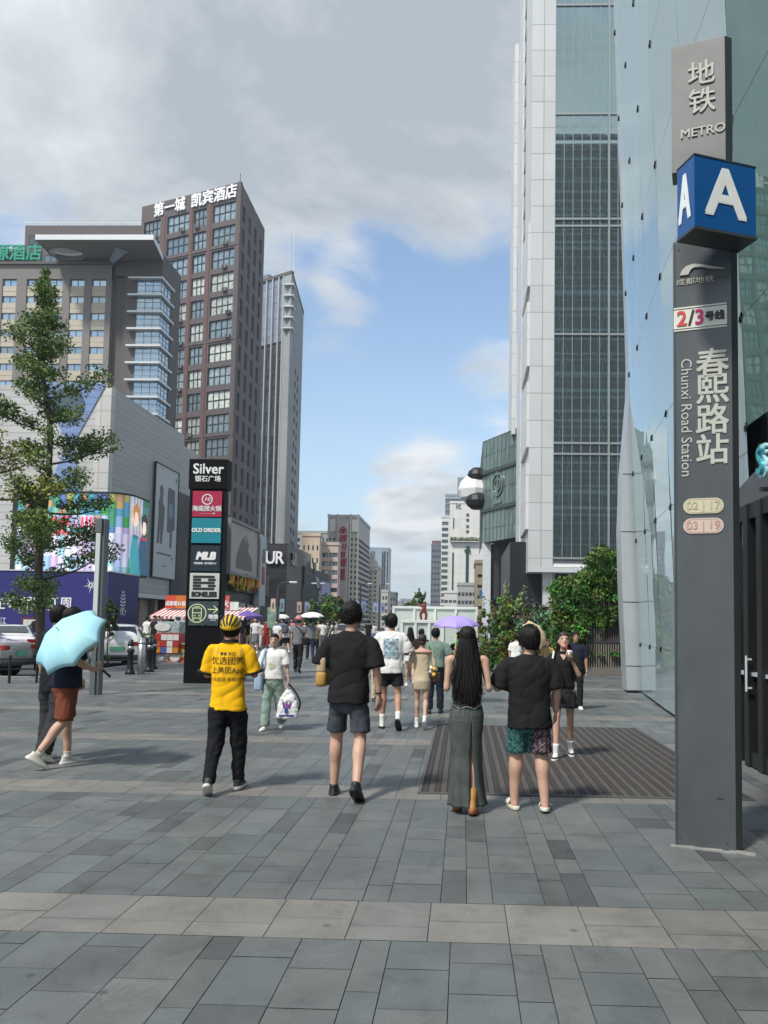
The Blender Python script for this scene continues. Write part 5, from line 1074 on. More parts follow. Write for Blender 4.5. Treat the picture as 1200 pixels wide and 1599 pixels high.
# ------------------------------------------------------------------ lamp post, bollards, planters
def lamp_post():
    p = gnd(148, 1085); z = at(160, 810, p.y).z; w = .165
    t = thing('light_column', 'square grey light column with a long pale lamp panel', 'lamp', (p.x, p.y, 0)); g_ = mat('column_grey', (.12, .14, .145), .45, metal=.3, var=.06)
    mb = MB(); mb.bbox(p.x-w/2+.03, p.x+w/2, p.y-.03, p.y+w, 0, z, .01); mb.bbox(p.x-w/2-.02, p.x+w/2-.05, p.y-.08, p.y+.0, z-.30, z, .006); obj('post', mb, g_, t)
    mb = MB(); mb.bbox(p.x-w/2, p.x+w/2-.07, p.y-.075, p.y-.03, 1.35, z-.31, .008); obj('lamp_panel', mb, mat('lamp_diffuser', (.55, .58, .58), .3, var=.03), t)
    mb = MB(); mb.bbox(p.x-w/2-.005, p.x+w/2-.06, p.y-.07, p.y-.02, 0, 1.34, .005); obj('lower_plate', mb, g_, t)
lamp_post()
M_iron = mat('cast_iron', (.014, .015, .016), .4, metal=.2, var=.1); M_steel = mat('steel', (.42, .43, .43), .3, metal=.7, var=.08)
def bollards():
    pts = [(203, 1053), (233, 1049), (239, 1045), (196, 1036)]; base = None
    for i, (px, py) in enumerate(pts):
        p = gnd(px, py); 
        if base is None:
            base = t = thing('bollard', '', 'bollard', p); r = .092
            mb = MB(); prof = [(0, 1.5), (.06, 1.5), (.1, 1.15), (.16, .95), (.60, .85), (.64, 1.15), (.68, 1.15), (.72, .85), (.80, .9), (.84, 1.1), (.88, .9), (.93, .75), (.98, .45), (1.0, .05)]
            mb.loft([[(r*k*math.cos(a), r*k*math.sin(a), z) for a in [2*math.pi*j/18 for j in range(18)]] for z, k in prof]); obj('post', mb, M_iron, t, True, local=True)
            mb = MB(); mb.loft([[(r*k*math.cos(a), r*k*math.sin(a), z) for a in [2*math.pi*j/18 for j in range(18)]] for z, k in ((.70, .87), (.75, .9), (.79, .92))]); obj('band', mb, M_steel, t, True, local=True)
        else: t = dup(base); t.location = p; ROOT[t.name] = Matrix.Translation(p)
        t['group'] = 'black bollards along the kerb'
        t['label'] = ['black bollard with steel band closest left of the steel post', 'black bollard just right of the silver steel post', 'black bollard farther behind the one right of the steel post', 'black bollard at the road edge beside the white hatchback'][i]
    p = gnd(220, 1053); mb = MB(Matrix.Translation(p)); mb.cyl((0, 0, 0), .10, 1.0, 20); mb.cyl((0, 0, 1.0), .10, .03, 20, 0, .07); t = thing('steel_post', 'silver steel bollard post between the black bollards', 'bollard', p); obj('post', mb, M_steel, t, True)
    mb = MB(Matrix.Translation(p)); mb.cyl((0, 0, .86), .104, .05, 20); obj('band', mb, mat('grey_band', (.2, .2, .2), .4), t, True)
    a, b_ = gnd(203, 1053), gnd(233, 1049); mb = MB(); mb.tube([a+Vector((0, 0, .5)), (a+b_)/2+Vector((0, 0, .44)), b_+Vector((0, 0, .5))], .022, 6, 0, 5); mb.tube([a+Vector((-.9, .2, .5)), a+Vector((0, 0, .5))], .022, 6); solo('rail_chain', mb, M_iron, 'black chain rail strung between the kerb bollards', 'chain')
bollards()
# ------------------------------------------------------------------ cars
M_tyre = mat('tyre', (.015, .015, .016), .8, var=.1); M_cglass = mat('car_glass', (.02, .028, .03), .04, spec=.9, var=0); M_rim = mat('rim', (.38, .38, .39), .3, metal=.7, var=0)
M_tail = mat('tail_light', (.30, .015, .012), .2, var=0); M_plate = mat('green_plate', (.12, .42, .26), .4, var=0); M_trim = mat('car_trim', (.015, .015, .016), .4)
def car(label, loc, rz, paint, hatch=False, L_=4.6, nm='parked_car'):
    """local: +x forward, length along x, origin on the ground under the middle"""
    t = thing(nm, label, 'car', loc, rz, 'cars parked along the road'); W2 = .90; h = L_/2
    # body as sections along x: (x, half width, z low, z belt, z top, half width top)
    rl = 1.46 if not hatch else 1.55
    if hatch: S = [(-h, .72, .45, .80, .86, .66), (-h+.06, .84, .32, .92, 1.0, .70), (-h+.35, .89, .24, .98, 1.30, .62), (-h+.75, .90, .22, .97, rl-.06, .60), (-.5, .90, .20, .95, rl, .60), (.35, .90, .20, .93, rl-.04, .60), (.95, .90, .20, .92, 1.16, .64), (1.35, .90, .20, .90, .99, .72), (h-.35, .87, .24, .82, .88, .74), (h-.06, .78, .30, .70, .74, .68), (h, .64, .40, .6, .63, .58)]
    else: S = [(-h, .70, .50, .86, .92, .64), (-h+.07, .84, .34, .96, 1.02, .74), (-h+.55, .89, .24, .98, 1.06, .74), (-h+.80, .90, .22, .97, 1.12, .68), (-h+1.45, .90, .20, .96, rl-.05, .60), (-.25, .90, .20, .95, rl, .60), (.40, .90, .20, .93, rl-.05, .60), (1.10, .90, .20, .92, 1.06, .68), (1.35, .90, .20, .91, .99, .74), (h-.35, .87, .24, .80, .86, .74), (h-.06, .78, .30, .68, .72, .68), (h, .62, .40, .58, .62, .58)]
    rings = []; n = 6
    for x, w, zl, zb, zt, wt in S:
        half = [(w*.86, zl), (w, zl+.12), (w*1.0, (zl+zb)/2+.06), (w*.97, zb), (wt*1.02, zt-.06), (wt*.86, zt)]
        rings.append([Vector((x, -y, z)) for y, z in half] + [Vector((x, y, z)) for y, z in half[::-1]])
    mb = MB(); mb.loft(rings); o = obj('body', mb, mat(paint[0], paint[1], .22, metal=paint[2], var=.03, coat=.6, spec=.6), t, True, local=True)
    md = o.modifiers.new('subsurf', 'SUBSURF'); md.levels = 2; md.render_levels = 2
    # windows just proud of the body
    for s in (-1, 1):
        mb = MB(); q = [(S[3][0]+.12, .84*s, 1.0), (S[7][0]-.12, .83*s, .98), (S[6][0]-.02, .655*s, rl-.12), (S[4][0]+.1, .655*s, rl-.12)]
        if hatch: q = [(S[2][0]+.2, .85*s, 1.03), (S[6][0]+.2, .85*s, .99), (S[5][0]+.1, .64*s, rl-.13), (S[3][0], .64*s, rl-.14)]
        q = [Vector(v) for v in q]; off = Vector((0, .035*s, .0)); m1, m2 = q[0].lerp(q[1], .5), q[3].lerp(q[2], .5)
        for a, b_, c, d in ((q[0], m1-Vector((.03, 0, 0)), m2-Vector((.03, 0, 0)), q[3]), (m1+Vector((.03, 0, 0)), q[1], q[2], m2+Vector((.03, 0, 0)))):
            f = [v+off for v in (a, b_, c, d)]; mb.add(f, [(0, 1, 2, 3) if s < 0 else (3, 2, 1, 0)])
        obj('side_window', mb, M_cglass, t, local=True)
        mb = MB(); mb.bbox(.68, .86, s*.93-.09, s*.93+.09, .98, 1.1, .03); obj('mirror', mb, MATS[paint[0]], t, True, local=True)
        mb = MB(); mb.bbox(-h+.0, -h+.25, s*.66-.14, s*.66+.14, .80, .93, .02); obj('tail_light', mb, M_tail, t, local=True)
        mb = MB(); mb.bbox(h-.35, h-.06, s*.66-.12, s*.66+.12, .62, .74, .02); obj('headlight', mb, M_cglass, t, local=True)
        mb = MB(); mb.box(-.02, .0, s*.905-.006, s*.905+.006, .35, .95); mb.box(.95, .97, s*.9-.006, s*.9+.006, .4, .93); mb.bbox(-.6, -.42, s*.91-.015, s*.91+.015, .86, .89, .004); obj('door_seam', mb, M_trim, t, local=True)
        for x in (-h+.85, h-.90):
            w = obj('wheel', ring_mb((x, s*.80, .315), .315, .2), M_tyre, t, True, local=True); mb = MB()
            T = Matrix.Translation((x, s*.905, .315)) @ Matrix.Rotation(math.pi/2, 4, 'X')
            for i in range(5): mb.box(-.03, .03, 0, .20, -.012, .012, T=T @ Matrix.Rotation(2*math.pi*i/5, 4, 'Z'))
            mb.M = T; mb.cyl((0, 0, -.014), .06, .028, 12); mb.loft([[((.2+a)*math.cos(q), (.2+a)*math.sin(q), b_) for a, b_ in ((-.02, -.012), (.02, -.012), (.02, .012), (-.02, .012))] for q in [2*math.pi*i/24 for i in range(25)]], cap=False)
            obj('rim', mb, M_rim, w, local=True)
            mb = MB(); mb.M = Matrix.Translation((x, s*.872, .315)) @ Matrix.Rotation(math.pi/2, 4, 'X'); mb.cyl((0, 0, -.02), .375, .04, 24); obj('wheel_arch', mb, M_trim, t, local=True)
    # rear window, windscreen
    rw = [(-h+.84, .60, 1.15), (-h+1.38, .52, rl-.09)] if not hatch else [(-h+.22, .64, 1.06), (-h+.58, .54, rl-.12)]
    fw = [(S[7][0]-.08 if not hatch else 1.0, .60, 1.09 if not hatch else 1.14), (S[6][0]+.06 if not hatch else .45, .52, rl-.09)]
    for (a, b_), dx, nm_ in ((rw, -.035, 'rear_window'), (fw, .035, 'windscreen')):
        mb = MB(); mb.add([(a[0]+dx, -a[1], a[2]+.02), (a[0]+dx, a[1], a[2]+.02), (b_[0]+dx, b_[1], b_[2]+.02), (b_[0]+dx, -b_[1], b_[2]+.02)], [(0, 1, 2, 3)]); obj(nm_, mb, M_cglass, t, local=True)
    mb = MB(); mb.box(-h-.02, -h+.03, -.24, .24, .62, .76); obj('number_plate', mb, M_plate, t, local=True)
    mb = MB(); mb.bbox(-h-.02, -h+.22, -.72, .72, .34, .48, .03); obj('rear_bumper', mb, M_trim, t, True, local=True)
    return t
def ring_mb(c, r, w):
    mb = MB(Matrix.Translation(c) @ Matrix.Rotation(math.pi/2, 4, 'X')); mb.loft([[(k*r*math.cos(a), k*r*math.sin(a), z) for a in [2*math.pi*i/28 for i in range(28)]] for z, k in ((-w/2, .6), (-w/2, .93), (-w/2*.8, 1), (w/2*.8, 1), (w/2, .93), (w/2, .6))]); return mb
p = at(57, 1063, 21.3); car('silver saloon car with tinted windows parked side on at the kerb', (p.x-2.95, 21.6, -.14), math.pi, ('paint_silver', (.42, .42, .42), .5))
p = at(47, 1000, 28); car('white saloon car with green plate waiting behind the silver one', (p.x-1.5, 29.2, -.14), R(122), ('paint_white', (.72, .73, .73), .0))
p = at(174, 1048, 26.2); car('white hatchback with green number plate behind the light column', (p.x-.55, 28.0, -.14), R(112), ('paint_pearl', (.68, .69, .69), .0), True, 4.2)
# ------------------------------------------------------------------ market stalls, carts, signs by the mall
def stall():
    Y = 40.0; a, b_ = at(232, 962, Y), at(381, 962, Y); zt = at(300, 947, Y).z
    t = thing('market_stall', 'long market stall under a red and white striped awning', 'stall', ((a.x+b_.x)/2, Y+1, 0))
    n = 44; mb = MB(); mb2 = MB()
    for i in range(n):
        x0, x1 = a.x+(b_.x-a.x)*i/n, a.x+(b_.x-a.x)*(i+1)/n; sk = .35
        mb.add([(x0, Y, a.z), (x1, Y, a.z), (x1+sk, Y+1.5, zt), (x0+sk, Y+1.5, zt), (x0, Y, a.z-.14), (x1, Y, a.z-.14)], [(0, 1, 2, 3), (4, 5, 1, 0)], i % 2)
    obj('awning', mb, [mat('awning_red', (.42, .10, .09), .6), mat('awning_white', (.70, .68, .66), .6)], t)
    for x in (a.x+.2, a.x+1.9, (a.x+b_.x)/2, b_.x-.2): mb = MB(); mb.cyl((x, Y+.05, 0), .03, a.z, 8); obj('post', mb, M_steel, t)
    mb = MB(); mb.bbox(a.x+.3, b_.x-.3, Y+.2, Y+1.2, .0, .9, .02); obj('counter', mb, mat('counter_red', (.22, .05, .045), .5, var=.3, vs=2), t)
    mb = MB(); mb.box(a.x+.2, b_.x-.2, Y+1.45, Y+1.52, 0, a.z+.2); obj('back_panel', mb, mat('stall_back', (.10, .085, .10), .6, var=.6, vs=3), t)
    rnd = random.Random(4)
    for i in range(18):
        x = a.x+.4+(b_.x-a.x-.8)*i/17; mb = MB(); hh = rnd.uniform(.15, .4)
        if i % 3 == 0: mb.bbox(x-.12, x+.12, Y+.3, Y+.6, .902, .902+hh, .02)
        elif i % 3 == 1: mb.cyl((x, Y+.45, .902), .09, hh, 12, 0, .07)
        else: mb.ball((x, Y+.45, 1.03), (.13, .13, .13), 8)
        o = solo('stall_goods', mb, mat('goods%d' % (i % 6), [(.5, .4, .1), (.1, .2, .5), (.55, .55, .5), (.5, .1, .1), (.2, .4, .2), (.4, .2, .4)][i % 6], .5), 'small colourful goods set along the striped market stall counter', 'goods', 'goods on the striped stall')
    # roof signs
    for (p0, q0, p1, q1, nm, col, lab, body) in ((258, 930, 291, 950, 'stall_sign', (.58, .07, .03), 'orange red banner sign standing above the left of the striped awning', '成都第31届'), (347, 930, 359, 951, 'stall_sign', (.45, .02, .06), 'narrow crimson sign above the awning beside the pylon', '火'), (359, 940, 373, 953, 'stall_sign', (.62, .62, .62), 'white card sign on posts above the awning right of the pylon', '')):
        A, B = at(p0, q1, Y+.9), at(p1, q0, Y+.9); s = thing(nm, lab, 'sign', ((A.x+B.x)/2, Y+.9, A.z), 0, 'signs on the stall roof')
        mb = MB(); mb.box(A.x, B.x, Y+.9, Y+.96, A.z, B.z); mb.box((A.x+B.x)/2, B.x-.01, Y+.895, Y+.9, A.z+.01, B.z-.01, 1); obj('board', mb, [mat('stallsign%d' % p0, col, .5), mat('stallsign%db' % p0, tuple(min(1, c*1.0+(.10 if k == 1 else 0)) for k, c in enumerate(col)), .5)], s)
        mb = MB(); mb.cyl((A.x+.1, Y+.93, zt-.25), .02, A.z-zt+.27, 6); mb.cyl((B.x-.1, Y+.93, zt-.25), .02, A.z-zt+.27, 6); obj('leg', mb, M_steel, s)
        if body: text('lettering', body, .27 if len(body) > 1 else .4, M_letter, frame(((A.x+B.x)/2, Y+.895, A.z+(B.z-A.z)*.36), (1, 0, 0)), s, .01, .004, .82)
    # purple scalloped parasol at the right end
    c = at(387, 962, 41); pt = thing('scalloped_parasol', 'purple scalloped parasol at the right end of the striped stall', 'parasol', (c.x, 41, 0)); mb = MB(); ring = []
    mb.loft([[(c.x+r*math.cos(q), 41+r*math.sin(q), z+(.10*abs(math.sin(q*7)) if r > .7 and z < c.z else 0)) for q in [2*math.pi*i/56 for i in range(56)]] for r, z in ((.80, c.z-.2), (.80, c.z), (.55, c.z+.12), (.05, c.z+.3))]); obj('canopy', mb, mat('purple_cloth', (.13, .08, .30), .6), pt)
    mb = MB(); mb.cyl((c.x, 41, 0), .025, c.z+.28, 8); obj('pole', mb, M_steel, pt)
stall()
def carts():
    p = gnd(259, 1034); t = thing('popcorn_cart', 'red snack cart with coloured panels and white wheels beside the pylon', 'cart', p); x, y = p.x, p.y; pal = [mat('cart%d' % i, c, .5) for i, c in enumerate([(.38, .03, .025), (.5, .20, .02), (.05, .12, .35), (.6, .6, .58), (.45, .08, .04)])]
    mb = MB(); mb.bbox(x-.45, x+.48, y, y+.8, .30, 1.05, .02, 0); obj('body', mb, pal[0], t)
    rnd = random.Random(1)
    for i in range(4):
        for j in range(3): mb = MB(); mb.box(x-.43+i*.225, x-.22+i*.225, y-.02, y, .34+j*.235, .55+j*.235); obj('front_panel', mb, pal[rnd.randrange(5)], t)
    mb = MB(); mb.bbox(x-.40, x+.42, y+.1, y+.7, 1.06, 1.5, .03); obj('display_case', mb, mat('case', (.30, .36, .36), .15, var=.5, vs=6), t)
    mb = MB(); mb.prism([(x-.2+.3*math.cos(a), 1.30+.16*math.sin(a)) for a in [2*math.pi*i/16 for i in range(16)]], 0, .02); mb.v = [Vector((v.x, y+.07+v.z, v.y)) for v in mb.v]; obj('round_badge', mb, pal[3], t)
    for s in (-1, 1): mb = ring_mb((x+s*.3, y+.1, .2), .2, .06); obj('wheel', mb, pal[3], t, True)
    p = gnd(279, 1034); t = thing('orange_counter', 'slanted orange promotion counter with a round badge next to the snack cart', 'counter', p); x, y = p.x, p.y
    mb = MB(); mb.M = Matrix.Identity(4); mb.add([(x-.42, y, 0), (x+.44, y, 0), (x+.44, y+.6, 0), (x-.42, y+.6, 0), (x-.30, y+.05, .66), (x+.44, y+.05, .66), (x+.44, y+.6, .66), (x-.30, y+.6, .66)], [(0, 3, 2, 1), (4, 5, 6, 7), (0, 1, 5, 4), (1, 2, 6, 5), (2, 3, 7, 6), (3, 0, 4, 7)]); obj('body', mb, mat('orange_counter', (.62, .10, .03), .4, var=.15), t)
    mb = MB(); mb.box(x-.34, x+.46, y-.02, y+.62, .662, .70); obj('top', mb, pal[3], t)
    mb = MB(frame((x+.08, y-.0, .33), (1, 0, 0))); mb.prism([(.18*math.cos(a), .17*math.sin(a)) for a in [2*math.pi*i/20 for i in range(20)]], .0, .02); mb.prism([(.10*math.cos(a)+.03, .06*math.sin(a)) for a in [2*math.pi*i/14 for i in range(14)]], .02, .03, 1); obj('badge', mb, [mat('badge_gold', (.55, .36, .08), .4), mat('badge_teal', (.1, .25, .25), .4)], t)
    p = at(283, 1003, 31.8); t = thing('panel_display', 'white display of black round symbols beside the snack cart', 'display', (p.x, 31.8, 0)); mb = MB()
    mb.box(p.x-.32, p.x+.34, 31.8, 31.86, .05, 1.72); obj('board', mb, mat('disp_white', (.5, .5, .5), .5), t)
    mb = MB(frame((p.x, 31.79, 0), (1, 0, 0)))
    for i in range(2):
        for j in range(5): mb.prism([(-.16+i*.32+.11*math.cos(a), .75+j*.22+.08*math.sin(a)) for a in [2*math.pi*k/12 for k in range(12)]], 0, .01, (i+j) % 2)
    mb.box(-.32, .34, .06, .6, 0, .01, 1); obj('symbols', mb, [mat('disp_black', (.03, .03, .03), .5), mat('disp_pink', (.4, .12, .16), .5)], t)
carts()
def booth():
    Y = 33.0; a, b_ = at(615, 948, Y), at(745, 948, Y); c, d = at(628, 970, Y-3), at(735, 970, Y-3)
    t = thing('white_booth', 'white framed two tier booth with frosted panels at the plaza centre', 'booth', ((a.x+b_.x)/2, Y-1, 0)); wm_ = mat('booth_white', (.66, .68, .66), .4, var=.03); pm = mat('booth_panel', (.50, .56, .52), .25, var=.10, vs=1.5)
    def tier(x0, x1, y, z0, z1, n, nm):
        mb = MB(); mb.box(x0, x1, y+.06, y+2.9, z0, z1-.05); obj('frosted_panel', mb, pm, t)
        mb = MB()
        for i in range(n+1): x = x0+(x1-x0)*i/n; mb.bbox(x-.05, x+.05, y, y+.1, z0, z1, .01)
        mb.bbox(x0-.05, x1+.05, y-.01, y+.11, z1-.06, z1+.05, .01); mb.bbox(x0-.05, x1+.05, y-.01, y+.11, z0, z0+.1, .01)
        obj('frame', mb, wm_, t)
    tier(a.x, b_.x, Y, 0, a.z, 4, 'u'); tier(c.x, d.x, Y-3, 0, c.z, 5, 'l')
    p = at(661, 972, Y-1.6); s = thing('red_figure_sculpture', 'small twisted red sculpture standing on the white booth', 'sculpture', (p.x, Y-1.6, c.z+.05)); z = c.z
    mb = MB(); mb.tube([(p.x-.06, Y-1.6, z+.06), (p.x-.1, Y-1.6, z+.3), (p.x+.03, Y-1.6, z+.5), (p.x+.05, Y-1.6, z+.72)], [.04, .06, .09, .07], 8, 0, 4); mb.tube([(p.x+.10, Y-1.6, z+.06), (p.x+.12, Y-1.6, z+.3), (p.x, Y-1.6, z+.5)], [.05, .06, .08], 8, 0, 4); mb.tube([(p.x+.03, Y-1.6, z+.6), (p.x-.18, Y-1.65, z+.66), (p.x-.2, Y-1.6, z+.74)], [.05, .04, .03], 8, 0, 4); mb.ball((p.x+.06, Y-1.6, z+.76), .075, 8)
    obj('figure', mb, mat('sculpt_red', (.17, .03, .03), .35, var=.2, vs=6), s, True); mb = MB(); mb.box(p.x-.22, p.x+.22, Y-1.8, Y-1.4, z-.06, z+.06); obj('plinth', mb, wm_, s)
    # white ribbed planter bench left of it
    A = at(566, 1046, 22.0); B = at(617, 1046, 22); zt = at(600, 985, 22).z; s = thing('ribbed_white_canopy', 'white ribbed shell shaped stand behind the man in black', 'stand', ((A.x+B.x)/2, 22.5, 0))
    for i in range(11):
        z = .30+(zt-.30)*i/10; f = i/10; mb = MB(); mb.bbox(A.x+.62*f*f, B.x+.05, 22, 23.2-.5*f, z, z+.085, .01); obj('slat', mb, wm_, s)
    mb = MB(); mb.box(A.x+.75, B.x-.1, 22.3, 22.6, 0, zt); obj('core', mb, wm_, s)
booth()
def banners():
    base = None; spots = [(433, 1000, 40, '#c9a79c', '#6f8796', 935, 955, 'on the pole before the black fashion shop'), (473, 1000, 58, '#b99a94', '#7b8fa8', 940, 957, 'left of the street trees'), (487, 1000, 62, '#a8b4bd', '#5d6f86', 940, 957, 'touching the street trees'), (562, 1000, 66, '#8f9fc4', '#6f7fa4', 938, 956, 'behind the man in black'), (592, 1000, 75, '#93a3c8', '#7c8cb0', 942, 956, 'right of the man in black')]
    for i, (px, _, Y, c1, c2, q0, q1, wh) in enumerate(spots):
        p = at(px, 975, Y); s = Y/1200; zb, zt = at(px, q1, Y).z, at(px, q0, Y).z; hgt = at(px, 915, Y).z
        t = thing('banner_pole', 'street lamp pole with two picture banners '+wh, 'lamp post', (p.x, Y, 0), 0, 'banner poles down the street')
        mb = MB(); mb.cyl((p.x, Y, 0), .09, hgt, 8, 0, .06); mb.tube([(p.x, Y, hgt-.05), (p.x+.2, Y, hgt+.15), (p.x+.75, Y, hgt+.2)], .04, 6, 0, 4); obj('pole', mb, M_dframe, t)
        mb = MB(); mb.bbox(p.x+.6, p.x+1.0, Y-.12, Y+.12, hgt+.15, hgt+.25, .03); obj('lamp_head', mb, M_alu, t)
        for s_, cc in ((-1, c1), (1, c2)):
            w = 7.2*s; x0 = p.x+(.12 if s_ > 0 else -.12-w); mb = MB(); mb.box(x0, x0+w, Y-.02, Y+.02, zb, zt, 0); mb.box(x0+w*.3, x0+w*.7, Y-.03, Y-.02, zb+.15, zb+(zt-zb)*.62, 1); mb.ball((x0+w*.5, Y-.03, zb+(zt-zb)*.72), (w*.17, .02, w*.19), 6, 2); obj('banner', mb, [mat('banner'+cc, lin(cc), .6, var=.15, vs=3), mat('banner_fig', (.10, .11, .15), .6), mat('banner_skin', (.42, .27, .22), .6)], t)
banners()
# street furniture further off
for i, (px, py, h_, lab) in enumerate(((427, 1006, 26, 'green information sign on a post by the crowd under the black shop'),)):
    Y = 45; p = at(px, 975, Y); t = thing('information_sign', lab, 'sign', (p.x, Y, 0)); mb = MB(); mb.cyl((p.x, Y, 0), .05, 2, 8); obj('post', mb, M_dframe, t); mb = MB(); mb.box(p.x-.35, p.x+.35, Y-.05, Y, 1.2, 2.4); obj('panel', mb, mat('info_green', (.20, .30, .24), .4, var=.4, vs=4), t)
def van():
    p = at(600, 1000, 70)
    for i, (px, Y, w, c, lab) in enumerate(((560, 60, 5.2, (.35, .36, .36), 'pale grey van crossing the street behind the crowd'), (405, 62, 4.2, (.25, .03, .04), 'dark red van behind the distant crowd'))):
        q = at(px, 975, Y); car(lab, (q.x, Y, 0), math.pi if i else 0, ('vanp%d' % i, c, .0), True, 4.6, 'street_van')
van()
def guard_rail():
    a, b_ = gnd(-30, 1068), gnd(57, 1066); t = thing('guard_rail', 'low black two bar guard rail in front of the silver saloon', 'railing', ((a.x+b_.x)/2, a.y, 0))
    for z in (.33, .57): mb = MB(); mb.tube([(a.x, a.y, z), (b_.x, b_.y, z)], .018, 6); obj('rail', mb, M_iron, t)
    for f in (0, .5, 1): q = a.lerp(b_, f); mb = MB(); mb.cyl((q.x, q.y, 0), .03, .66, 10); obj('post', mb, M_iron, t)
guard_rail()
# ------------------------------------------------------------------ vegetation
def leafmat(nm, c, rough=.55):
    m = mat(nm, c, rough, var=.3, vs=1.2, attr=True, spec=.35); return m
M_leaf = leafmat('leaf', (.06, .1, .03)); M_bark = mat('bark', (.075, .062, .05), .9, var=.35, vs=5, bump=.8, bs=25, stretch=(4, 4, .8))
def leaf(mb, p, s, col, rnd, up=.35):
    n = Vector((rnd.gauss(0, 1), rnd.gauss(0, 1), rnd.gauss(0, 1)+up)).normalized(); a = n.orthogonal().normalized(); a.rotate(Matrix.Rotation(rnd.uniform(0, 6.28), 3, n)); b_ = n.cross(a); l = s*rnd.uniform(.7, 1.3); w = l*rnd.uniform(.35, .6)
    mb.quad(p-a*l*.5, p+b_*w*.5+n*l*.08, p+a*l*.5, p-b_*w*.5+n*l*.08, 0, col)
def lc(rnd, base, sp=.35):
    k = rnd.uniform(1-sp, 1+sp); y = rnd.uniform(-.12, .12); return (max(0, base[0]*k*2.0*(1+y)), max(0, base[1]*k*2.1), max(0, base[2]*k*1.9))
def clump(mb, c, r, n, s, base, rnd, sq=.8):
    for _ in range(n):
        d = Vector((rnd.gauss(0, 1), rnd.gauss(0, 1), rnd.gauss(0, 1))).normalized()*(rnd.random()**.45)*r; d.z *= sq; leaf(mb, Vector(c)+d, s, lc(rnd, base), rnd)
def ginkgo(label, x, y, H, seed, spread, z0, nl, base=(.066, .092, .028), lean=.0, thick=.13):
    rnd = random.Random(seed); t = thing('street_tree', label, 'tree', (x, y, 0)); tr = MB(); cr = MB()
    P = [Vector((x+lean*k/8*H*.1+rnd.uniform(-.05, .05)*k, y+rnd.uniform(-.05, .05)*k, H*k/8)) for k in range(9)]; tr.tube(P, [thick*(1-k/8.6)**.8+.012 for k in range(9)], 10, 0, 4)
    z = z0; ang = rnd.uniform(0, 6)
    while z < H*.985:
        f = (z-z0)/(H-z0); ang += 2.4+rnd.uniform(-.4, .4); k = min(7, int(z/H*8)); pb = P[k].lerp(P[k+1], z/H*8-k)
        l = spread*(1-f*.70)*rnd.choice([.35, .5, .8, 1.15, 1.3])*(.45+.75*math.sin(math.pi*min(1, f*.9+.12))); up = rnd.uniform(.15, .55)
        d = Vector((math.cos(ang), math.sin(ang), up)).normalized(); tip = pb+d*l; mid = pb+d*l*.5+Vector((0, 0, -.08*l))
        tr.tube([pb, mid, tip], [.045*(1-f*.6), .025, .008], 6, 0, 3)
        n = max(3, int(l*4.2))
        for i in range(n):
            q = pb.lerp(tip, .18+.82*(i+rnd.random()*.6)/n)+Vector((rnd.uniform(-.12, .12), rnd.uniform(-.12, .12), rnd.uniform(-.06, .14)))*l*.5
            rq = rnd.uniform(.20, .40)*(1+.5*i/n); clump(cr, q, rq, int(nl*rnd.uniform(.6, 1.4)*(rq/.33)**2), .115, base if rnd.random() < .7 else (base[0]*1.5, base[1]*1.35, base[2]*1.2), rnd, .85)
        z += rnd.uniform(.12, .30)*(1+.9*(rnd.random() < .2))
    for i in range(4): clump(cr, P[8]+Vector((0, 0, -.25*i)), .16, nl, .11, base, rnd)
    obj('trunk', tr, M_bark, t, True); obj('crown', cr, M_leaf, t)
p = at(63, 1000, 22.6); ztop = at(60, 418, 22.6).z
ginkgo('slender dark green ginkgo street tree in front of the blue hoarding', p.x, 22.6, ztop, 12, 2.05, 1.7, 100, (.054, .082, .025), lean=-.15)
ginkgo('yellowing ginkgo tree cut off at the left edge', at(-46, 900, 21).x, 21, 8.2, 5, 1.9, 4.4, 50, (.13, .135, .030))
def shrub(label, c, r, n, s, base, seed, nm='shrub', sq=1.0, group=None, stems=5, wisp=0):
    rnd = random.Random(seed); c = Vector(c); t = thing(nm, label, 'shrub' if nm == 'shrub' else 'tree', (c.x, c.y, 0), 0, group); st = MB(); cr = MB(); rx, ry, rz = r
    for i in range(stems): a = rnd.uniform(0, 6.28); q = Vector((c.x+.5*rx*math.cos(a), c.y+.5*ry*math.sin(a), c.z+rz*rnd.uniform(.1, .6))); st.tube([(c.x+.1*math.cos(a), c.y+.1*math.sin(a), 0), (c+q)/2*1.0+Vector((0, 0, -rz*.3)), q], [.05 if nm != 'shrub' else .02, .03 if nm != 'shrub' else .014, .008], 6, 0, 3)
    k = max(12, n//60); ground = nm == 'shrub' and stems > 1
    for i in range(k + (k if ground else 0)):
        d = Vector((rnd.gauss(0, 1), rnd.gauss(0, 1), rnd.gauss(0, 1))).normalized()*rnd.uniform(.55, 1.0); q = c+Vector((d.x*rx, d.y*ry, d.z*rz))
        if i >= k: a = rnd.uniform(0, 6.28); f_ = rnd.random()**.5; q = Vector((c.x+rx*.95*f_*math.cos(a), c.y+ry*.95*f_*math.sin(a), rnd.uniform(.12, max(.3, c.z))))
        sp = .75+.5*noise.noise(q*1.3)
        clump(cr, q, min(rx, rz)*.30*sp, n//k, s, tuple(b_*rnd.uniform(.6, 1.5) for b_ in base), rnd, .9)
        if wisp and rnd.random() < wisp:
            e = q+Vector((d.x*.3, d.y*.3, abs(d.z)*.5+.3)); st.tube([q, e], [.006, .003], 4)
            for j in range(16): leaf(cr, q.lerp(e, rnd.random())+Vector((rnd.uniform(-.08, .08), rnd.uniform(-.08, .08), 0)), s, lc(rnd, base), rnd)
    obj('stem', st, M_bark if nm != 'shrub' else mat('twig', (.045, .05, .028), .8, var=.2), t); obj('foliage', cr, M_leaf, t)
G = 'planting beside the dark mall base'
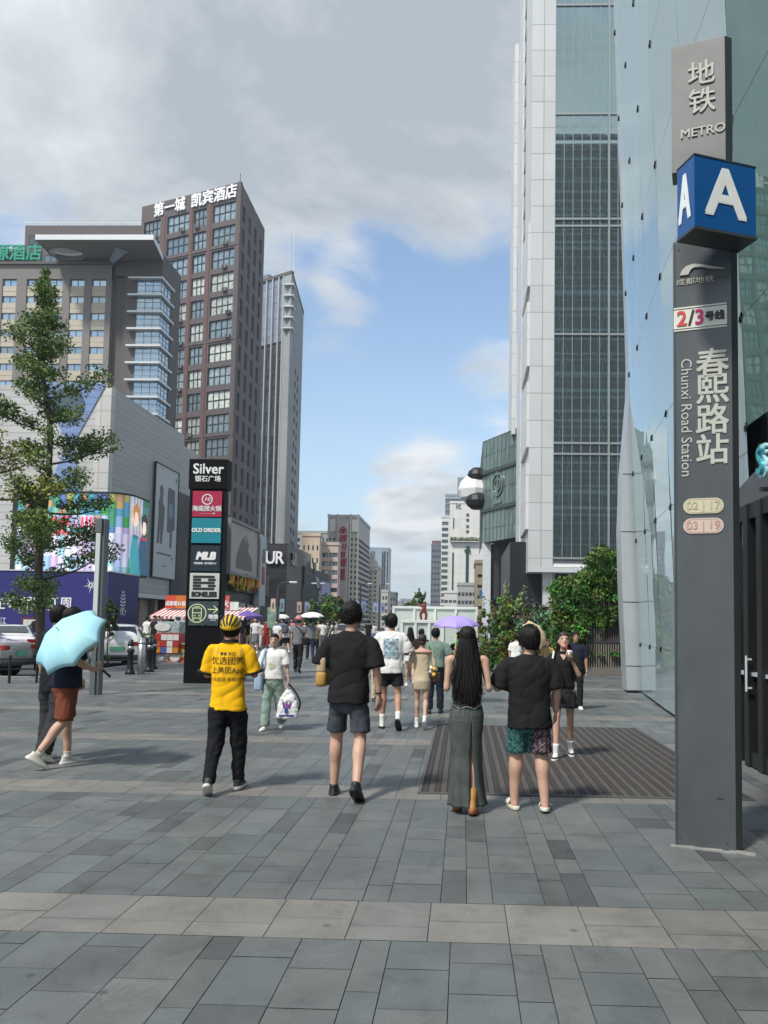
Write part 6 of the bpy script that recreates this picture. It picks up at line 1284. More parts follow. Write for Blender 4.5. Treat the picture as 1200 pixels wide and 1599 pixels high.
def S(label, px, py, Y, rpx, rpy, n, s, base, seed, **k):
    q = at(px, py, Y); shrub(label, q, (rpx*Y/1200, max(.5, rpx*Y/1200*.7), rpy*Y/1200), n, s, base, seed, group=G, **k)
S('feathery pale green bamboo like bush in front of the mall base', 790, 965, 31, 26, 40, 3400, .16, (.085, .115, .040), 1, wisp=.6)
S('grey green leafy bush right of the feathery one', 835, 972, 30, 34, 30, 3200, .15, (.050, .078, .050), 2, wisp=.3)
S('thin dry twiggy bush left of the feathery one', 758, 985, 30, 17, 32, 900, .13, (.075, .085, .040), 3, wisp=.5)
S('rounded yellow green clipped shrub behind the man in black', 800, 1008, 26.5, 40, 20, 3800, .11, (.070, .088, .018), 4)
S('low bright green shrub left of the clipped one', 765, 1012, 26, 18, 15, 1500, .10, (.055, .085, .020), 5)
S('dark green shrub between the clipped shrub and the vines', 850, 1000, 26.5, 34, 24, 3400, .13, (.038, .068, .020), 6)
S('small dark shrub at the foot of the vines', 890, 985, 25.8, 20, 30, 2200, .13, (.034, .062, .018), 7)
S('small round topiary ball behind the white shirt man', 715, 1010, 25, 10, 9, 900, .08, (.070, .085, .02), 8, stems=1)
S('small street tree behind the light column', 168, 960, 26, 12, 28, 1300, .13, (.048, .080, .022), 9)
def vines():
    Y = 24.8; a, b_ = gnd(903, 1049), gnd(990, 1049); zt = at(940, 925, Y).z; zw = at(940, 955, Y).z
    t = thing('slatted_vent_house', 'grey vertical slatted vent housing under a mass of vines', 'vent housing', ((a.x+b_.x)/2, Y+1, 0)); x0, x1 = a.x, b_.x+.6
    mb = MB(); mb.box(x0+.04, x1, Y+.1, Y+2.5, 0, zt); obj('core', mb, mat('vent_dark', (.050, .046, .042), .8, var=.2), t)
    mb = MB(); n = 34
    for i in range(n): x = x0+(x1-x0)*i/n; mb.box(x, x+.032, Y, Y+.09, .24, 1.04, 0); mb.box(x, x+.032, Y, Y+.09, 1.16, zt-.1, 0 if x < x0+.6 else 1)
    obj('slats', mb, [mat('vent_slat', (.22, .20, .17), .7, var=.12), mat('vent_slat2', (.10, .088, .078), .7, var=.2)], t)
    mb = MB(); mb.bbox(x0-.03, x1, Y-.03, Y+.12, 0, .24, .01); mb.box(x0-.02, x1, Y-.02, Y+.1, 1.04, 1.16, 1); obj('base_rail', mb, [mat('vent_base', (.15, .14, .125), .7), M_dframe], t)
    rnd = random.Random(21); cr = MB(); base = (.036, .072, .016)
    def cl(px, py, dy, r, n): q = at(px, py, Y+dy); clump(cr, q, r, n, .145, tuple(c*rnd.uniform(.6, 1.5) for c in base), rnd, .9)
    for i in range(330):
        u = rnd.random(); px = 868+128*u; top = 868+90*max(0, (.62-u)/.62)**1.6 + 14*math.sin(u*9); py = top+rnd.random()**1.4*(95-35*u); cl(px, py, rnd.uniform(-.45, 1.6), rnd.uniform(.15, .30), 34)
    for i in range(120): u = rnd.random(); cl(862+52*u, 905+120*rnd.random(), rnd.uniform(-.25, .8), .22, 30)
    for i in range(26):                      # trailing strands over the slats
        px = 905+85*rnd.random(); py = 950
        for k in range(rnd.randrange(2, 9)): cl(px+rnd.uniform(-2, 2), py+k*5, -.16, .09, 9)
    for i in range(30): cl(905+90*rnd.random(), 1022+rnd.uniform(-2, 2), -.1, .06, 5)
    v = solo('vine_mass', cr, M_leaf, 'thick green vine mass draped over the slatted vent housing', 'vines')
vines()
def lawn():
    rnd = random.Random(2); mb = MB(); a, b_ = gnd(736, 1034), gnd(905, 1030); mb.box(a.x, b_.x, a.y, a.y+3.5, -.002, .06); solo('planting_bed', mb, mat('soil', (.05, .055, .03), .9, var=.3), 'low planting bed edge under the shrubs', 'planter')
    g = MB()
    for i in range(5200):
        x, y = rnd.uniform(a.x, b_.x), a.y+rnd.random()**1.5*2.4; h = rnd.uniform(.09, .2); d = Vector((rnd.uniform(-.05, .05), rnd.uniform(-.05, .05), h)); w = .012; q = Vector((x, y, .055)); g.add([q+Vector((-w, 0, 0)), q+Vector((w, 0, 0)), q+d], [(0, 1, 2)], 0, lc(rnd, (.065, .095, .028)))
    o = solo('grass', g, M_leaf, 'strip of short grass along the planting bed', 'grass', kind='stuff')
lawn()
def far_trees():
    rows = [(498, 955, 62, 20, 22, 'leafy green tree nearest to the black shop row'), (520, 950, 75, 22, 22, 'dark spreading tree behind the man in black'), (535, 962, 70, 16, 14, 'low dark tree behind the head of the man in black'), (478, 968, 58, 12, 12, 'small tree below the green black shop block'), (552, 962, 85, 15, 12, 'far dark tree under the newspaper tower'), (655, 940, 90, 11, 16, 'palm like dark tree above the white booth'), (640, 948, 92, 11, 9, 'rounded dark tree left of the palm like one'), (605, 968, 110, 10, 8, 'faint tree at the end of the street')]
    for i, (px, py, Y, rx, ry, lab) in enumerate(rows):
        q = at(px, py, Y); s = Y/1200; shrub(lab, q, (rx*s, rx*s*.8, ry*s), 2200 if i < 2 else 1300, .30 if Y > 65 else .26, (.045, .072, .025), 40+i, 'street_tree', group='trees down the street', wisp=.8 if i == 5 else .1)
far_trees()
def hedge():
    rnd = random.Random(5); a, b_ = at(196, 1000, 29), at(236, 1000, 29.5); t = thing('planter_hedge', 'dark planter box with a low clipped hedge behind the bollards', 'planter', ((a.x+b_.x)/2, 29.3, 0)); mb = MB(); mb.bbox(a.x, b_.x, 29, 29.8, 0, .62, .02); obj('box', mb, mat('planter_dark', (.03, .03, .032), .6), t)
    cr = MB()
    for i in range(60): clump(cr, (rnd.uniform(a.x, b_.x), rnd.uniform(29, 29.8), rnd.uniform(.62, .95)), .15, 26, .10, (.04, .065, .02), rnd)
    obj('foliage', cr, M_leaf, t)
hedge()
# ------------------------------------------------------------------ people
def remeshed(mb, vox, smooth=3, adapt=0):
    me = bpy.data.meshes.new('tmp'); me.from_pydata([tuple(v) for v in mb.v], [], mb.f); bm = bmesh.new(); bm.from_mesh(me); bmesh.ops.recalc_face_normals(bm, faces=bm.faces[:]); bm.to_mesh(me); bm.free()
    o = bpy.data.objects.new('tmp', me); COL.objects.link(o)
    m = o.modifiers.new('r', 'REMESH'); m.mode = 'VOXEL'; m.voxel_size = vox
    if smooth: s = o.modifiers.new('s', 'SMOOTH'); s.factor = .5; s.iterations = smooth
    dg = bpy.context.evaluated_depsgraph_get(); r = bpy.data.meshes.new_from_object(o.evaluated_get(dg)); COL.objects.unlink(o); bpy.data.objects.remove(o); bpy.data.meshes.remove(me)
    out = MB(); out.v = [v.co.copy() for v in r.vertices]; out.f = [list(p.vertices) for p in r.polygons]; out.m = [0]*len(out.f); out.c = [None]*len(out.f); out.n = [v.normal.copy() for v in r.vertices]; bpy.data.meshes.remove(r); return out
def wrinkle(mb, amp, fx=7, fz=4, seed=0, drape=0.5):
    o = Vector((seed*3.1, seed*1.7, seed*.9))
    for i, v in enumerate(mb.v):          # long soft folds with sharper creases between them
        q = Vector((v.x*fx+v.z*2.2, v.y*fx, v.z*fz-v.x*2.5))+o; d = noise.noise(q)*.8+noise.noise(q*2.1)*.3; d2 = 1-2*abs(noise.noise(q*1.2+Vector((5, 5, 5)))); d3 = 1-2*abs(noise.noise(Vector((q.x*.8, q.y*.8, q.z*1.9))+Vector((9, 2, 4))))
        mb.v[i] = v+mb.n[i]*amp*(.25+d-drape*max(0, d2)**3*1.3-drape*max(0, d3)**4*1.0)
    return mb
def ell(c, ax, ay, rx, ry, n=20, p=2.0):
    c, ax, ay = Vector(c), Vector(ax), Vector(ay); out = []
    for i in range(n):
        a = 2*math.pi*i/n; ca, sa = math.cos(a), math.sin(a); out.append(c+ax*(rx*math.copysign(abs(ca)**(2/p), ca))+ay*(ry*math.copysign(abs(sa)**(2/p), sa)))
    return out
X_, Y_, Z_ = Vector((1, 0, 0)), Vector((0, 1, 0)), Vector((0, 0, 1))
def trunk_rings(rows, lean, base):       # rows of (z, half width, half depth, y offset)
    return [ell((lean[0]*(z-base), y+lean[1]*(z-base), z), X_, Y_, w, d, 24, 2.3) for z, w, d, y in rows]
def hand_mb(wr, fd, pn, s, curl=.5, side=1):
    """palm and five fingers from the wrist along fd; pn is the palm's facing, side the thumb's side"""
    fd = Vector(fd).normalized(); pn = Vector(pn); pn = (pn-fd*pn.dot(fd)).normalized(); sd_ = fd.cross(pn)*side; mb = MB(); L_ = .09*s
    mb.tube([wr-fd*.02*s, wr+fd*.02*s, wr+fd*.055*s, wr+fd*L_], [.024*s, .032*s, .040*s, .034*s], 10, 0, 2, .45, pn)
    for i, (off, ln) in enumerate(((.030, .070), (.010, .080), (-.010, .075), (-.029, .058))):
        p = wr+fd*(L_-.008*s)+sd_*off*s; d = fd.copy(); path = [p-fd*.02*s, p]; a = curl*(.8+.12*i)
        for k in range(3): d = (d*math.cos(a*.75)+pn*math.sin(a*.75)).normalized(); d = d; p = p+d*ln*s*(.42, .33, .25)[k]; path.append(p)
        mb.tube(path, [.0092*s, .0092*s, .0085*s, .0078*s, .0055*s], 7, 0, 2)
    p = wr+fd*.03*s+sd_*.030*s; d = (fd*.75+sd_*.55+pn*.25).normalized(); mb.tube([p-sd_*.015*s, p+d*.028*s, p+d*.05*s+pn*.008*s, p+d*.062*s+fd*.012*s+pn*.014*s], [.013*s, .0115*s, .0095*s, .006*s], 7, 0, 2); return mb
def merge(a, b, m=0):
    n = len(a.v); a.v += b.v; a.f += [[i+n for i in f] for f in b.f]; a.m += [m]*len(b.f); a.c += [None]*len(b.f); return a
def skinm(nm, c): return mat('skin_'+nm, c, .5, var=.08, vs=9, bump=.05, bs=120)
SK = skinm('light', (.50, .31, .225)); SK2 = skinm('tan', (.40, .22, .145)); M_lip = mat('lips', (.42, .12, .10), .4, var=0); M_eye = mat('eyes', (.02, .015, .013), .3, var=0)
def cloth(nm, c, var=.10, rough=.85, vs=14): return mat('cloth_'+nm, c, rough, var=var, vs=vs, bump=.25, bs=160, spec=.18, sheen=.0)
M_hair = mat('hair_black', (.012, .010, .0095), .5, var=.4, vs=40, stretch=(3, 3, .25), bump=.4, bs=60, spec=.28)
M_hairb = mat('hair_brown', (.030, .016, .012), .38, var=.4, vs=40, stretch=(3, 3, .25), bump=.5, bs=60)
def limb(j, k): return (Vector(j), Vector(k))
def person(label, loc, rz, H, S, group=None, vox=.013):
    """local: facing +y, feet near the origin.  S: the description of the figure"""
    s = H/1.75; g = S.get; sx = g('wide', 1.0); t = thing('person', label, 'person', loc, rz, group); fem = g('fem', 0)
    # --- joints
    lean = g('lean', (0, .02)); hipz = .925*s; hw = .088*s*(1+.25*(sx-1)); legs = {}; low = 9
    for k, sg in (('L', -1), ('R', 1)):
        hf, kf, ab, ft = g('leg'+k, (0, 2, 1, 0)); a = R(hf); b_ = R(hf-kf); o = math.sin(R(ab))*sg
        hip = Vector((sg*hw, 0, hipz)); kn = hip+Vector((o, math.sin(a), -math.cos(a))).normalized()*.43*s; an = kn+Vector((o*.6, math.sin(b_), -math.cos(b_))).normalized()*.42*s
        legs[k] = [hip, kn, an, R(ft)]; f = R(ft); low = min(low, an.z-.085*s*math.cos(f)-max(0, math.sin(-f))*.145*s-max(0, math.sin(f))*.05*s)
    dz = Vector((0, 0, -low))
    for k in legs: legs[k][:3] = [p+dz for p in legs[k][:3]]
    hz = hipz-low; up = lambda z: z*s+hz-hipz          # heights above the hip move with it
    Lx, Ly = lean; TL = lambda x, y, z: Vector((x+Lx*(z-hz), y+Ly*(z-hz), z))
    shw = g('sh', .185)*s*(1+.5*(sx-1)); arms = {}; shz = up(1.425)
    for k, sg in (('L', -1), ('R', 1)):
        u, f, *hd = g('arm'+k, ((.12, .0, -1), (.05, .15, -1))); u = Vector((u[0]*sg, u[1], u[2])).normalized(); f = Vector((f[0]*sg, f[1], f[2])).normalized()
        sh = TL(sg*shw, 0, shz)
        if g('reach'+k):                   # bend the arm so that the wrist meets a point of the place
            tg = (Matrix.Translation(Vector(loc)) @ Matrix.Rotation(rz, 4, 'Z')).inverted() @ Vector(g('reach'+k)); d = tg-sh; a_, b_ = .285*s, .245*s; n = min(d.length, (a_+b_)*.985); d.normalize(); ca = (a_*a_+n*n-b_*b_)/(2*a_*n); pole = Vector((sg*.5, -.5, -1)); pole = (pole-d*pole.dot(d)).normalized(); el = sh+d*a_*ca+pole*a_*math.sqrt(max(0, 1-ca*ca)); u = (el-sh).normalized(); f = (sh+d*n-el).normalized()
        el = sh+u*.285*s; wr = el+f*.245*s; arms[k] = (sh, el, wr, f, sg, hd)
    ht, hp = g('head', (0, 0)); hc = TL(0, .015*s, up(1.625)); HR = Matrix.Rotation(R(ht), 3, 'Z') @ Matrix.Rotation(R(-hp), 3, 'X')
    # --- skin: one surface
    mb = MB(); q = sx
    for k in legs:
        hip, kn, an, f = legs[k]; th = (kn-hip); sh_ = an-kn; tk = .80 if (g('bottom') or {}).get('type') in ('shorts', 'trousers') else 1; cf = g('leg_w', 1.0)*(.92 if fem else 1)*(1+.5*(q-1))
        mb.tube([hip+Vector((0, 0, .04*s)), hip+th*.3, hip+th*.75, kn, kn+sh_*.25+Vector((0, -.012*s, 0)), kn+sh_*.6, an, an+Vector((0, 0, -.05*s))], [.088*s*cf*tk, .082*s*cf*tk, .062*s*cf*(.5+.5*tk), .053*s*cf, .056*s*cf, .044*s*cf, .034*s*cf, .032*s*cf], 12, 0, 4)
        if g('barefeet'):
            fd = Vector((0, math.cos(f), math.sin(f))); mb.tube([an+Vector((0, -.045*s, -.05*s)), an+fd*.04*s+Vector((0, 0, -.045*s)), an+fd*.12*s+Vector((0, 0, -.062*s)), an+fd*.19*s+Vector((0, 0, -.066*s))], [.030*s, .036*s, .034*s, .024*s], 10, 0, 3)
    W_ = lambda w: w*s*(1+(q-1)*.9)
    cv = .86 if g('top') and g('top').get('sleeve', .62) > 0 else .97
    mb.loft(trunk_rings([(z+0, W_(w)*cv, W_(d)*cv, y) for z, w, d, y in [(up(.86), .13, .09, 0), (up(.93), .165 if fem else .158, .105, -.008*s), (up(1.02), .145 if fem else .15, .092, 0), (up(1.12), .122 if fem else .143, .082, .005*s), (up(1.25), .145 if fem else .16, .09, .005*s), (up(1.36), .155 if fem else .175, .088, 0), (up(1.42), .15 if fem else .165, .07, -.005*s), (up(1.445), .10, .052, -.008*s)]], lean, hz))
    nb = TL(0, -.012*s, up(1.45)); mb.tube([nb, (nb+hc)/2+Vector((0, -.008*s, -.02*s)), hc+Vector((0, -.01*s, -.03*s))], [.062*s, .054*s*(.9 if fem else 1), .052*s], 12, 0, 3)
    cov = bool(g('top')) and g('top').get('sleeve', .62) > 0
    for k in arms:
        sh, el, wr, f, sg, hd = arms[k]; aw = (.9 if fem else 1)*(1+.6*(q-1)); u = el-sh; fo = wr-el
        if cov: mb.tube([sh+Vector((-sg*.05*s, 0, -.03*s)), sh+Vector((-sg*.012*s, 0, -.03*s)), sh+u*.35, sh+u*.8, el, el+fo*.25, el+fo*.7, wr], [.026*s, .034*s, .042*s*aw, .039*s*aw, .038*s*aw, .040*s*aw, .031*s*aw, .025*s*aw], 12, 0, 4)
        else: mb.tube([sh+Vector((-sg*.05*s, 0, .008*s)), sh, sh+u*.35, sh+u*.8, el, el+fo*.25, el+fo*.7, wr], [.045*s*aw, .052*s*aw, .047*s*aw, .039*s*aw, .038*s*aw, .040*s*aw, .031*s*aw, .025*s*aw], 12, 0, 4)
    # head
    hs = s*g('headscale', 1.0)*.98
    HT = lambda x, y, z: hc+HR @ Vector((x*hs, y*hs, z*hs))
    hr = []
    for z, w, d, y in [(-.118, .022, .02, .062), (-.108, .036, .036, .055), (-.085, .052, .066, .030), (-.05, .062, .082, .012), (-.01, .069, .092, .002), (.03, .074, .097, -.004), (.065, .073, .094, -.008), (.095, .060, .078, -.010), (.115, .036, .048, -.010), (.122, .012, .016, -.010)]: hr.append([HT(p.x, p.y, p.z) for p in ell((0, y, z), X_, Y_, w, d, 20)])
    mb.loft(hr)
    for sg in (-1, 1): mb.ball(HT(sg*.076, -.012, -.012), (.012*hs, .020*hs, .032*hs), 6)
    mb.tube([HT(0, .088, .012), HT(0, .100, -.012), HT(0, .108, -.032), HT(0, .092, -.042)], [.008*hs, .010*hs, .014*hs, .008*hs], 8, 0, 2)
    body = remeshed(mb, vox*.85 if vox < .02 else vox, 2)
    for k in arms:
        sh, el, wr, f, sg, hd = arms[k]
        if vox < .02 or True:
            fd = Vector((hd[0][0]*sg, hd[0][1], hd[0][2])) if hd else f; pn = Vector((hd[1][0]*sg, hd[1][1], hd[1][2])) if len(hd) > 1 else Vector((-sg, .2, 0)); merge(body, hand_mb(wr, fd, pn, s*1.02, hd[2] if len(hd) > 2 else .35, sg))
    mats_ = [g('skin', SK)]
    if g('face'):
        mats_ += [M_eye, M_lip]; fm = MB()
        for sg in (-1, 1):
            fm.ball(HT(sg*.031, .080, .004), (.013*hs, .008*hs, .0052*hs), 6); fm.tube([HT(sg*.012, .092, .022), HT(sg*.03, .090, .027), HT(sg*.052, .076, .021)], [.003*hs, .0045*hs, .002*hs], 6)
        merge(body, fm, 1); fm = MB(); fm.tube([HT(-.022, .083, -.066), HT(0, .095, -.063), HT(.022, .083, -.066)], [.002*hs, .0075*hs, .002*hs], 7, 0, 3); merge(body, fm, 2)
    bo = obj('body', body, mats_, t, True, local=True)
    # --- clothes
    def piece(nm, mbs, m, amp=.006, sm=4, v=None, seed=0, fx=7, fz=4, mats_all=None):
        r = remeshed(mbs, v or vox, sm); r = wrinkle(r, amp*s, fx, fz, seed+len(label)); r2 = MB(); r2.v, r2.f, r2.m, r2.c = r.v, r.f, r.m, r.c; return obj(nm, r2, m, t, True, local=True)
    res = {}
    tp = g('top')
    if tp:
        hem, lo, slv, m = tp['hem'], tp.get('loose', 1.0), tp.get('sleeve', .62), tp['mat']; e = .014*s; rows = []
        hemw = tp.get('hemw', 1.0)
        P_ = [(hem, .172*hemw, .125*hemw, -.004), ((hem+1.02)/2 if hem < 1.0 else hem+.03, .172 if not fem else .165, .120, -.002), (1.10, .160 if not fem else .142, .108, 0), (1.22, .172 if not fem else .155, .108, .003), (1.34, .186 if not fem else .165, .104, 0), (1.40, .186 if not fem else .163, .088, -.004), (1.432, .165 if not fem else .14, .074, -.006), (1.462, .115 if not fem else .10, .064, -.008), (1.484, .076, .060, -.010), (1.490, .068, .058, -.010)]
        for z, w, d, y in P_: k = lo if z < 1.38 else 1+(lo-1)*.4; rows.append((up(z), W_(w)*k, W_(d)*k*(tp.get('deep', 1)), y*s))
        mb = MB(); mb.loft(trunk_rings(rows, lean, hz))
        for k in arms:
            if slv <= 0: continue
            sh, el, wr, f, sg, hd = arms[k]; u = el-sh; fo = wr-el; aw = tp.get('slvw', 1.0)*(1+.5*(q-1))*(.85 if fem else 1); n0 = sh+Vector((-sg*.065*s, 0, -.015*s))
            if slv <= 1: mb.tube([n0, sh+Vector((-sg*.012*s, 0, -.022*s)), sh+u*.28, sh+u*slv*.7, sh+u*slv], [.044*s, .056*s*aw**.4, .064*s*aw**.7, .073*s*aw**.9, .080*s*aw], 14, 0, 4)
            else: mb.tube([n0, sh+Vector((-sg*.01*s, 0, -.02*s)), sh+u*.6, el, el+fo*(slv-1)*.5, el+fo*(slv-1)], [.046*s*aw, .058*s*aw, .060*s*aw, .058*s*aw, .056*s*aw, .056*s*aw], 14, 0, 4)
        res['top'] = piece('shirt', mb, m, tp.get('amp', .010)*1.15, 3, seed=1, fx=5, fz=4)
    bt = g('bottom')
    if bt:
        m = bt['mat']; ty = bt['type']; mb = MB(); lw = bt.get('loose', 1.0)*(1+.6*(q-1))
        if ty in ('shorts', 'trousers'):
            hm_ = (tp or {}).get('hem', 1.0)
            mb.loft(trunk_rings([(up(z), W_(w)*(.90 if z > hm_+.01 else 1), W_(d)*(.90 if z > hm_+.01 else 1), y*s) for z, w, d, y in ((.735, .10, .085, 0), (.78, .135, .10, 0), (.84, .164, .116, -.004), (.89, .168, .119, -.006), (.95, .168, .118, -.006), (1.03, .152, .104, 0)) if z < hm_+.12], lean, hz))
            for k in legs:
                hip, kn, an, f = legs[k]; th, sh_ = kn-hip, an-kn
                if ty == 'shorts':
                    e = bt.get('len', .82); mb.tube([hip+th*.12, hip+th*.3, hip+th*.6, hip+th*e], [.070*s*lw, .097*s*lw, .098*s*lw, .100*s*lw*bt.get('flare', 1)], 14, 0, 4)
                else:
                    w = bt.get('w', (.098, .092, .074, .070, .064)); ff = bt.get('len', 1.0); mb.tube([hip+th*.14, hip+th*.36, kn, kn+sh_*.5, kn+sh_*ff+Vector((0, 0, -.02*s))], [w[i]*s*lw*(.68 if i == 0 else 1) for i in range(5)], 14, 0, 4)
        else:                                             # skirt / dress: lofted round both legs
            mb.loft([ell((Lx*(up(z)-hz)+bt.get('sway', 0)*(1.0-z)*s, Ly*(up(z)-hz)+y*s, up(z)), X_, Y_, W_(w), W_(d), 26, 2.2) for z, w, d, y in bt['rows']])
        res['bottom'] = piece(bt.get('name', {'shorts': 'shorts', 'trousers': 'trousers'}.get(ty, 'skirt')), mb, m, bt.get('amp', .013), 3, seed=2, fx=bt.get('fx', 7), fz=bt.get('fz', 8 if ty == 'trousers' else 4))
    # --- shoes
    sh = g('shoes')
    if sh:
        for k in legs:
            hip, kn, an, f = legs[k]; T = Matrix.Translation(an) @ Matrix.Rotation(f, 4, 'X') @ Matrix.Rotation(R(8 if k == 'L' else -8), 4, 'Z') @ Matrix.Diagonal((s*sh.get('size', 1.0)*1.06, s*sh.get('size', 1.0)*1.04, s*sh.get('size', 1.0), 1))
            hgt = sh.get('h', 0.0)
            if sh.get('slipper'):
                mb = MB(T); mb.loft([ell((0, .045, z), X_, Y_, .047, .142, 20, 2.4) for z in (-.085, -.078, -.062, -.057)]); o = obj('slipper', mb, sh['mat'], t, True, local=True)
                mb = MB(T); mb.loft([[Vector((w*math.cos(a), y, -.06+h_*math.sin(a))) for a in [math.pi*i/10 for i in range(11)]] + [Vector((w*.88*math.cos(a), y, -.06+h_*.85*math.sin(a))) for a in [math.pi*(10-i)/10 for i in range(11)]] for y, w, h_ in ((.03, .052, .066), (.09, .052, .058), (.15, .046, .045))]); obj('strap', mb, sh['mat'], o, True, local=True); continue
            mb = MB(T); rr = [(-.088, .034, .05, -.04+.04)]
            prof = [(-.088, .040, .128, .050), (-.068, .041, .132, .050), (-.045, .040, .115, .040), (-.03, .037, .080, .014), (-.008+hgt*.3, .036, .054, -.006), (.004+hgt, .037, .052, -.010)]
            mb.loft([ell((0, y, z), X_, Y_, w, d, 18, 2.3) for z, w, d, y in prof]); o = obj('shoe', mb, sh['mat'], t, True, local=True)
            mb = MB(T); mb.loft([ell((0, .050, z), X_, Y_, w, d, 20, 2.5) for z, w, d in ((-.092-sh.get('heel', 0), .040, .130), (-.088, .044, .136), (-.064, .045, .138), (-.058, .040, .130))]); obj('sole', mb, sh.get('sole', sh['mat']), o, True, local=True)
            if sh.get('stripe'): mb = MB(T); mb.loft([ell((0, y, z), X_, Y_, w+.002, d+.002, 18, 2.3) for z, w, d, y in ((-.055, .041, .124, .046), (-.045, .040, .115, .040), (-.036, .039, .105, .030))], cap=False); obj('stripe', mb, sh['stripe'], o, True, local=True)
            if sh.get('sock'): mb = MB(); a2 = an+(kn-an)*sh['sock']; mb.tube([an+Vector((0, 0, -.02*s)), an+(kn-an)*.12, a2], [.041*s, .040*s, .045*s], 12, 0, 2); obj('sock', mb, sh.get('sockmat', M_sock), t, True, local=True)
    # --- hair
    hh = g('hair'); hm = g('hairmat', M_hair)
    if hh:
        mb = MB(); rr = []; thick = g('hairvol', 1.0)
        for z, w, d, y in [(-.070, .050, .034, -.060), (-.045, .066, .060, -.044), (-.01, .078, .081, -.030), (.03, .083, .097, -.022), (.07, .084, .106, -.012), (.105, .072, .094, -.010), (.128, .048, .064, -.010), (.138, .016, .022, -.010)]: rr.append([HT(p.x*thick, p.y*(1+(thick-1)*.6), p.z*(1+(thick-1)*.4)) for p in ell((0, y, z), X_, Y_, w, d, 22)])
        mb.loft(rr)
        r = remeshed(mb, .0085 if vox < .02 else .016, 1); r = wrinkle(r, .003*hs, 22, 18, 3); r2 = MB(); r2.v, r2.f, r2.m, r2.c = r.v, r.f, r.m, r.c
        if hh == 'short':                 # tufts combed from the crown over the shell, shorter towards the nape
            rnd = random.Random(len(label)*3); n = 620 if vox < .014 else (120 if vox < .02 else 0); cr_ = Vector((.15, -.45, 1)).normalized(); curl = 1.5 if thick > 1.08 else .3
            for i in range(n):
                z = 1-1.42*(i+.5)/n; a = i*2.39996; e = math.sqrt(max(0, 1-z*z)); v = Vector((e*math.cos(a), e*math.sin(a), z))
                if v.y > .55 and v.z < .25: continue
                tn = (v-cr_*v.dot(cr_)); tn = (tn if tn.length > .05 else Vector((rnd.gauss(0, 1), rnd.gauss(0, 1), 0))).normalized(); tn = (tn-v*tn.dot(v)).normalized(); sd_ = v.cross(tn)*rnd.uniform(-.6, .6)*curl; tn = (tn+sd_).normalized()
                p = Vector((v.x*.080*thick, v.y*.100*thick-.014, v.z*.118*thick+.018-.03*(1-v.z)*.5)); l = (rnd.uniform(.024, .046) if thick > 1.08 else rnd.uniform(.045, .075))*(1 if v.z > -.1 else .45)
                m_ = MB(); m_.tube([HT(*(p*.96)), HT(*(p+tn*l*.5+v*.005)), HT(*(p+tn*l-v*l*.22+v*rnd.uniform(.0, .007)))], [.0050*hs, .0046*hs, .0008*hs], 5, 0, 2); merge(r2, m_)
        if hh in ('long', 'mid'):
            ln = g('hairlen', .55)*s; rnd = random.Random(len(label)); n = 430 if vox < .02 else 30
            for i in range(n):
                a = math.pi*(-.12-.76*(i+rnd.random())/n) if rnd.random() < .8 else rnd.uniform(-math.pi*1.0, 0); rad = rnd.uniform(.82, 1.05); x, y = .084*math.cos(a)*rad, .095*math.sin(a)*rad-.012; l = ln*rnd.uniform(.72, 1.05)*(1-.25*abs(math.cos(a))**3); sp = g('hairspread', 1.25)
                p0 = HT(x*.7, y*.7, .10); p1 = HT(x, y-.006, .0); bk = -.085*s-.02*rnd.random(); base = hc
                pts = [p0, p1]
                for f_ in (.35, .7, 1.0): pts.append(Vector((base.x+x*(1+(sp-1)*f_)*s*1.02+rnd.uniform(-.022, .022)*f_*2, min(base.y+y*s*1.0, base.y-.03*s)-.045*s*f_*(1 if f_ < .8 else .85), base.z-l*f_)))
                m_ = MB(); q_ = rnd.uniform(.28, .72); m_.tube(pts, [.010*s*q_, .014*s*q_, .014*s*q_, .010*s*q_, .0015*s], 5, 0, 3); merge(r2, m_)
        elif hh == 'bun': m_ = MB(); m_.ball(HT(*g('bunpos', (0, -.105, .02))), (.042*hs, .04*hs, .042*hs), 8); merge(r2, m_)
        elif hh == 'tail':
            m_ = MB()
            rnd = random.Random(4)
            for i in range(16): a = i*.39; m_.tube([HT(.01*math.cos(a), -.10, .05), HT(.03*math.cos(a), -.15+.02*math.sin(a), -.02), HT(.035*math.cos(a), -.15+.03*math.sin(a), -.16), HT(.02*math.cos(a)+rnd.uniform(-.02, .02), -.13, -.30-rnd.random()*.12)], [.02*hs, .022*hs, .018*hs, .004*hs], 6, 0, 2)
            merge(r2, m_)
        obj('hair', r2, hm, t, True, local=True)
    res.update(root=t, legs=legs, arms=arms, hc=hc, s=s, up=up, TL=TL, HT=HT, hs=hs, body=bo); return res
M_sock = cloth('sock', (.66, .66, .64))
def print_on(p, part, mb_src, m, name='print', toward=1, off=.004):
    """lay flat marks (local x, z in mb_src.v) on the garment as seen from its back (toward=1) or front (-1)"""
    me = part.data; bvh = BVHTree.FromPolygons([v.co for v in me.vertices], [list(q.vertices) for q in me.polygons]); out = MB()
    out.f, out.m, out.c = mb_src.f, mb_src.m, mb_src.c
    for v in mb_src.v:
        h = bvh.ray_cast(Vector((v.x, -toward*2, v.z)), Vector((0, toward, 0))); y = h[0].y if h[0] is not None else 0; out.v.append(Vector((v.x, y-toward*off, v.z)))
    return obj(name, out, m, part, local=True)
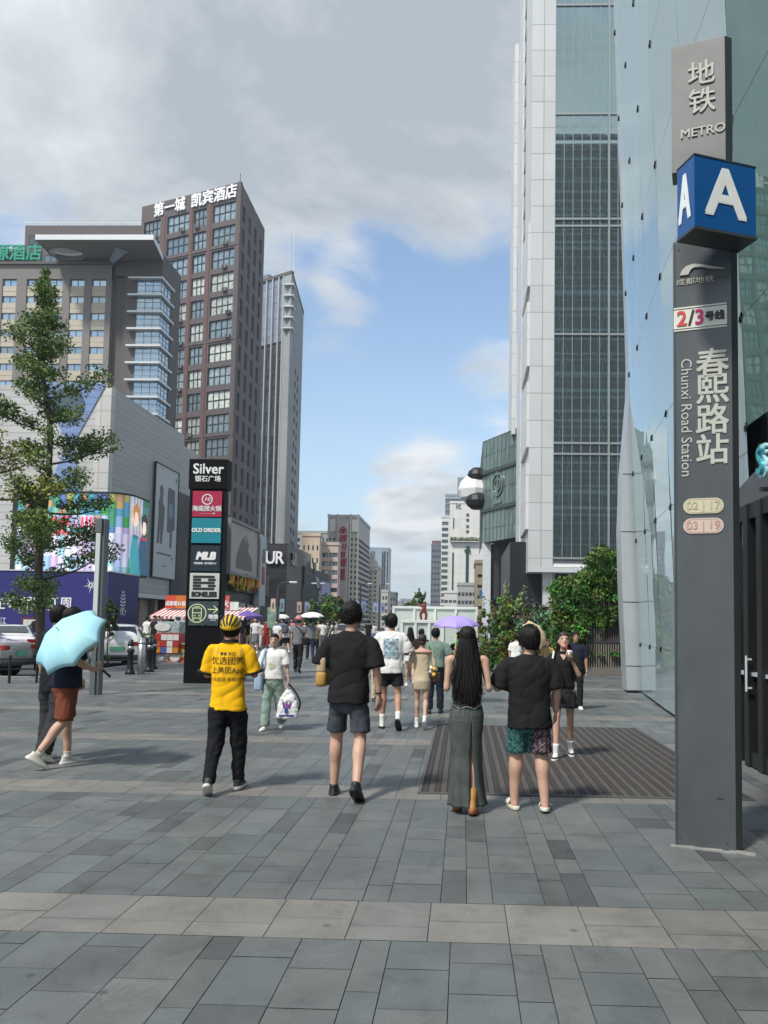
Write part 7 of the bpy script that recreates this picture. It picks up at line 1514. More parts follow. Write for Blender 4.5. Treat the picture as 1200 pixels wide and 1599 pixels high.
def text_mb(body, size, x, z, mirror=False, xs=1.0):
    cu = bpy.data.curves.new('t', 'FONT'); cu.body = body; cu.size = size; cu.align_x = 'CENTER'; cu.align_y = 'CENTER'; cu.resolution_u = 2
    to = bpy.data.objects.new('t', cu); COL.objects.link(to); me = bpy.data.meshes.new_from_object(to.evaluated_get(bpy.context.evaluated_depsgraph_get())); COL.objects.unlink(to); bpy.data.objects.remove(to)
    bm = bmesh.new(); bm.from_mesh(me); bmesh.ops.triangulate(bm, faces=bm.faces[:]); bmesh.ops.subdivide_edges(bm, edges=[e for e in bm.edges if e.calc_length() > .012], cuts=1); bmesh.ops.triangulate(bm, faces=bm.faces[:])
    bm.verts.index_update(); mb = MB(); mb.add([Vector((x+v.co.x*xs*(-1 if mirror else 1), 0, z+v.co.y)) for v in bm.verts], [[v.index for v in f.verts] for f in bm.faces]); bm.free(); return mb
def grid_mb(x0, x1, z0, z1, nx, nz, colf):
    mb = MB()
    for i in range(nx):
        for j in range(nz):
            c = colf((i+.5)/nx, (j+.5)/nz)
            if c is None: continue
            xa, xb = x0+(x1-x0)*i/nx, x0+(x1-x0)*(i+1)/nx; za, zb = z0+(z1-z0)*j/nz, z0+(z1-z0)*(j+1)/nz; mb.quad((xa, 0, za), (xb, 0, za), (xb, 0, zb), (xa, 0, zb), 0, c)
    return mb
def hgt(py_top, py_foot, Y): return (py_foot-py_top)*Y/1200
def foot(px, py): p = gnd(px, py); p.z = .0015; return p
def umbrella(label, top, tip_dir, rad, dep, m, ribs=8, shaft=.75, handle=True, under=None):
    """canopy apex at top, shaft running down along -tip_dir"""
    d = Vector(tip_dir).normalized(); M_ = d.to_track_quat('Z', 'Y').to_matrix().to_4x4(); M_.translation = Vector(top); t = thing('umbrella', label, 'umbrella', top); mb = MB(M_); n = 8; sub = 6; rings = []
    for k in range(n+1):
        f = k/n; r = rad*math.sin(f*1.22)/math.sin(1.22); z = -dep*(1-math.cos(f*1.35))/(1-math.cos(1.35)); ring = []
        for i in range(ribs*sub):           # flat cloth panels stretched between the ribs, scooped at the hem
            u = (i % sub)/sub; sag = math.sin(math.pi*u); a0 = 2*math.pi*(i//sub)/ribs; a1 = a0+2*math.pi/ribs; q = r*(1-.07*sag*f*f); ring.append((q*(math.cos(a0)*(1-u)+math.cos(a1)*u), q*(math.sin(a0)*(1-u)+math.sin(a1)*u), z+dep*.07*sag*f*f))
        rings.append(ring)
    N_ = ribs*sub; pts = [q for r_ in rings[1:] for q in r_]; fs = []
    for k in range(n-1):
        for i in range(N_): j = (i+1) % N_; fs.append((k*N_+i, k*N_+j, (k+1)*N_+j, (k+1)*N_+i))
    mb.add(pts, fs, 0); mb.add([(0, 0, .0)]+rings[1], [(0, i+1, (i+1) % N_+1) for i in range(N_)], 0)
    o = obj('canopy', mb, m, t, True); bm = bmesh.new(); bm.from_mesh(o.data); bmesh.ops.remove_doubles(bm, verts=bm.verts[:], dist=.0005); bmesh.ops.recalc_face_normals(bm, faces=bm.faces[:])
    for e in bm.edges:
        a, b_ = (M_.inverted() @ (ROOT[t.name] @ v.co) for v in e.verts); an = [math.atan2(q.y, q.x)/(2*math.pi/ribs) for q in (a, b_)]
        if all(abs(k-round(k)) < .01 or math.hypot(q.x, q.y) < .004 for k, q in zip(an, (a, b_))) and abs(math.hypot(a.x, a.y)-math.hypot(b_.x, b_.y)) > .004: e.smooth = False
    bm.to_mesh(o.data); bm.free(); sd_ = o.modifiers.new('solid', 'SOLIDIFY'); sd_.thickness = .003
    mb = MB(M_)
    for i in range(ribs): a = 2*math.pi*i/ribs; mb.tube([(0, 0, -.03)]+[(r_[i*sub][0]*.985, r_[i*sub][1]*.985, r_[i*sub][2]-.008) for r_ in rings[2:]], .003, 5)
    mb.tube([(0, 0, .05), (0, 0, -shaft)], .006, 8); obj('frame', mb, M_steel, t)
    if handle: mb = MB(M_); mb.tube([(0, 0, -shaft+.02), (0, 0, -shaft-.10)], .014, 8); obj('handle', mb, M_dark, t)
    return t
# ------------------------------------------------------------------ the people near the camera
BLK = cloth('black', (.016, .016, .0175), .25); WHT = cloth('white', (.70, .70, .68), .04); SHOEW = mat('shoe_white', (.66, .65, .63), .5, var=.08); SHOEB = mat('shoe_black', (.015, .015, .016), .5, var=.2); SOLEW = mat('sole_white', (.60, .59, .56), .6, var=.1)
# 1 delivery rider in yellow
def rider():
    p = foot(352, 1236); H = hgt(968, 1236, p.y)
    YEL = cloth('yellow', (.80, .44, .008), .06)
    r = person('person in a yellow work shirt with printed back text and a yellow cycle helmet', p, R(4), H, dict(wide=.93, lean=(0.0, .03), legL=(-6, 22, 2, -34), legR=(10, 9, 2, 2), armL=((.20, .10, -1), (-.15, 1, -.05), (-.3, 1, .2)), armR=((.26, .12, -1), (-.25, 1, .05), (-.4, 1, .2)), head=(0, -24), skin=SK2,
        top=dict(hem=.79, mat=YEL, loose=1.08, sleeve=.92, slvw=1.08, amp=.011, hemw=1.07), bottom=dict(type='trousers', mat=cloth('black_trouser', (.012, .013, .016), .15), loose=1.10, w=(.100, .098, .085, .068, .056)), shoes=dict(mat=mat('shoe_dk', (.05, .05, .052), .6, var=.3), sole=SOLEW, size=1.05), hair='short'))
    s, up, hc, HT = r['s'], r['up'], r['hc'], r['HT']; ink = mat('shirt_ink', (.035, .025, .012), .7, var=0)
    for body, sz, z, x in (('■■ 美团', .040, 1.362, 0), ('优选团购', .086, 1.290, 0), ('上美团App', .073, 1.196, .0), ('1元起送 新鲜到家', .046, 1.105, .01)): print_on(r, r['top'], text_mb(body, sz*s, x, up(z), xs=.98), ink, 'shirt_text')
    # pale seam stripes over the shoulders, dark collar and cuffs
    mb = MB(); T = r['TL']; mb.loft([ell(T(0, -.012*s, up(z)), X_, Y_, w*s, d*s, 20) for z, w, d in ((1.478, .088, .074), (1.50, .078, .066), (1.508, .070, .060))], cap=False); obj('collar', mb, BLK, r['top'], True, local=True)
    for k in ('L', 'R'):
        sh, el, wr, f, sg, hd = r['arms'][k]; u = el-sh; mb = MB(); mb.tube([sh+u*.885, sh+u*.955], [.103*s, .105*s], 16); obj('cuff', mb, BLK, r['top'], True, local=True)
    for sg in (-1, 1): print_on(r, r['top'], grid_mb(sg*.118*s, sg*.124*s, up(1.33), up(1.43), 1, 8, lambda a, b_: (.7, .6, .4)), mat('seam_pale', (.72, .60, .35), .6, attr=True, var=0), 'seam', off=.006)
    # helmet with slots
    mb = MB(); bm_ = []
    for k in range(9):
        e = R(88)*k/8; bm_.append([HT(.110*math.sin(e)*math.cos(a), -.012+.128*math.sin(e)*math.sin(a), .030+.118*math.cos(e)) for a in [2*math.pi*i/32 for i in range(40)]])
    for k in range(8):
        for i in range(40):
            slot = False; j = (i+1) % 40
            mb.add([bm_[k][i], bm_[k][j], bm_[k+1][j], bm_[k+1][i]], [(3, 2, 1, 0)], 1 if slot else 0)
    o = obj('helmet', mb, [mat('helmet_yellow', (.75, .48, .01), .25, var=.04, coat=.4), mat('helmet_slot', (.05, .04, .01), .6)], r['root'], True, local=True); bm = bmesh.new(); bm.from_mesh(o.data); bmesh.ops.remove_doubles(bm, verts=bm.verts[:], dist=.0008); bmesh.ops.recalc_face_normals(bm, faces=bm.faces[:]); bm.to_mesh(o.data); bm.free(); m = o.modifiers.new('s', 'SOLIDIFY'); m.thickness = .012; m.offset = -1
    for la in (-62, -37, -12, 12, 37, 62):      # the long vents, front to back over the shell
        mb = MB(); l = R(la); pa = []
        for k in range(9): b_ = R(-66+k*11.5) if abs(la) < 50 else R(-52+k*10); v = Vector((math.sin(l)*math.cos(b_), math.sin(b_), math.cos(l)*math.cos(b_))); pa.append(HT(.108*v.x, -.012+.126*v.y, .030+.116*v.z))
        mb.tube(pa, [.003, .009, .011, .012, .012, .012, .011, .009, .003], 8); obj('vent', mb, MATS['helmet_slot'], o, True, local=True)
    mb = MB()
    for sg in (-1, 1): mb.tube([HT(sg*.095, .0, .03), HT(sg*.085, .01, -.05), HT(sg*.04, .05, -.115)], .004, 5); mb.tube([HT(sg*.09, -.08, .03), HT(sg*.082, -.05, -.03), HT(sg*.085, .01, -.05)], .004, 5)
    obj('helmet_strap', mb, BLK, o, local=True)
rider()
# 2 man in black T-shirt and grey shorts
def man_black():
    p = foot(541, 1243); H = hgt(946, 1243, p.y)
    r = person('person with short black hair in a black T-shirt, grey shorts and black shoes', p, R(-3), H, dict(wide=1.03, lean=(.02, .02), legL=(9, 9, 3.5, 0), legR=(-4, 30, 4.5, -36), armL=((.34, -.10, -1), (-.30, 1, .10), (-.6, .8, .1)), armR=((.20, -.05, -1), (.10, .18, -1), (0, .1, -1), (-.8, .5, 0), .42), head=(-32, -3), skin=SK,
        top=dict(hem=.83, mat=BLK, loose=1.08, sleeve=.95, slvw=1.14, amp=.011, hemw=1.02), bottom=dict(type='shorts', mat=cloth('slate_shorts', (.052, .058, .072), .12), len=.83, loose=.92, flare=1.04), shoes=dict(mat=SHOEB, size=1.05), hair='short', hairvol=1.04, leg_w=1.08))
    s = r['s']; sh, el, wr, f, sg, hd = r['arms']['R']; mb = MB(); mb.tube([wr-f*.03*s, wr-f*.018*s], .030*s, 14); obj('wristband', mb, BLK, r['root'], local=True)
    mb = MB(); 
    for sg in (-1, 1): mb.tube([r['HT'](sg*.078, -.02, .012), r['HT'](sg*.080, .05, .010), r['HT'](sg*.06, .092, .004)], .0022, 5); mb.tube([r['HT'](sg*(.035+.022*math.cos(a)), .098, .0+.018*math.sin(a)) for a in [2*math.pi*i/16 for i in range(17)]], .002, 5)
    obj('glasses', mb, M_dark, r['root'], local=True)
    W0 = ROOT[r['root'].name]; bag = thing('shoulder_bag', 'tan canvas shoulder bag with a mustard base under the arm of the man in black', 'bag', W0 @ Vector((-.30*s, .04, r['up'](1.02)))); M_ = W0 @ Matrix.Translation((-.245*s, .07, r['up'](1.10)))
    mb = MB(M_); mb.bbox(-.045, .045, -.16, .16, -.0, .15, .03); obj('bag_body', mb, mat('canvas_tan', (.48, .35, .22), .8, var=.12, bump=.3, bs=120), bag, True)
    mb = MB(M_); mb.bbox(-.05, .05, -.165, .165, -.12, .02, .035); obj('bag_base', mb, mat('canvas_mustard', (.40, .23, .06), .7, var=.15), bag, True)
    mb = MB(M_); A = Vector((.0, -.10, .14)); B = Vector((.055, -.07, .36)); C_ = Vector((.075, .03, .39)); D = Vector((.0, .14, .14)); mb.tube([A, B, C_, D], [.022]*4, 8, 0, 5, .25, (1, 0, 0)); obj('bag_strap', mb, MATS['canvas_tan'], bag, True)
man_black()
# 3 long haired woman
def woman_long():
    p = foot(727, 1268); H = hgt(990, 1268, p.y)*1.0
    OLV = cloth('olive_leather', (.050, .060, .052), .15, .38); DEN = cloth('washed_denim', (.070, .082, .076), .35, vs=5)
    r = person('person with very long black hair and a long slit denim skirt', p, R(2), H, dict(fem=1, wide=.86, lean=(.0, .01), legL=(8, 4, -1, 0), legR=(-3, 8, -1.5, -14), armL=((.09, -.06, -1), (-.02, 1, .75), (-.1, .7, .7)), armR=((.15, -.14, -1), (-.05, 1, .55), (-.3, .8, .5)), head=(0, -8), skin=SK,
        top=dict(hem=1.035, mat=OLV, loose=.985, sleeve=0, amp=.004), shoes=dict(mat=mat('boot_tan', (.33, .17, .05), .6, var=.15), sole=mat('boot_sole', (.26, .10, .03), .5), h=.12, heel=.025, size=1.0), hair='long', hairlen=.70, hairspread=1.6, hairvol=1.02, leg_w=.95))
    s, up = r['s'], r['up']
    # skirt: open at the back from mid thigh, so two overlapping panels round the legs
    mb = MB(); rows = [(1.03, .128, .094, 0), (.97, .148, .110, -.008), (.90, .162, .122, -.014), (.80, .162, .118, -.012), (.66, .150, .110, -.005), (.50, .143, .108, 0), (.34, .148, .112, -.0), (.18, .166, .124, .0), (.07, .186, .136, .0)]
    n = 56; rg = []
    for z, w, d, y in rows:
        f = max(0, (.66-z)/.6); gap = .12+.34*f if z < .67 else 0; ring = []
        for i in range(n+1):
            a0 = -math.pi/2+.30; a = a0+gap/2+(2*math.pi-gap)*i/n; k = 1+.075*math.sin(a*8+z*5)*f+.02*math.sin(a*15+2)*f; ring.append(Vector((w*s*k*math.cos(a)+.02*f*s, d*s*k*math.sin(a)+y*s-.03*f*s*(i > n*.8), up(z) if z > .3 else z*s)))
        rg.append(ring)
    P_ = []; ff = []
    for k in range(len(rg)-1):
        for q in range(5):
            t_ = q/5; P_.append([rg[k][i].lerp(rg[k+1][i], t_) for i in range(n+1)])
    P_.append(rg[-1]); mb.loft(P_, cap=False, closed=False); mb.v = [v+Vector((noise.noise(v*9), noise.noise(v*9+Vector((3, 3, 3))), 0))*.007 for v in mb.v]
    o = obj('skirt', mb, DEN, r['root'], True, local=True); m = o.modifiers.new('s', 'SOLIDIFY'); m.thickness = .004
    mb = MB(); mb.loft([ell(r['TL'](0, -.002*s, up(z)), X_, Y_, w*s, d*s, 28, 2.3) for z, w, d in ((1.0, .142, .106), (1.035, .134, .100), (1.04, .130, .096))], cap=False); obj('waistband', mb, DEN, o, True, local=True)
    print_on(r, o, grid_mb(-.035*s, .035*s, up(1.0), up(1.035), 4, 3, lambda a, b_: (.25, .09, .03)), mat('patch', (.25, .1, .04), .6, attr=True, var=0), 'waist_patch', off=.012)
    mb = MB(); mb.tube([(-.13*s, -.075*s, up(1.0)), (-.07*s, -.115*s, up(.965)), (0, -.125*s, up(.985)), (.07*s, -.115*s, up(.965)), (.13*s, -.075*s, up(1.0))], .005, 6, 0, 5); obj('waist_chain', mb, M_steel, o, local=True)
    for x in (-.085, .085): print_on(r, o, grid_mb((x-.052)*s, (x+.052)*s, up(.845), up(.955), 6, 6, lambda a, b_: (.082, .095, .088) if (a < .12 or a > .88 or b_ < .12 or b_ > .9) else None), mat('stitch', (.1, .1, .1), .8, attr=True, var=0), 'back_pocket', off=.006)
    mb = MB()
    for sg in (-1, 1): mb.tube([r['TL'](sg*.075*s, -.085*s, up(1.36)), r['TL'](sg*.085*s, -.045*s, up(1.45)), r['TL'](sg*.082*s, .03*s, up(1.44))], .008*s, 6, 0, 3, .3, (0, 0, 1))
    obj('strap', mb, OLV, r['top'], True, local=True)
woman_long()
# 4 heavy set person with patterned shorts
def man_heavy():
    p = foot(826, 1264); H = hgt(988, 1264, p.y)
    r = person('person in an oversize black T-shirt, patterned shorts and cream slippers', p, R(6), H, dict(wide=1.27, lean=(-.01, .02), sh=.185, legL=(6, 8, 3.6, 0), legR=(0, 14, 3.6, -6), armL=((.36, .05, -1), (.05, 1, .35), (-.2, 1, .2)), armR=((.24, -.02, -1), (.02, .28, -1), (0, .3, -1), (-.8, .4, 0), .5), head=(18, -12), skin=SK, barefeet=1, headscale=1.08,
        top=dict(hem=.77, mat=BLK, loose=1.03, sleeve=.98, slvw=1.2, amp=.012, hemw=1.0), bottom=dict(type='shorts', mat=mat('patt', (.02, .1, .1), .8, attr=True, var=.1), len=.92, loose=.93, flare=1.06), shoes=dict(mat=mat('slipper_cream', (.62, .60, .50), .6, var=.05), slipper=1), hair='short', hairvol=1.12, leg_w=1.12))
    me = r['bottom'].data; at_ = me.color_attributes.new('Col', 'FLOAT_COLOR', 'POINT'); buf = []
    for v in me.vertices:
        x, z = v.co.x*85, v.co.z*85+v.co.y*30; k = math.sin(x+.3*z)*math.sin(z) ; ring = abs(math.sin(x*1.0)+math.sin(z*1.0)); left = v.co.x < .012
        c = (.006, .045, .046) if left else (.020, .014, .019); c2 = (.07, .20, .19) if left else (.24, .17, .19); c3 = (.02, .10, .11) if left else (.07, .04, .06)
        q = c2 if abs(ring-.9) < .22 else (c3 if k > .3 else c); buf += [*q, 1]
    at_.data.foreach_set('color', buf)
man_heavy()
# 5 girl drinking, facing the camera
def girl_cup():
    p = foot(880, 1184); H = hgt(991, 1184, p.y)
    r = person('person in black V neck top and short skirt sipping a drink, facing the camera', p, R(172), H, dict(fem=1, wide=.95, lean=(0, .01), legL=(-10, 12, 1, -8), legR=(12, 6, 1, 0), armL=((.12, .25, -1), (-.40, .34, .86), (-.2, .5, .8), (-.8, .3, .1), .9), armR=((.16, .10, -1), (-.25, 1, -.05), (-.5, 1, .1), (-.1, .1, 1), .5), head=(8, -16), skin=SK, face=1,
        top=dict(hem=.98, mat=BLK, loose=1.02, sleeve=.80, amp=.006), bottom=dict(type='skirt', mat=cloth('grey_black', (.022, .022, .024), .15), rows=[(.70, .205, .150, 0), (.78, .195, .142, 0), (.88, .182, .13, 0), (.98, .155, .11, 0), (1.03, .138, .098, 0)], amp=.016, fx=14, fz=1.5), shoes=dict(mat=SHOEW, sole=SOLEW, stripe=SHOEB, sock=.30), hair='mid', hairlen=.34, hairmat=M_hairb, hairspread=1.2))
    s, W0 = r['s'], ROOT[r['root'].name]
    print_on(r, r['body'], grid_mb(-.05*s, .05*s, r['up'](1.36), r['up'](1.44), 8, 8, lambda a, b_: None if abs(a-.5)*2 > b_ else (.5, .31, .22)), SK, 'neckline', -1, .03)
    wr = r['arms']['L'][2]; c = W0 @ (wr+Vector((.035*s, .045*s, .10*s))); cup = thing('drink_cup', 'clear cup of iced drink with red straw at the mouth of the girl', 'cup', c)
    M_ = Matrix.Translation(c); mb = MB(M_); mb.cyl((0, 0, -.09), .026, .11, 18, 0, .036); obj('cup', mb, mat('cup_drink', (.22, .16, .13), .1, var=.6, vs=30, spec=.8), cup, True); mb = MB(M_); mb.ball((0, 0, .02), (.037, .037, .022), 8); obj('lid', mb, mat('cup_lid', (.62, .62, .62), .15, var=0), cup, True)
    mb = MB(M_); m_ = W0 @ r['HT'](0, .098, -.064); mb.tube([Vector((0, 0, -.02)), m_-c], .005, 6); obj('straw', mb, mat('straw_red', (.55, .03, .04), .4, var=0), cup)
    q = W0 @ (r['arms']['R'][2]+Vector((-.03*s, .10*s, .02*s))); ph = thing('mobile_phone', 'black mobile phone in the hand of the girl in black', 'phone', q); mb = MB(Matrix.Translation(q) @ Matrix.Rotation(.5, 4, 'X')); mb.bbox(-.075, .075, -.005, .005, -.036, .036, .003); obj('case', mb, M_dark, ph); mb = MB(Matrix.Translation(q) @ Matrix.Rotation(.5, 4, 'X')); mb.box(-.05, -.02, -.0075, -.005, -.02, .02); obj('camera_bump', mb, M_steel, ph)
    bag = thing('white_strap_bag', 'small bag on a white strap over the shoulder of the girl in black', 'bag', W0 @ Vector((.19*s, -.05, r['up'](1.0)))); mb = MB(W0); mb.tube([(.135*s, .06, r['up'](1.475)), (.155*s, .13, r['up'](1.36)), (.20*s, .125, r['up'](1.20)), (.235*s, .03, r['up'](1.06))], .012, 6, 0, 5); mb.tube([(.135*s, .06, r['up'](1.475)), (.15*s, -.10, r['up'](1.40)), (.235*s, -.03, r['up'](1.06))], .012, 6, 0, 5); obj('strap', mb, WHT, bag, True); mb = MB(W0 @ Matrix.Translation((.25*s, 0, r['up'](.98)))); mb.bbox(-.03, .03, -.10, .10, -.07, .08, .02); obj('pouch', mb, BLK, bag, True)
girl_cup()
# 6 girl in a white T-shirt with mint trousers, facing the camera
def girl_white():
    p = foot(425, 1140); H = hgt(991, 1140, p.y)
    MINT = cloth('mint', (.25, .33, .28), .08)
    r = person('person in a white T-shirt and mint trousers walking towards the camera', p, R(176), H, dict(fem=1, wide=1.05, lean=(0, .0), legL=(-9, 18, 1, -10), legR=(9, 4, 1, 2), armL=((.22, -.02, -1), (.16, .10, -1), (0, 0, -1), (-1, .2, 0), .9), armR=((.16, .05, -1), (-.2, .8, -.4), (-.4, 1, 0)), head=(6, -3), skin=SK, face=1,
        top=dict(hem=.92, mat=WHT, loose=1.12, sleeve=.88, slvw=1.2, amp=.010), bottom=dict(type='trousers', mat=MINT, loose=1.08, w=(.098, .094, .078, .078, .080), len=.97), shoes=dict(mat=SHOEW, sole=SOLEW), hair='bun', hairvol=.97))
    s, W0 = r['s'], ROOT[r['root'].name]
    print_on(r, r['top'], grid_mb(-.06*s, .06*s, r['up'](1.08), r['up'](1.26), 9, 12, lambda a, b_: None if (a-.5)**2*4+(b_-.5)**2*4 > .9 or noise.noise(Vector((a*6, b_*6, 1))) < -.1 else (.55, .48+.1*b_, .34)), mat('print_gold', (.5, .45, .3), .7, attr=True, var=.2), 'print', -1, .004)
    w = W0 @ (r['arms']['L'][2]+Vector((0, 0, -.09*s))); bag = thing('carrier_bag', 'white plastic carrier bag with a purple emblem carried by the girl in white', 'bag', w+Vector((0, 0, -.5)))
    mb = MB(Matrix.Translation(w)); mb.loft([ell((0, 0, z), X_, Y_, wx, wy, 20, 3) for z, wx, wy in ((-.48, .14, .05), (-.46, .165, .07), (-.30, .155, .075), (-.17, .11, .05), (-.06, .03, .02), (0, .015, .012))]); r_ = remeshed(mb, .012, 1); wrinkle(r_, .014, 9, 9, 2); r2 = MB(); r2.v, r2.f, r2.m, r2.c = r_.v, r_.f, r_.m, r_.c
    b = obj('bag_body', r2, mat('plastic_white', (.66, .67, .68), .3, var=.06, spec=.5), bag, True); me = b.data
    bvh = BVHTree.FromPolygons([v.co for v in me.vertices], [list(q.vertices) for q in me.polygons]); inv = ROOT[bag.name].inverted(); o = (inv @ w)
    for nm, pts, cc in (('emblem', [(-.07, -.20), (-.02, -.28), (0, -.22), (.02, -.28), (.07, -.20), (.05, -.33), (0, -.30), (-.05, -.33)], (.16, .03, .20)), ('emblem', [(-.02, -.32), (.02, -.32), (.03, -.38), (0, -.40), (-.03, -.38)], (.03, .05, .25)), ('emblem_text', [(-.11, -.415), (.11, -.415), (.11, -.44), (-.11, -.44)], (.05, .05, .18))):
        mb = MB(); mb.v = []
        for x, z in pts: h = bvh.ray_cast(Vector((o.x+x, o.y-2, o.z+z)), Vector((0, 1, 0))); mb.v.append(Vector((o.x+x, (h[0].y if h[0] else o.y-.06)-.012, o.z+z)))
        mb.f = [list(range(len(pts)))]; mb.m = [0]; mb.c = [None]; obj(nm, mb, mat('bagink%d' % int(cc[0]*100), cc, .5, var=0), b, local=True)
    mb = MB(Matrix.Translation(w)); mb.tube([(.13, .06, -.40), (.17, .03, -.25), (.10, .02, -.10), (.0, .01, .02)], .014, 6, 0, 4); obj('dark_lining', mb, M_dark, bag, True)
    bg = thing('blue_tote', 'pale blue tote bag hanging at the hip of the girl in white', 'bag', W0 @ Vector((.24*s, 0, r['up'](.85)))); mb = MB(W0 @ Matrix.Translation((.235*s, .03, r['up'](.93)))); mb.bbox(-.06, .06, -.11, .11, -.17, .14, .03); obj('bag_body', mb, cloth('pale_blue', (.35, .45, .58), .1), bg, True); mb = MB(W0); mb.tube([(.235*s, .06, r['up'](1.05)), (.17*s, .115, r['up'](1.25)), (.135*s, .06, r['up'](1.475))], .016, 6, 0, 5); obj('strap', mb, MATS['cloth_pale_blue'], bg, True)
girl_white()
# 7 man in a white printed T-shirt
def man_white():
    p = foot(609, 1138); H = hgt(962, 1138, p.y)
    r = person('person in a white T-shirt with blue back print and black shorts', p, R(2), H, dict(wide=1.06, lean=(.0, .02), legL=(7, 7, 3, 0), legR=(-3, 32, 4, -52), armL=((.26, .08, -1), (-.05, 1, .05)), armR=((.20, .05, -1), (-.35, 1, .0)), head=(0, -14), skin=SK2,
        top=dict(hem=.84, mat=WHT, loose=1.12, sleeve=.98, slvw=1.25, amp=.012), bottom=dict(type='shorts', mat=BLK, len=.66, loose=.95, flare=1.04), shoes=dict(mat=SHOEW, sole=SHOEB, sock=.30), hair='short'))
    s = r['s']
    def cf(a, b_):
        n = noise.noise(Vector((a*5, b_*6, 2)))+.5*noise.noise(Vector((a*12, b_*14, 5)))
        if n > .42: return None
        return ((.10, .20, .27) if n < -.25 else ((.20, .30, .37) if n < .0 else ((.42, .49, .54) if n < .2 else (.30, .36, .34))))
    print_on(r, r['top'], grid_mb(-.115*s, .115*s, r['up'](1.07), r['up'](1.37), 40, 52, cf), mat('print_blue', (.3, .4, .45), .75, attr=True, var=.15), 'print', 1, .003)
man_white()
# 8 woman in the beige dress
def woman_dress():
    p = foot(658, 1137); H = hgt(994, 1137, p.y); BE = cloth('beige_dress', (.52, .44, .31), .06)
    r = person('person in a fitted beige off shoulder dress and white trainers', p, R(0), H, dict(fem=1, wide=.95, lean=(0, .01), legL=(6, 6, 0, 0), legR=(-4, 30, -1, -48), armL=((.22, -.02, -1), (.02, .6, -.8)), armR=((.22, .02, -1), (-.1, .8, -.5)), head=(-8, -6), skin=SK, hair='bun', bunpos=(.01, -.10, -.03), hairmat=M_hairb,
        top=dict(hem=.90, mat=BE, loose=.99, sleeve=1.45, slvw=.92, amp=.008), bottom=dict(type='skirt', name='skirt', mat=BE, rows=[(.70, .158, .115, 0), (.78, .172, .125, -.006), (.88, .180, .135, -.012), (.97, .160, .115, -.005), (1.08, .130, .09, 0)], amp=.006), shoes=dict(mat=SHOEW, sole=SOLEW, sock=.22)))
    s, W0 = r['s'], ROOT[r['root'].name]; mb = MB(); T = r['TL']; mb.loft([ell(T(0, -.008*s, r['up'](z)), X_, Y_, w*s, d*s, 24, 2.4) for z, w, d in ((1.395, .180, .098), (1.43, .185, .098), (1.455, .150, .082), (1.462, .10, .07), (1.50, .06, .058))]); obj('bare_shoulders', mb, SK, r['root'], True, local=True)
    q = W0 @ Vector((.225*s, -.02, r['up'](1.06))); f = thing('flower_bunch', 'small bunch of yellow flowers tied to a brown bag beside the beige dress', 'flowers', q); rnd = random.Random(3)
    for i in range(9): mb = MB(Matrix.Translation(q)); mb.ball((rnd.uniform(-.07, .05), rnd.uniform(-.06, .04), rnd.uniform(-.05, .06)), rnd.uniform(.022, .036), 6); obj('blossom', mb, mat('flower_yellow', (.62, .42, .05), .7, var=.3, vs=30) if i % 3 else WHT, f, True)
    mb = MB(Matrix.Translation(q)); mb.bbox(-.01, .09, -.02, .10, -.17, -.02, .025); b = thing('brown_handbag', 'brown handbag hanging beside the yellow flowers', 'bag', q); obj('bag_body', mb, mat('bag_brown', (.10, .05, .03), .5, var=.2), b, True); mb = MB(Matrix.Translation(q)); mb.tube([(.05, .03, -.04), (-.02, .05, .22), (-.085, .0, .38)], .008, 6, 0, 4); obj('strap', mb, MATS['bag_brown'], b, True)
woman_dress()
# 9 man in the green shirt
def man_green():
    p = foot(679, 1114); H = hgt(985, 1114, p.y)*1.01
    r = person('person in a sage green shirt and navy trousers carrying a yellow stick toy', p, R(-4), H, dict(wide=1.08, lean=(.0, .02), legL=(-3, 8, 1, -8), legR=(5, 6, 2, 0), armL=((.22, .0, -1), (0, .5, -1)), armR=((.45, .05, -1), (.35, 1, .45)), head=(-6, -4), skin=SK2, hair='short', hairvol=.95,
        top=dict(hem=.93, mat=cloth('sage', (.17, .24, .20), .08), loose=1.08, sleeve=.88, slvw=1.15, amp=.010), bottom=dict(type='trousers', mat=cloth('navy', (.018, .021, .035), .12), loose=1.1, len=.98), shoes=dict(mat=SHOEB)))
    W0, s = ROOT[r['root'].name], r['s']; w = W0 @ r['arms']['R'][2]; t = thing('yellow_stick_toy', 'lime yellow stick toy with teal ribbons held by the person in sage green', 'toy', w+Vector((0, 0, -.1))); mb = MB(); mb.tube([w+Vector((0, .04, -.18)), w+Vector((.03, .08, .30))], .014, 8); obj('stick', mb, mat('stick_lime', (.45, .48, .08), .4, var=0), t); mb = MB()
    for i in range(6): mb.tube([w+Vector((.04, .07, .10+.02*i)), w+Vector((.12+.02*i, .06, .06+.03*i)), w+Vector((.16, .06, -.05+.05*i))], .010, 5, 0, 3)
    obj('ribbon', mb, mat('ribbon_teal', (.04, .25, .32), .5, var=.3), t)
    q = w+Vector((-.10, .02, -.34)); b = thing('beige_tote', 'beige cloth tote hanging from the raised arm of the person in sage green', 'bag', q); mb = MB(Matrix.Translation(q)); mb.bbox(-.14, .12, -.05, .05, -.18, .14, .03); obj('bag_body', mb, cloth('tote', (.42, .36, .26), .1), b, True); mb = MB(); mb.tube([q+Vector((-.08, 0, .12)), w+Vector((-.03, 0, 0)), q+Vector((.08, 0, .12))], .010, 6, 0, 4); obj('handle', mb, MATS['cloth_tote'], b, True)
man_green()
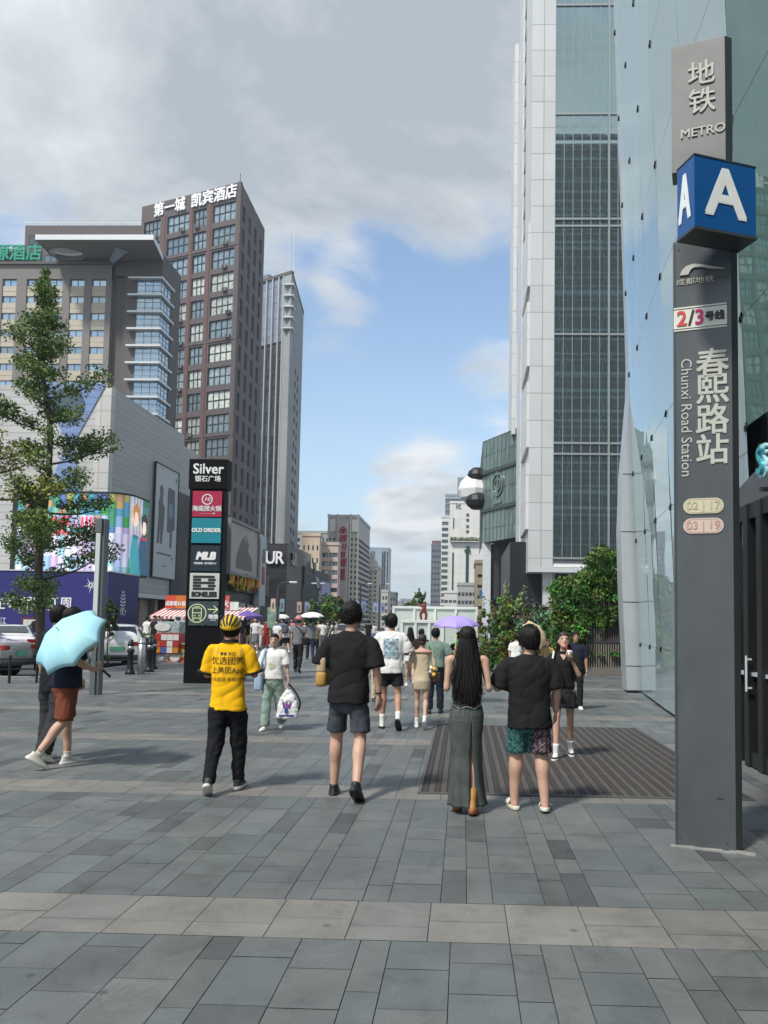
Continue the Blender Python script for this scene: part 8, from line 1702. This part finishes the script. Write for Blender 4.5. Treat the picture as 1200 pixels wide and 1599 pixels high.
# 10 further walkers
def walkers():
    LB = cloth('pale_sky', (.45, .52, .62), .15); 
    p = foot(640, 1072); person('person with long black hair in a pale blue top and white shorts walking away', p, R(10), hgt(981, 1072, p.y), dict(fem=1, wide=.92, legL=(10, 8, 0, 0), legR=(-8, 24, 0, -40), hair='long', hairlen=.46, top=dict(hem=.90, mat=LB, loose=1.05, sleeve=.7), bottom=dict(type='skirt', mat=cloth('white_skirt', (.60, .62, .66), .08), rows=[(.72, .19, .14, 0), (.85, .175, .13, 0), (1.0, .142, .10, 0)], amp=.012, fx=14), shoes=dict(mat=SHOEW, sole=SOLEW)), vox=.016)
    p = foot(657, 1078); person('person with black hair in a dark brown top between the beige dress and sage shirt', p, R(-5), hgt(984, 1078, p.y), dict(wide=1.0, hair='short', legL=(6, 6, 1, 0), legR=(-6, 16, 1, -20), top=dict(hem=.9, mat=cloth('dark_brown', (.03, .02, .018), .1), loose=1.1), bottom=dict(type='trousers', mat=BLK), shoes=dict(mat=SHOEB)), vox=.016)
    p = foot(589, 1096); person('person in cream loose trousers mostly hidden behind the white printed T-shirt', p, R(5), hgt(1000, 1096, p.y), dict(fem=1, wide=.95, hair='short', legL=(6, 6, 1, 0), legR=(-8, 20, 1, -30), top=dict(hem=.92, mat=cloth('offwhite', (.58, .55, .48), .06), loose=1.05), bottom=dict(type='trousers', mat=cloth('cream_pattern', (.46, .40, .29), .3, vs=30), loose=1.15), shoes=dict(mat=mat('shoe_brown', (.12, .05, .03), .5))), vox=.016)
    p = foot(716, 1098); w = person('person in dark clothes under the lilac umbrella', p, R(-4), hgt(990, 1098, p.y), dict(fem=1, wide=1.0, hair='short', armR=((.1, .3, -1), (-.3, .5, 1)), legL=(5, 5, 1, 0), legR=(-5, 12, 1, -12), top=dict(hem=.9, mat=BLK, loose=1.08), bottom=dict(type='trousers', mat=BLK), shoes=dict(mat=SHOEB)), vox=.016)
    c = at(713, 962, p.y-.15); umbrella('open lilac umbrella above the long black hair', c, (0, -.12, 1), .47, .20, mat('lilac', (.36, .28, .66), .6, var=.04), shaft=.62)
    p = foot(806, 1070); person('person in a white shirt half hidden behind the curly haired person', p, R(0), hgt(992, 1070, p.y), dict(wide=1.0, hair='short', legL=(5, 5, 1, 0), legR=(-5, 12, 1, -12), top=dict(hem=.85, mat=WHT, loose=1.12, sleeve=.95), bottom=dict(type='trousers', mat=cloth('khaki', (.22, .19, .14), .1)), shoes=dict(mat=SHOEW)), vox=.016)
    p = foot(855, 1078); person('person with auburn hair below the tilted beige umbrella', p, R(170), hgt(1000, 1078, p.y), dict(fem=1, wide=.92, hair='mid', hairmat=mat('hair_auburn', (.10, .035, .015), .4, var=.3, vs=30), armL=((.1, .3, -1), (-.3, .5, 1)), face=1, top=dict(hem=.9, mat=cloth('mustard_top', (.35, .24, .10), .1), loose=1.03), bottom=dict(type='trousers', mat=BLK), shoes=dict(mat=SHOEB)), vox=.016)
    c = at(849, 988, p.y-.35); umbrella('tilted beige umbrella behind the curly haired person', c+Vector((-.1, 0, .02)), (.62, -.62, .5), .40, .17, mat('beige_umb', (.55, .42, .26), .6, var=.05), shaft=.55)
    p = foot(899, 1108); person('person in navy behind the girl sipping a drink', p, R(178), hgt(989, 1108, p.y), dict(wide=1.08, hair='short', face=1, skin=SK2, legL=(5, 5, 1, 0), legR=(-5, 12, 1, -12), top=dict(hem=.86, mat=cloth('navy_top', (.016, .019, .035), .1), loose=1.12, sleeve=.9), bottom=dict(type='trousers', mat=BLK), shoes=dict(mat=SHOEW, sole=SOLEW)), vox=.016)
walkers()
# 11 couple under the pale blue umbrella
def couple():
    p = foot(98, 1196); H = 1.66; top = at(92, 984, p.y-.37); ud = Vector((-.34, -.72, .62)).normalized(); grip = top-ud*.64
    a = person('person in navy top and rust shorts holding the pale blue umbrella', p, R(-38), H, dict(wide=1.12, reachR=grip+Vector((-.03, -.05, -.03)), lean=(.0, .05), legL=(9, 6, 0, 0), legR=(-8, 30, 1, -36), armL=((.10, .1, -1), (-.1, .8, .4)), armR=((.10, .30, -1), (-.25, 1, .55), (-.3, 1, .4), (-.6, .3, .3), .8), head=(0, -5), skin=SK,
        top=dict(hem=.86, mat=cloth('navy_tee', (.014, .018, .034), .15), loose=1.05, sleeve=.9, slvw=1.12), bottom=dict(type='shorts', mat=cloth('rust', (.165, .052, .028), .1), len=.98, loose=1.0), shoes=dict(mat=mat('shoe_beige', (.56, .53, .47), .6, var=.1), sole=SOLEW, sock=.12), hair='short'))
    p2 = foot(80, 1187); b = person('person in black top and charcoal trousers beside the umbrella holder', p2, R(-14), 1.68, dict(wide=1.02, lean=(0, .03), legL=(4, 6, 1, 0), legR=(-8, 18, 1, -22), armL=((.12, .0, -1), (.0, .2, -1)), armR=((.16, .1, -1), (0, .4, -1)), head=(0, -4), skin=SK,
        top=dict(hem=.76, mat=BLK, loose=1.0, sleeve=.95), bottom=dict(type='trousers', mat=cloth('charcoal', (.035, .037, .042), .12), loose=1.1, w=(.10, .095, .082, .078, .078), len=.99), shoes=dict(mat=SHOEW, sole=SOLEW), hair='short'))
    t = umbrella('large pale blue umbrella tilted over the couple by the light column', top, ud, .415, .20, mat('umb_blue', (.36, .68, .78), .5, var=.04), shaft=.72)
couple()
# 12 the crowd further off: a few figures built once, then copied and re-dressed
def crowd():
    rnd = random.Random(17); V = .03
    prot = []
    poses = [dict(legL=(14, 8, 1, 0), legR=(-14, 20, 1, -24)), dict(legL=(4, 4, 2, 0), legR=(-2, 4, 2, 0)), dict(legL=(-12, 22, 1, -28), legR=(12, 8, 1, 0))]
    cols = {'white': (.62, .62, .6), 'black': (.014, .014, .016), 'grey': (.16, .17, .18), 'pink': (.50, .22, .25), 'blue': (.10, .18, .34), 'red': (.36, .03, .035), 'beige': (.42, .35, .26), 'navy': (.02, .025, .05), 'green': (.10, .17, .11), 'khaki': (.20, .17, .12)}
    cm = {k: cloth('crowd_'+k, v, .15) for k, v in cols.items()}
    kinds = [('shirt and trousers', dict(hair='short', top=dict(hem=.86, mat=cm['white'], loose=1.08), bottom=dict(type='trousers', mat=cm['black'], loose=1.05), shoes=dict(mat=SHOEB))), ('top and skirt', dict(fem=1, hair='mid', hairlen=.38, top=dict(hem=.92, mat=cm['white'], loose=1.02), bottom=dict(type='skirt', mat=cm['black'], rows=[(.50, .20, .15, 0), (.70, .19, .14, 0), (.88, .175, .13, 0), (1.03, .14, .10, 0)]), shoes=dict(mat=SHOEW))), ('shirt and shorts', dict(hair='short', top=dict(hem=.84, mat=cm['white'], loose=1.1), bottom=dict(type='shorts', mat=cm['black'], loose=1.05), shoes=dict(mat=SHOEW)))]
    for k, (nm, d) in enumerate(kinds):
        for j in range(2): q = dict(d); q.update(poses[(k+j) % 3]); q['face'] = 0; prot.append((nm, person('', (0, 0, 0), 0, 1.66, q, vox=V)['root']))
    used = [False]*len(prot)
    spots = []
    # px, foot y, kind, top, bottom, facing away?, where
    spec = [(465, 1050, 0, 'grey', 'black', 1, 'with pink hat and bag'), (446, 1021, 2, 'white', 'black', 1, 'by the awning end'), (484, 1030, 0, 'grey', 'navy', 1, 'under the white umbrella'), (492, 1026, 0, 'khaki', 'black', 1, 'right of the white umbrella'), (432, 1026, 0, 'white', 'grey', 0, 'just behind the girl in the white T-shirt'),
            (415, 1012, 0, 'red', 'red', 0, 'in a red costume near the far stalls'), (405, 1014, 0, 'white', 'white', 0, 'left of the red costumed one'), (396, 1010, 2, 'black', 'grey', 0, 'below the yellow shop sign'), (455, 1012, 1, 'pink', 'black', 0, 'behind the pink hat'), (440, 1009, 0, 'blue', 'black', 0, 'between the lamp poles'),
            (475, 1014, 1, 'white', 'beige', 0, 'left of the street trees'), (503, 1016, 0, 'white', 'grey', 1, 'left of the man in black'), (511, 1012, 1, 'green', 'black', 0, 'close to the black T-shirt shoulder'), (575, 1012, 0, 'black', 'black', 1, 'right of the black T-shirt'), (583, 1010, 1, 'white', 'blue', 0, 'beside the ribbed white stand'),
            (240, 1021, 0, 'black', 'black', 0, 'left of the snack cart'), (247, 1016, 2, 'white', 'navy', 0, 'behind the snack cart'), (228, 1018, 0, 'white', 'black', 1, 'near the hedge planter'), (236, 1014, 1, 'beige', 'black', 0, 'under the left end of the striped awning'), (252, 1013, 0, 'grey', 'grey', 0, 'in the shade of the striped awning'), (264, 1012, 1, 'pink', 'white', 0, 'behind the red snack cart'),
            (370, 1013, 0, 'white', 'navy', 1, 'right of the pylon under the awning'), (380, 1011, 2, 'blue', 'beige', 0, 'below the purple parasol'), (388, 1016, 0, 'black', 'beige', 0, 'in front of the purple parasol'), (398, 1020, 1, 'white', 'grey', 0, 'above the yellow shoulder'), (421, 1010, 2, 'green', 'khaki', 0, 'by the green information sign'), (467, 1008, 0, 'red', 'black', 0, 'farthest by the banner poles'), (497, 1009, 0, 'beige', 'navy', 0, 'under the street trees'), (521, 1008, 1, 'white', 'white', 1, 'behind the man in black'), (53, 1022, 0, 'black', 'black', 1, 'crossing in front of the framed picture')]
    for i, (px, py, k, tc, bc, away, wh) in enumerate(spec):
        j = k*2+i % 2; nm, src = prot[j]
        if not used[j]: t = src; used[j] = True
        else: t = dup(src)
        p = gnd(px, py); p.z = .0; t.location = p; t.rotation_euler = (0, 0, (0 if away else math.pi)+rnd.uniform(-.5, .5)); sc = rnd.uniform(.95, 1.06); t.scale = (sc, sc, sc); ROOT[t.name] = Matrix.Translation(p)
        t['group'] = 'people in the distant crowd'; t['label'] = ('distant person, %s %s, %s %s, %s' % (tc, nm.split(' and ')[0], bc, nm.split(' and ')[1], wh.replace('just ', '').replace('the girl in the white T-shirt', 'the white T-shirt girl')))
        for ch in t.children:
            n = ch.name.split('.')[0]
            if n in ('shirt', 'trousers', 'skirt', 'shorts'): ch.material_slots[0].link = 'OBJECT'; ch.material_slots[0].material = cm[tc if n == 'shirt' else bc]
        if i == 0:
            mb = MB(); c = p+Vector((0, 0, 1.58*sc)); mb.cyl((c.x, c.y, c.z), .19, .012, 18); mb.ball((c.x, c.y, c.z+.03), (.115, .12, .10), 8); o = solo('sun_hat', mb, cm['pink'], 'pink sun hat on a person in the distant crowd', 'hat', smooth=True)
            mb = MB(); mb.bbox(p.x+.14, p.x+.36, p.y-.22, p.y-.08, .85, 1.08, .03); b = thing('dark_shoulder_bag', 'dark shoulder bag at the side of the person with the pink hat', 'bag', (p.x+.25, p.y-.15, .85)); obj('bag_body', mb, BLK, b, True); mb = MB(); mb.tube([(p.x+.25, p.y-.15, 1.06), (p.x+.1, p.y-.17, 1.3), (p.x-.1, p.y-.08, 1.46)], .012, 6, 0, 4); obj('strap', mb, BLK, b, True)
        if i == 1: mb = MB(); mb.bbox(p.x-.16, p.x+.16, p.y-.30, p.y-.13, 1.0, 1.42, .04); mb.bbox(p.x-.12, p.x+.12, p.y-.345, p.y-.30, 1.03, 1.22, .02); solo('backpack', mb, cloth('rucksack', (.09, .09, .10), .2), 'grey backpack worn by a distant person in white', 'backpack', smooth=True)
        if i == len(spec)-1:
            for j2, r in enumerate(prot):
                if not used[j2]:
                    for o in list(r[1].children_recursive)+[r[1]]: bpy.data.objects.remove(o)
        if i == 2: umbrella('small white umbrella over the distant crowd', p+Vector((.05, 0, 1.98)), (0, -.1, 1), .52, .2, WHT, shaft=.7)
        if i == 5: umbrella('second white umbrella beside the red costume', p+Vector((.75, .6, 2.0)), (0, -.2, 1), .5, .2, cm['white'], shaft=.7)
crowd()
# ------------------------------------------------------------------ air: thin even haze round the place
def haze():
    m = bpy.data.materials.new('haze'); m.use_nodes = True; N = m.node_tree.nodes; L = m.node_tree.links; N.clear(); out = N.new('ShaderNodeOutputMaterial'); v = N.new('ShaderNodeVolumePrincipled')
    v.inputs['Color'].default_value = (.80, .88, .95, 1); v.inputs['Density'].default_value = .0004; v.inputs['Anisotropy'].default_value = .2; L.new(v.outputs[0], out.inputs['Volume'])
    mb = MB(); mb.box(-905, 905, -125, 2505, -1.2, 126); o = bpy.data.objects.new('haze', mesh('haze', mb, m)); COL.objects.link(o); o['kind'] = 'stuff'; o['label'] = 'thin pale summer haze over the whole street'
haze()
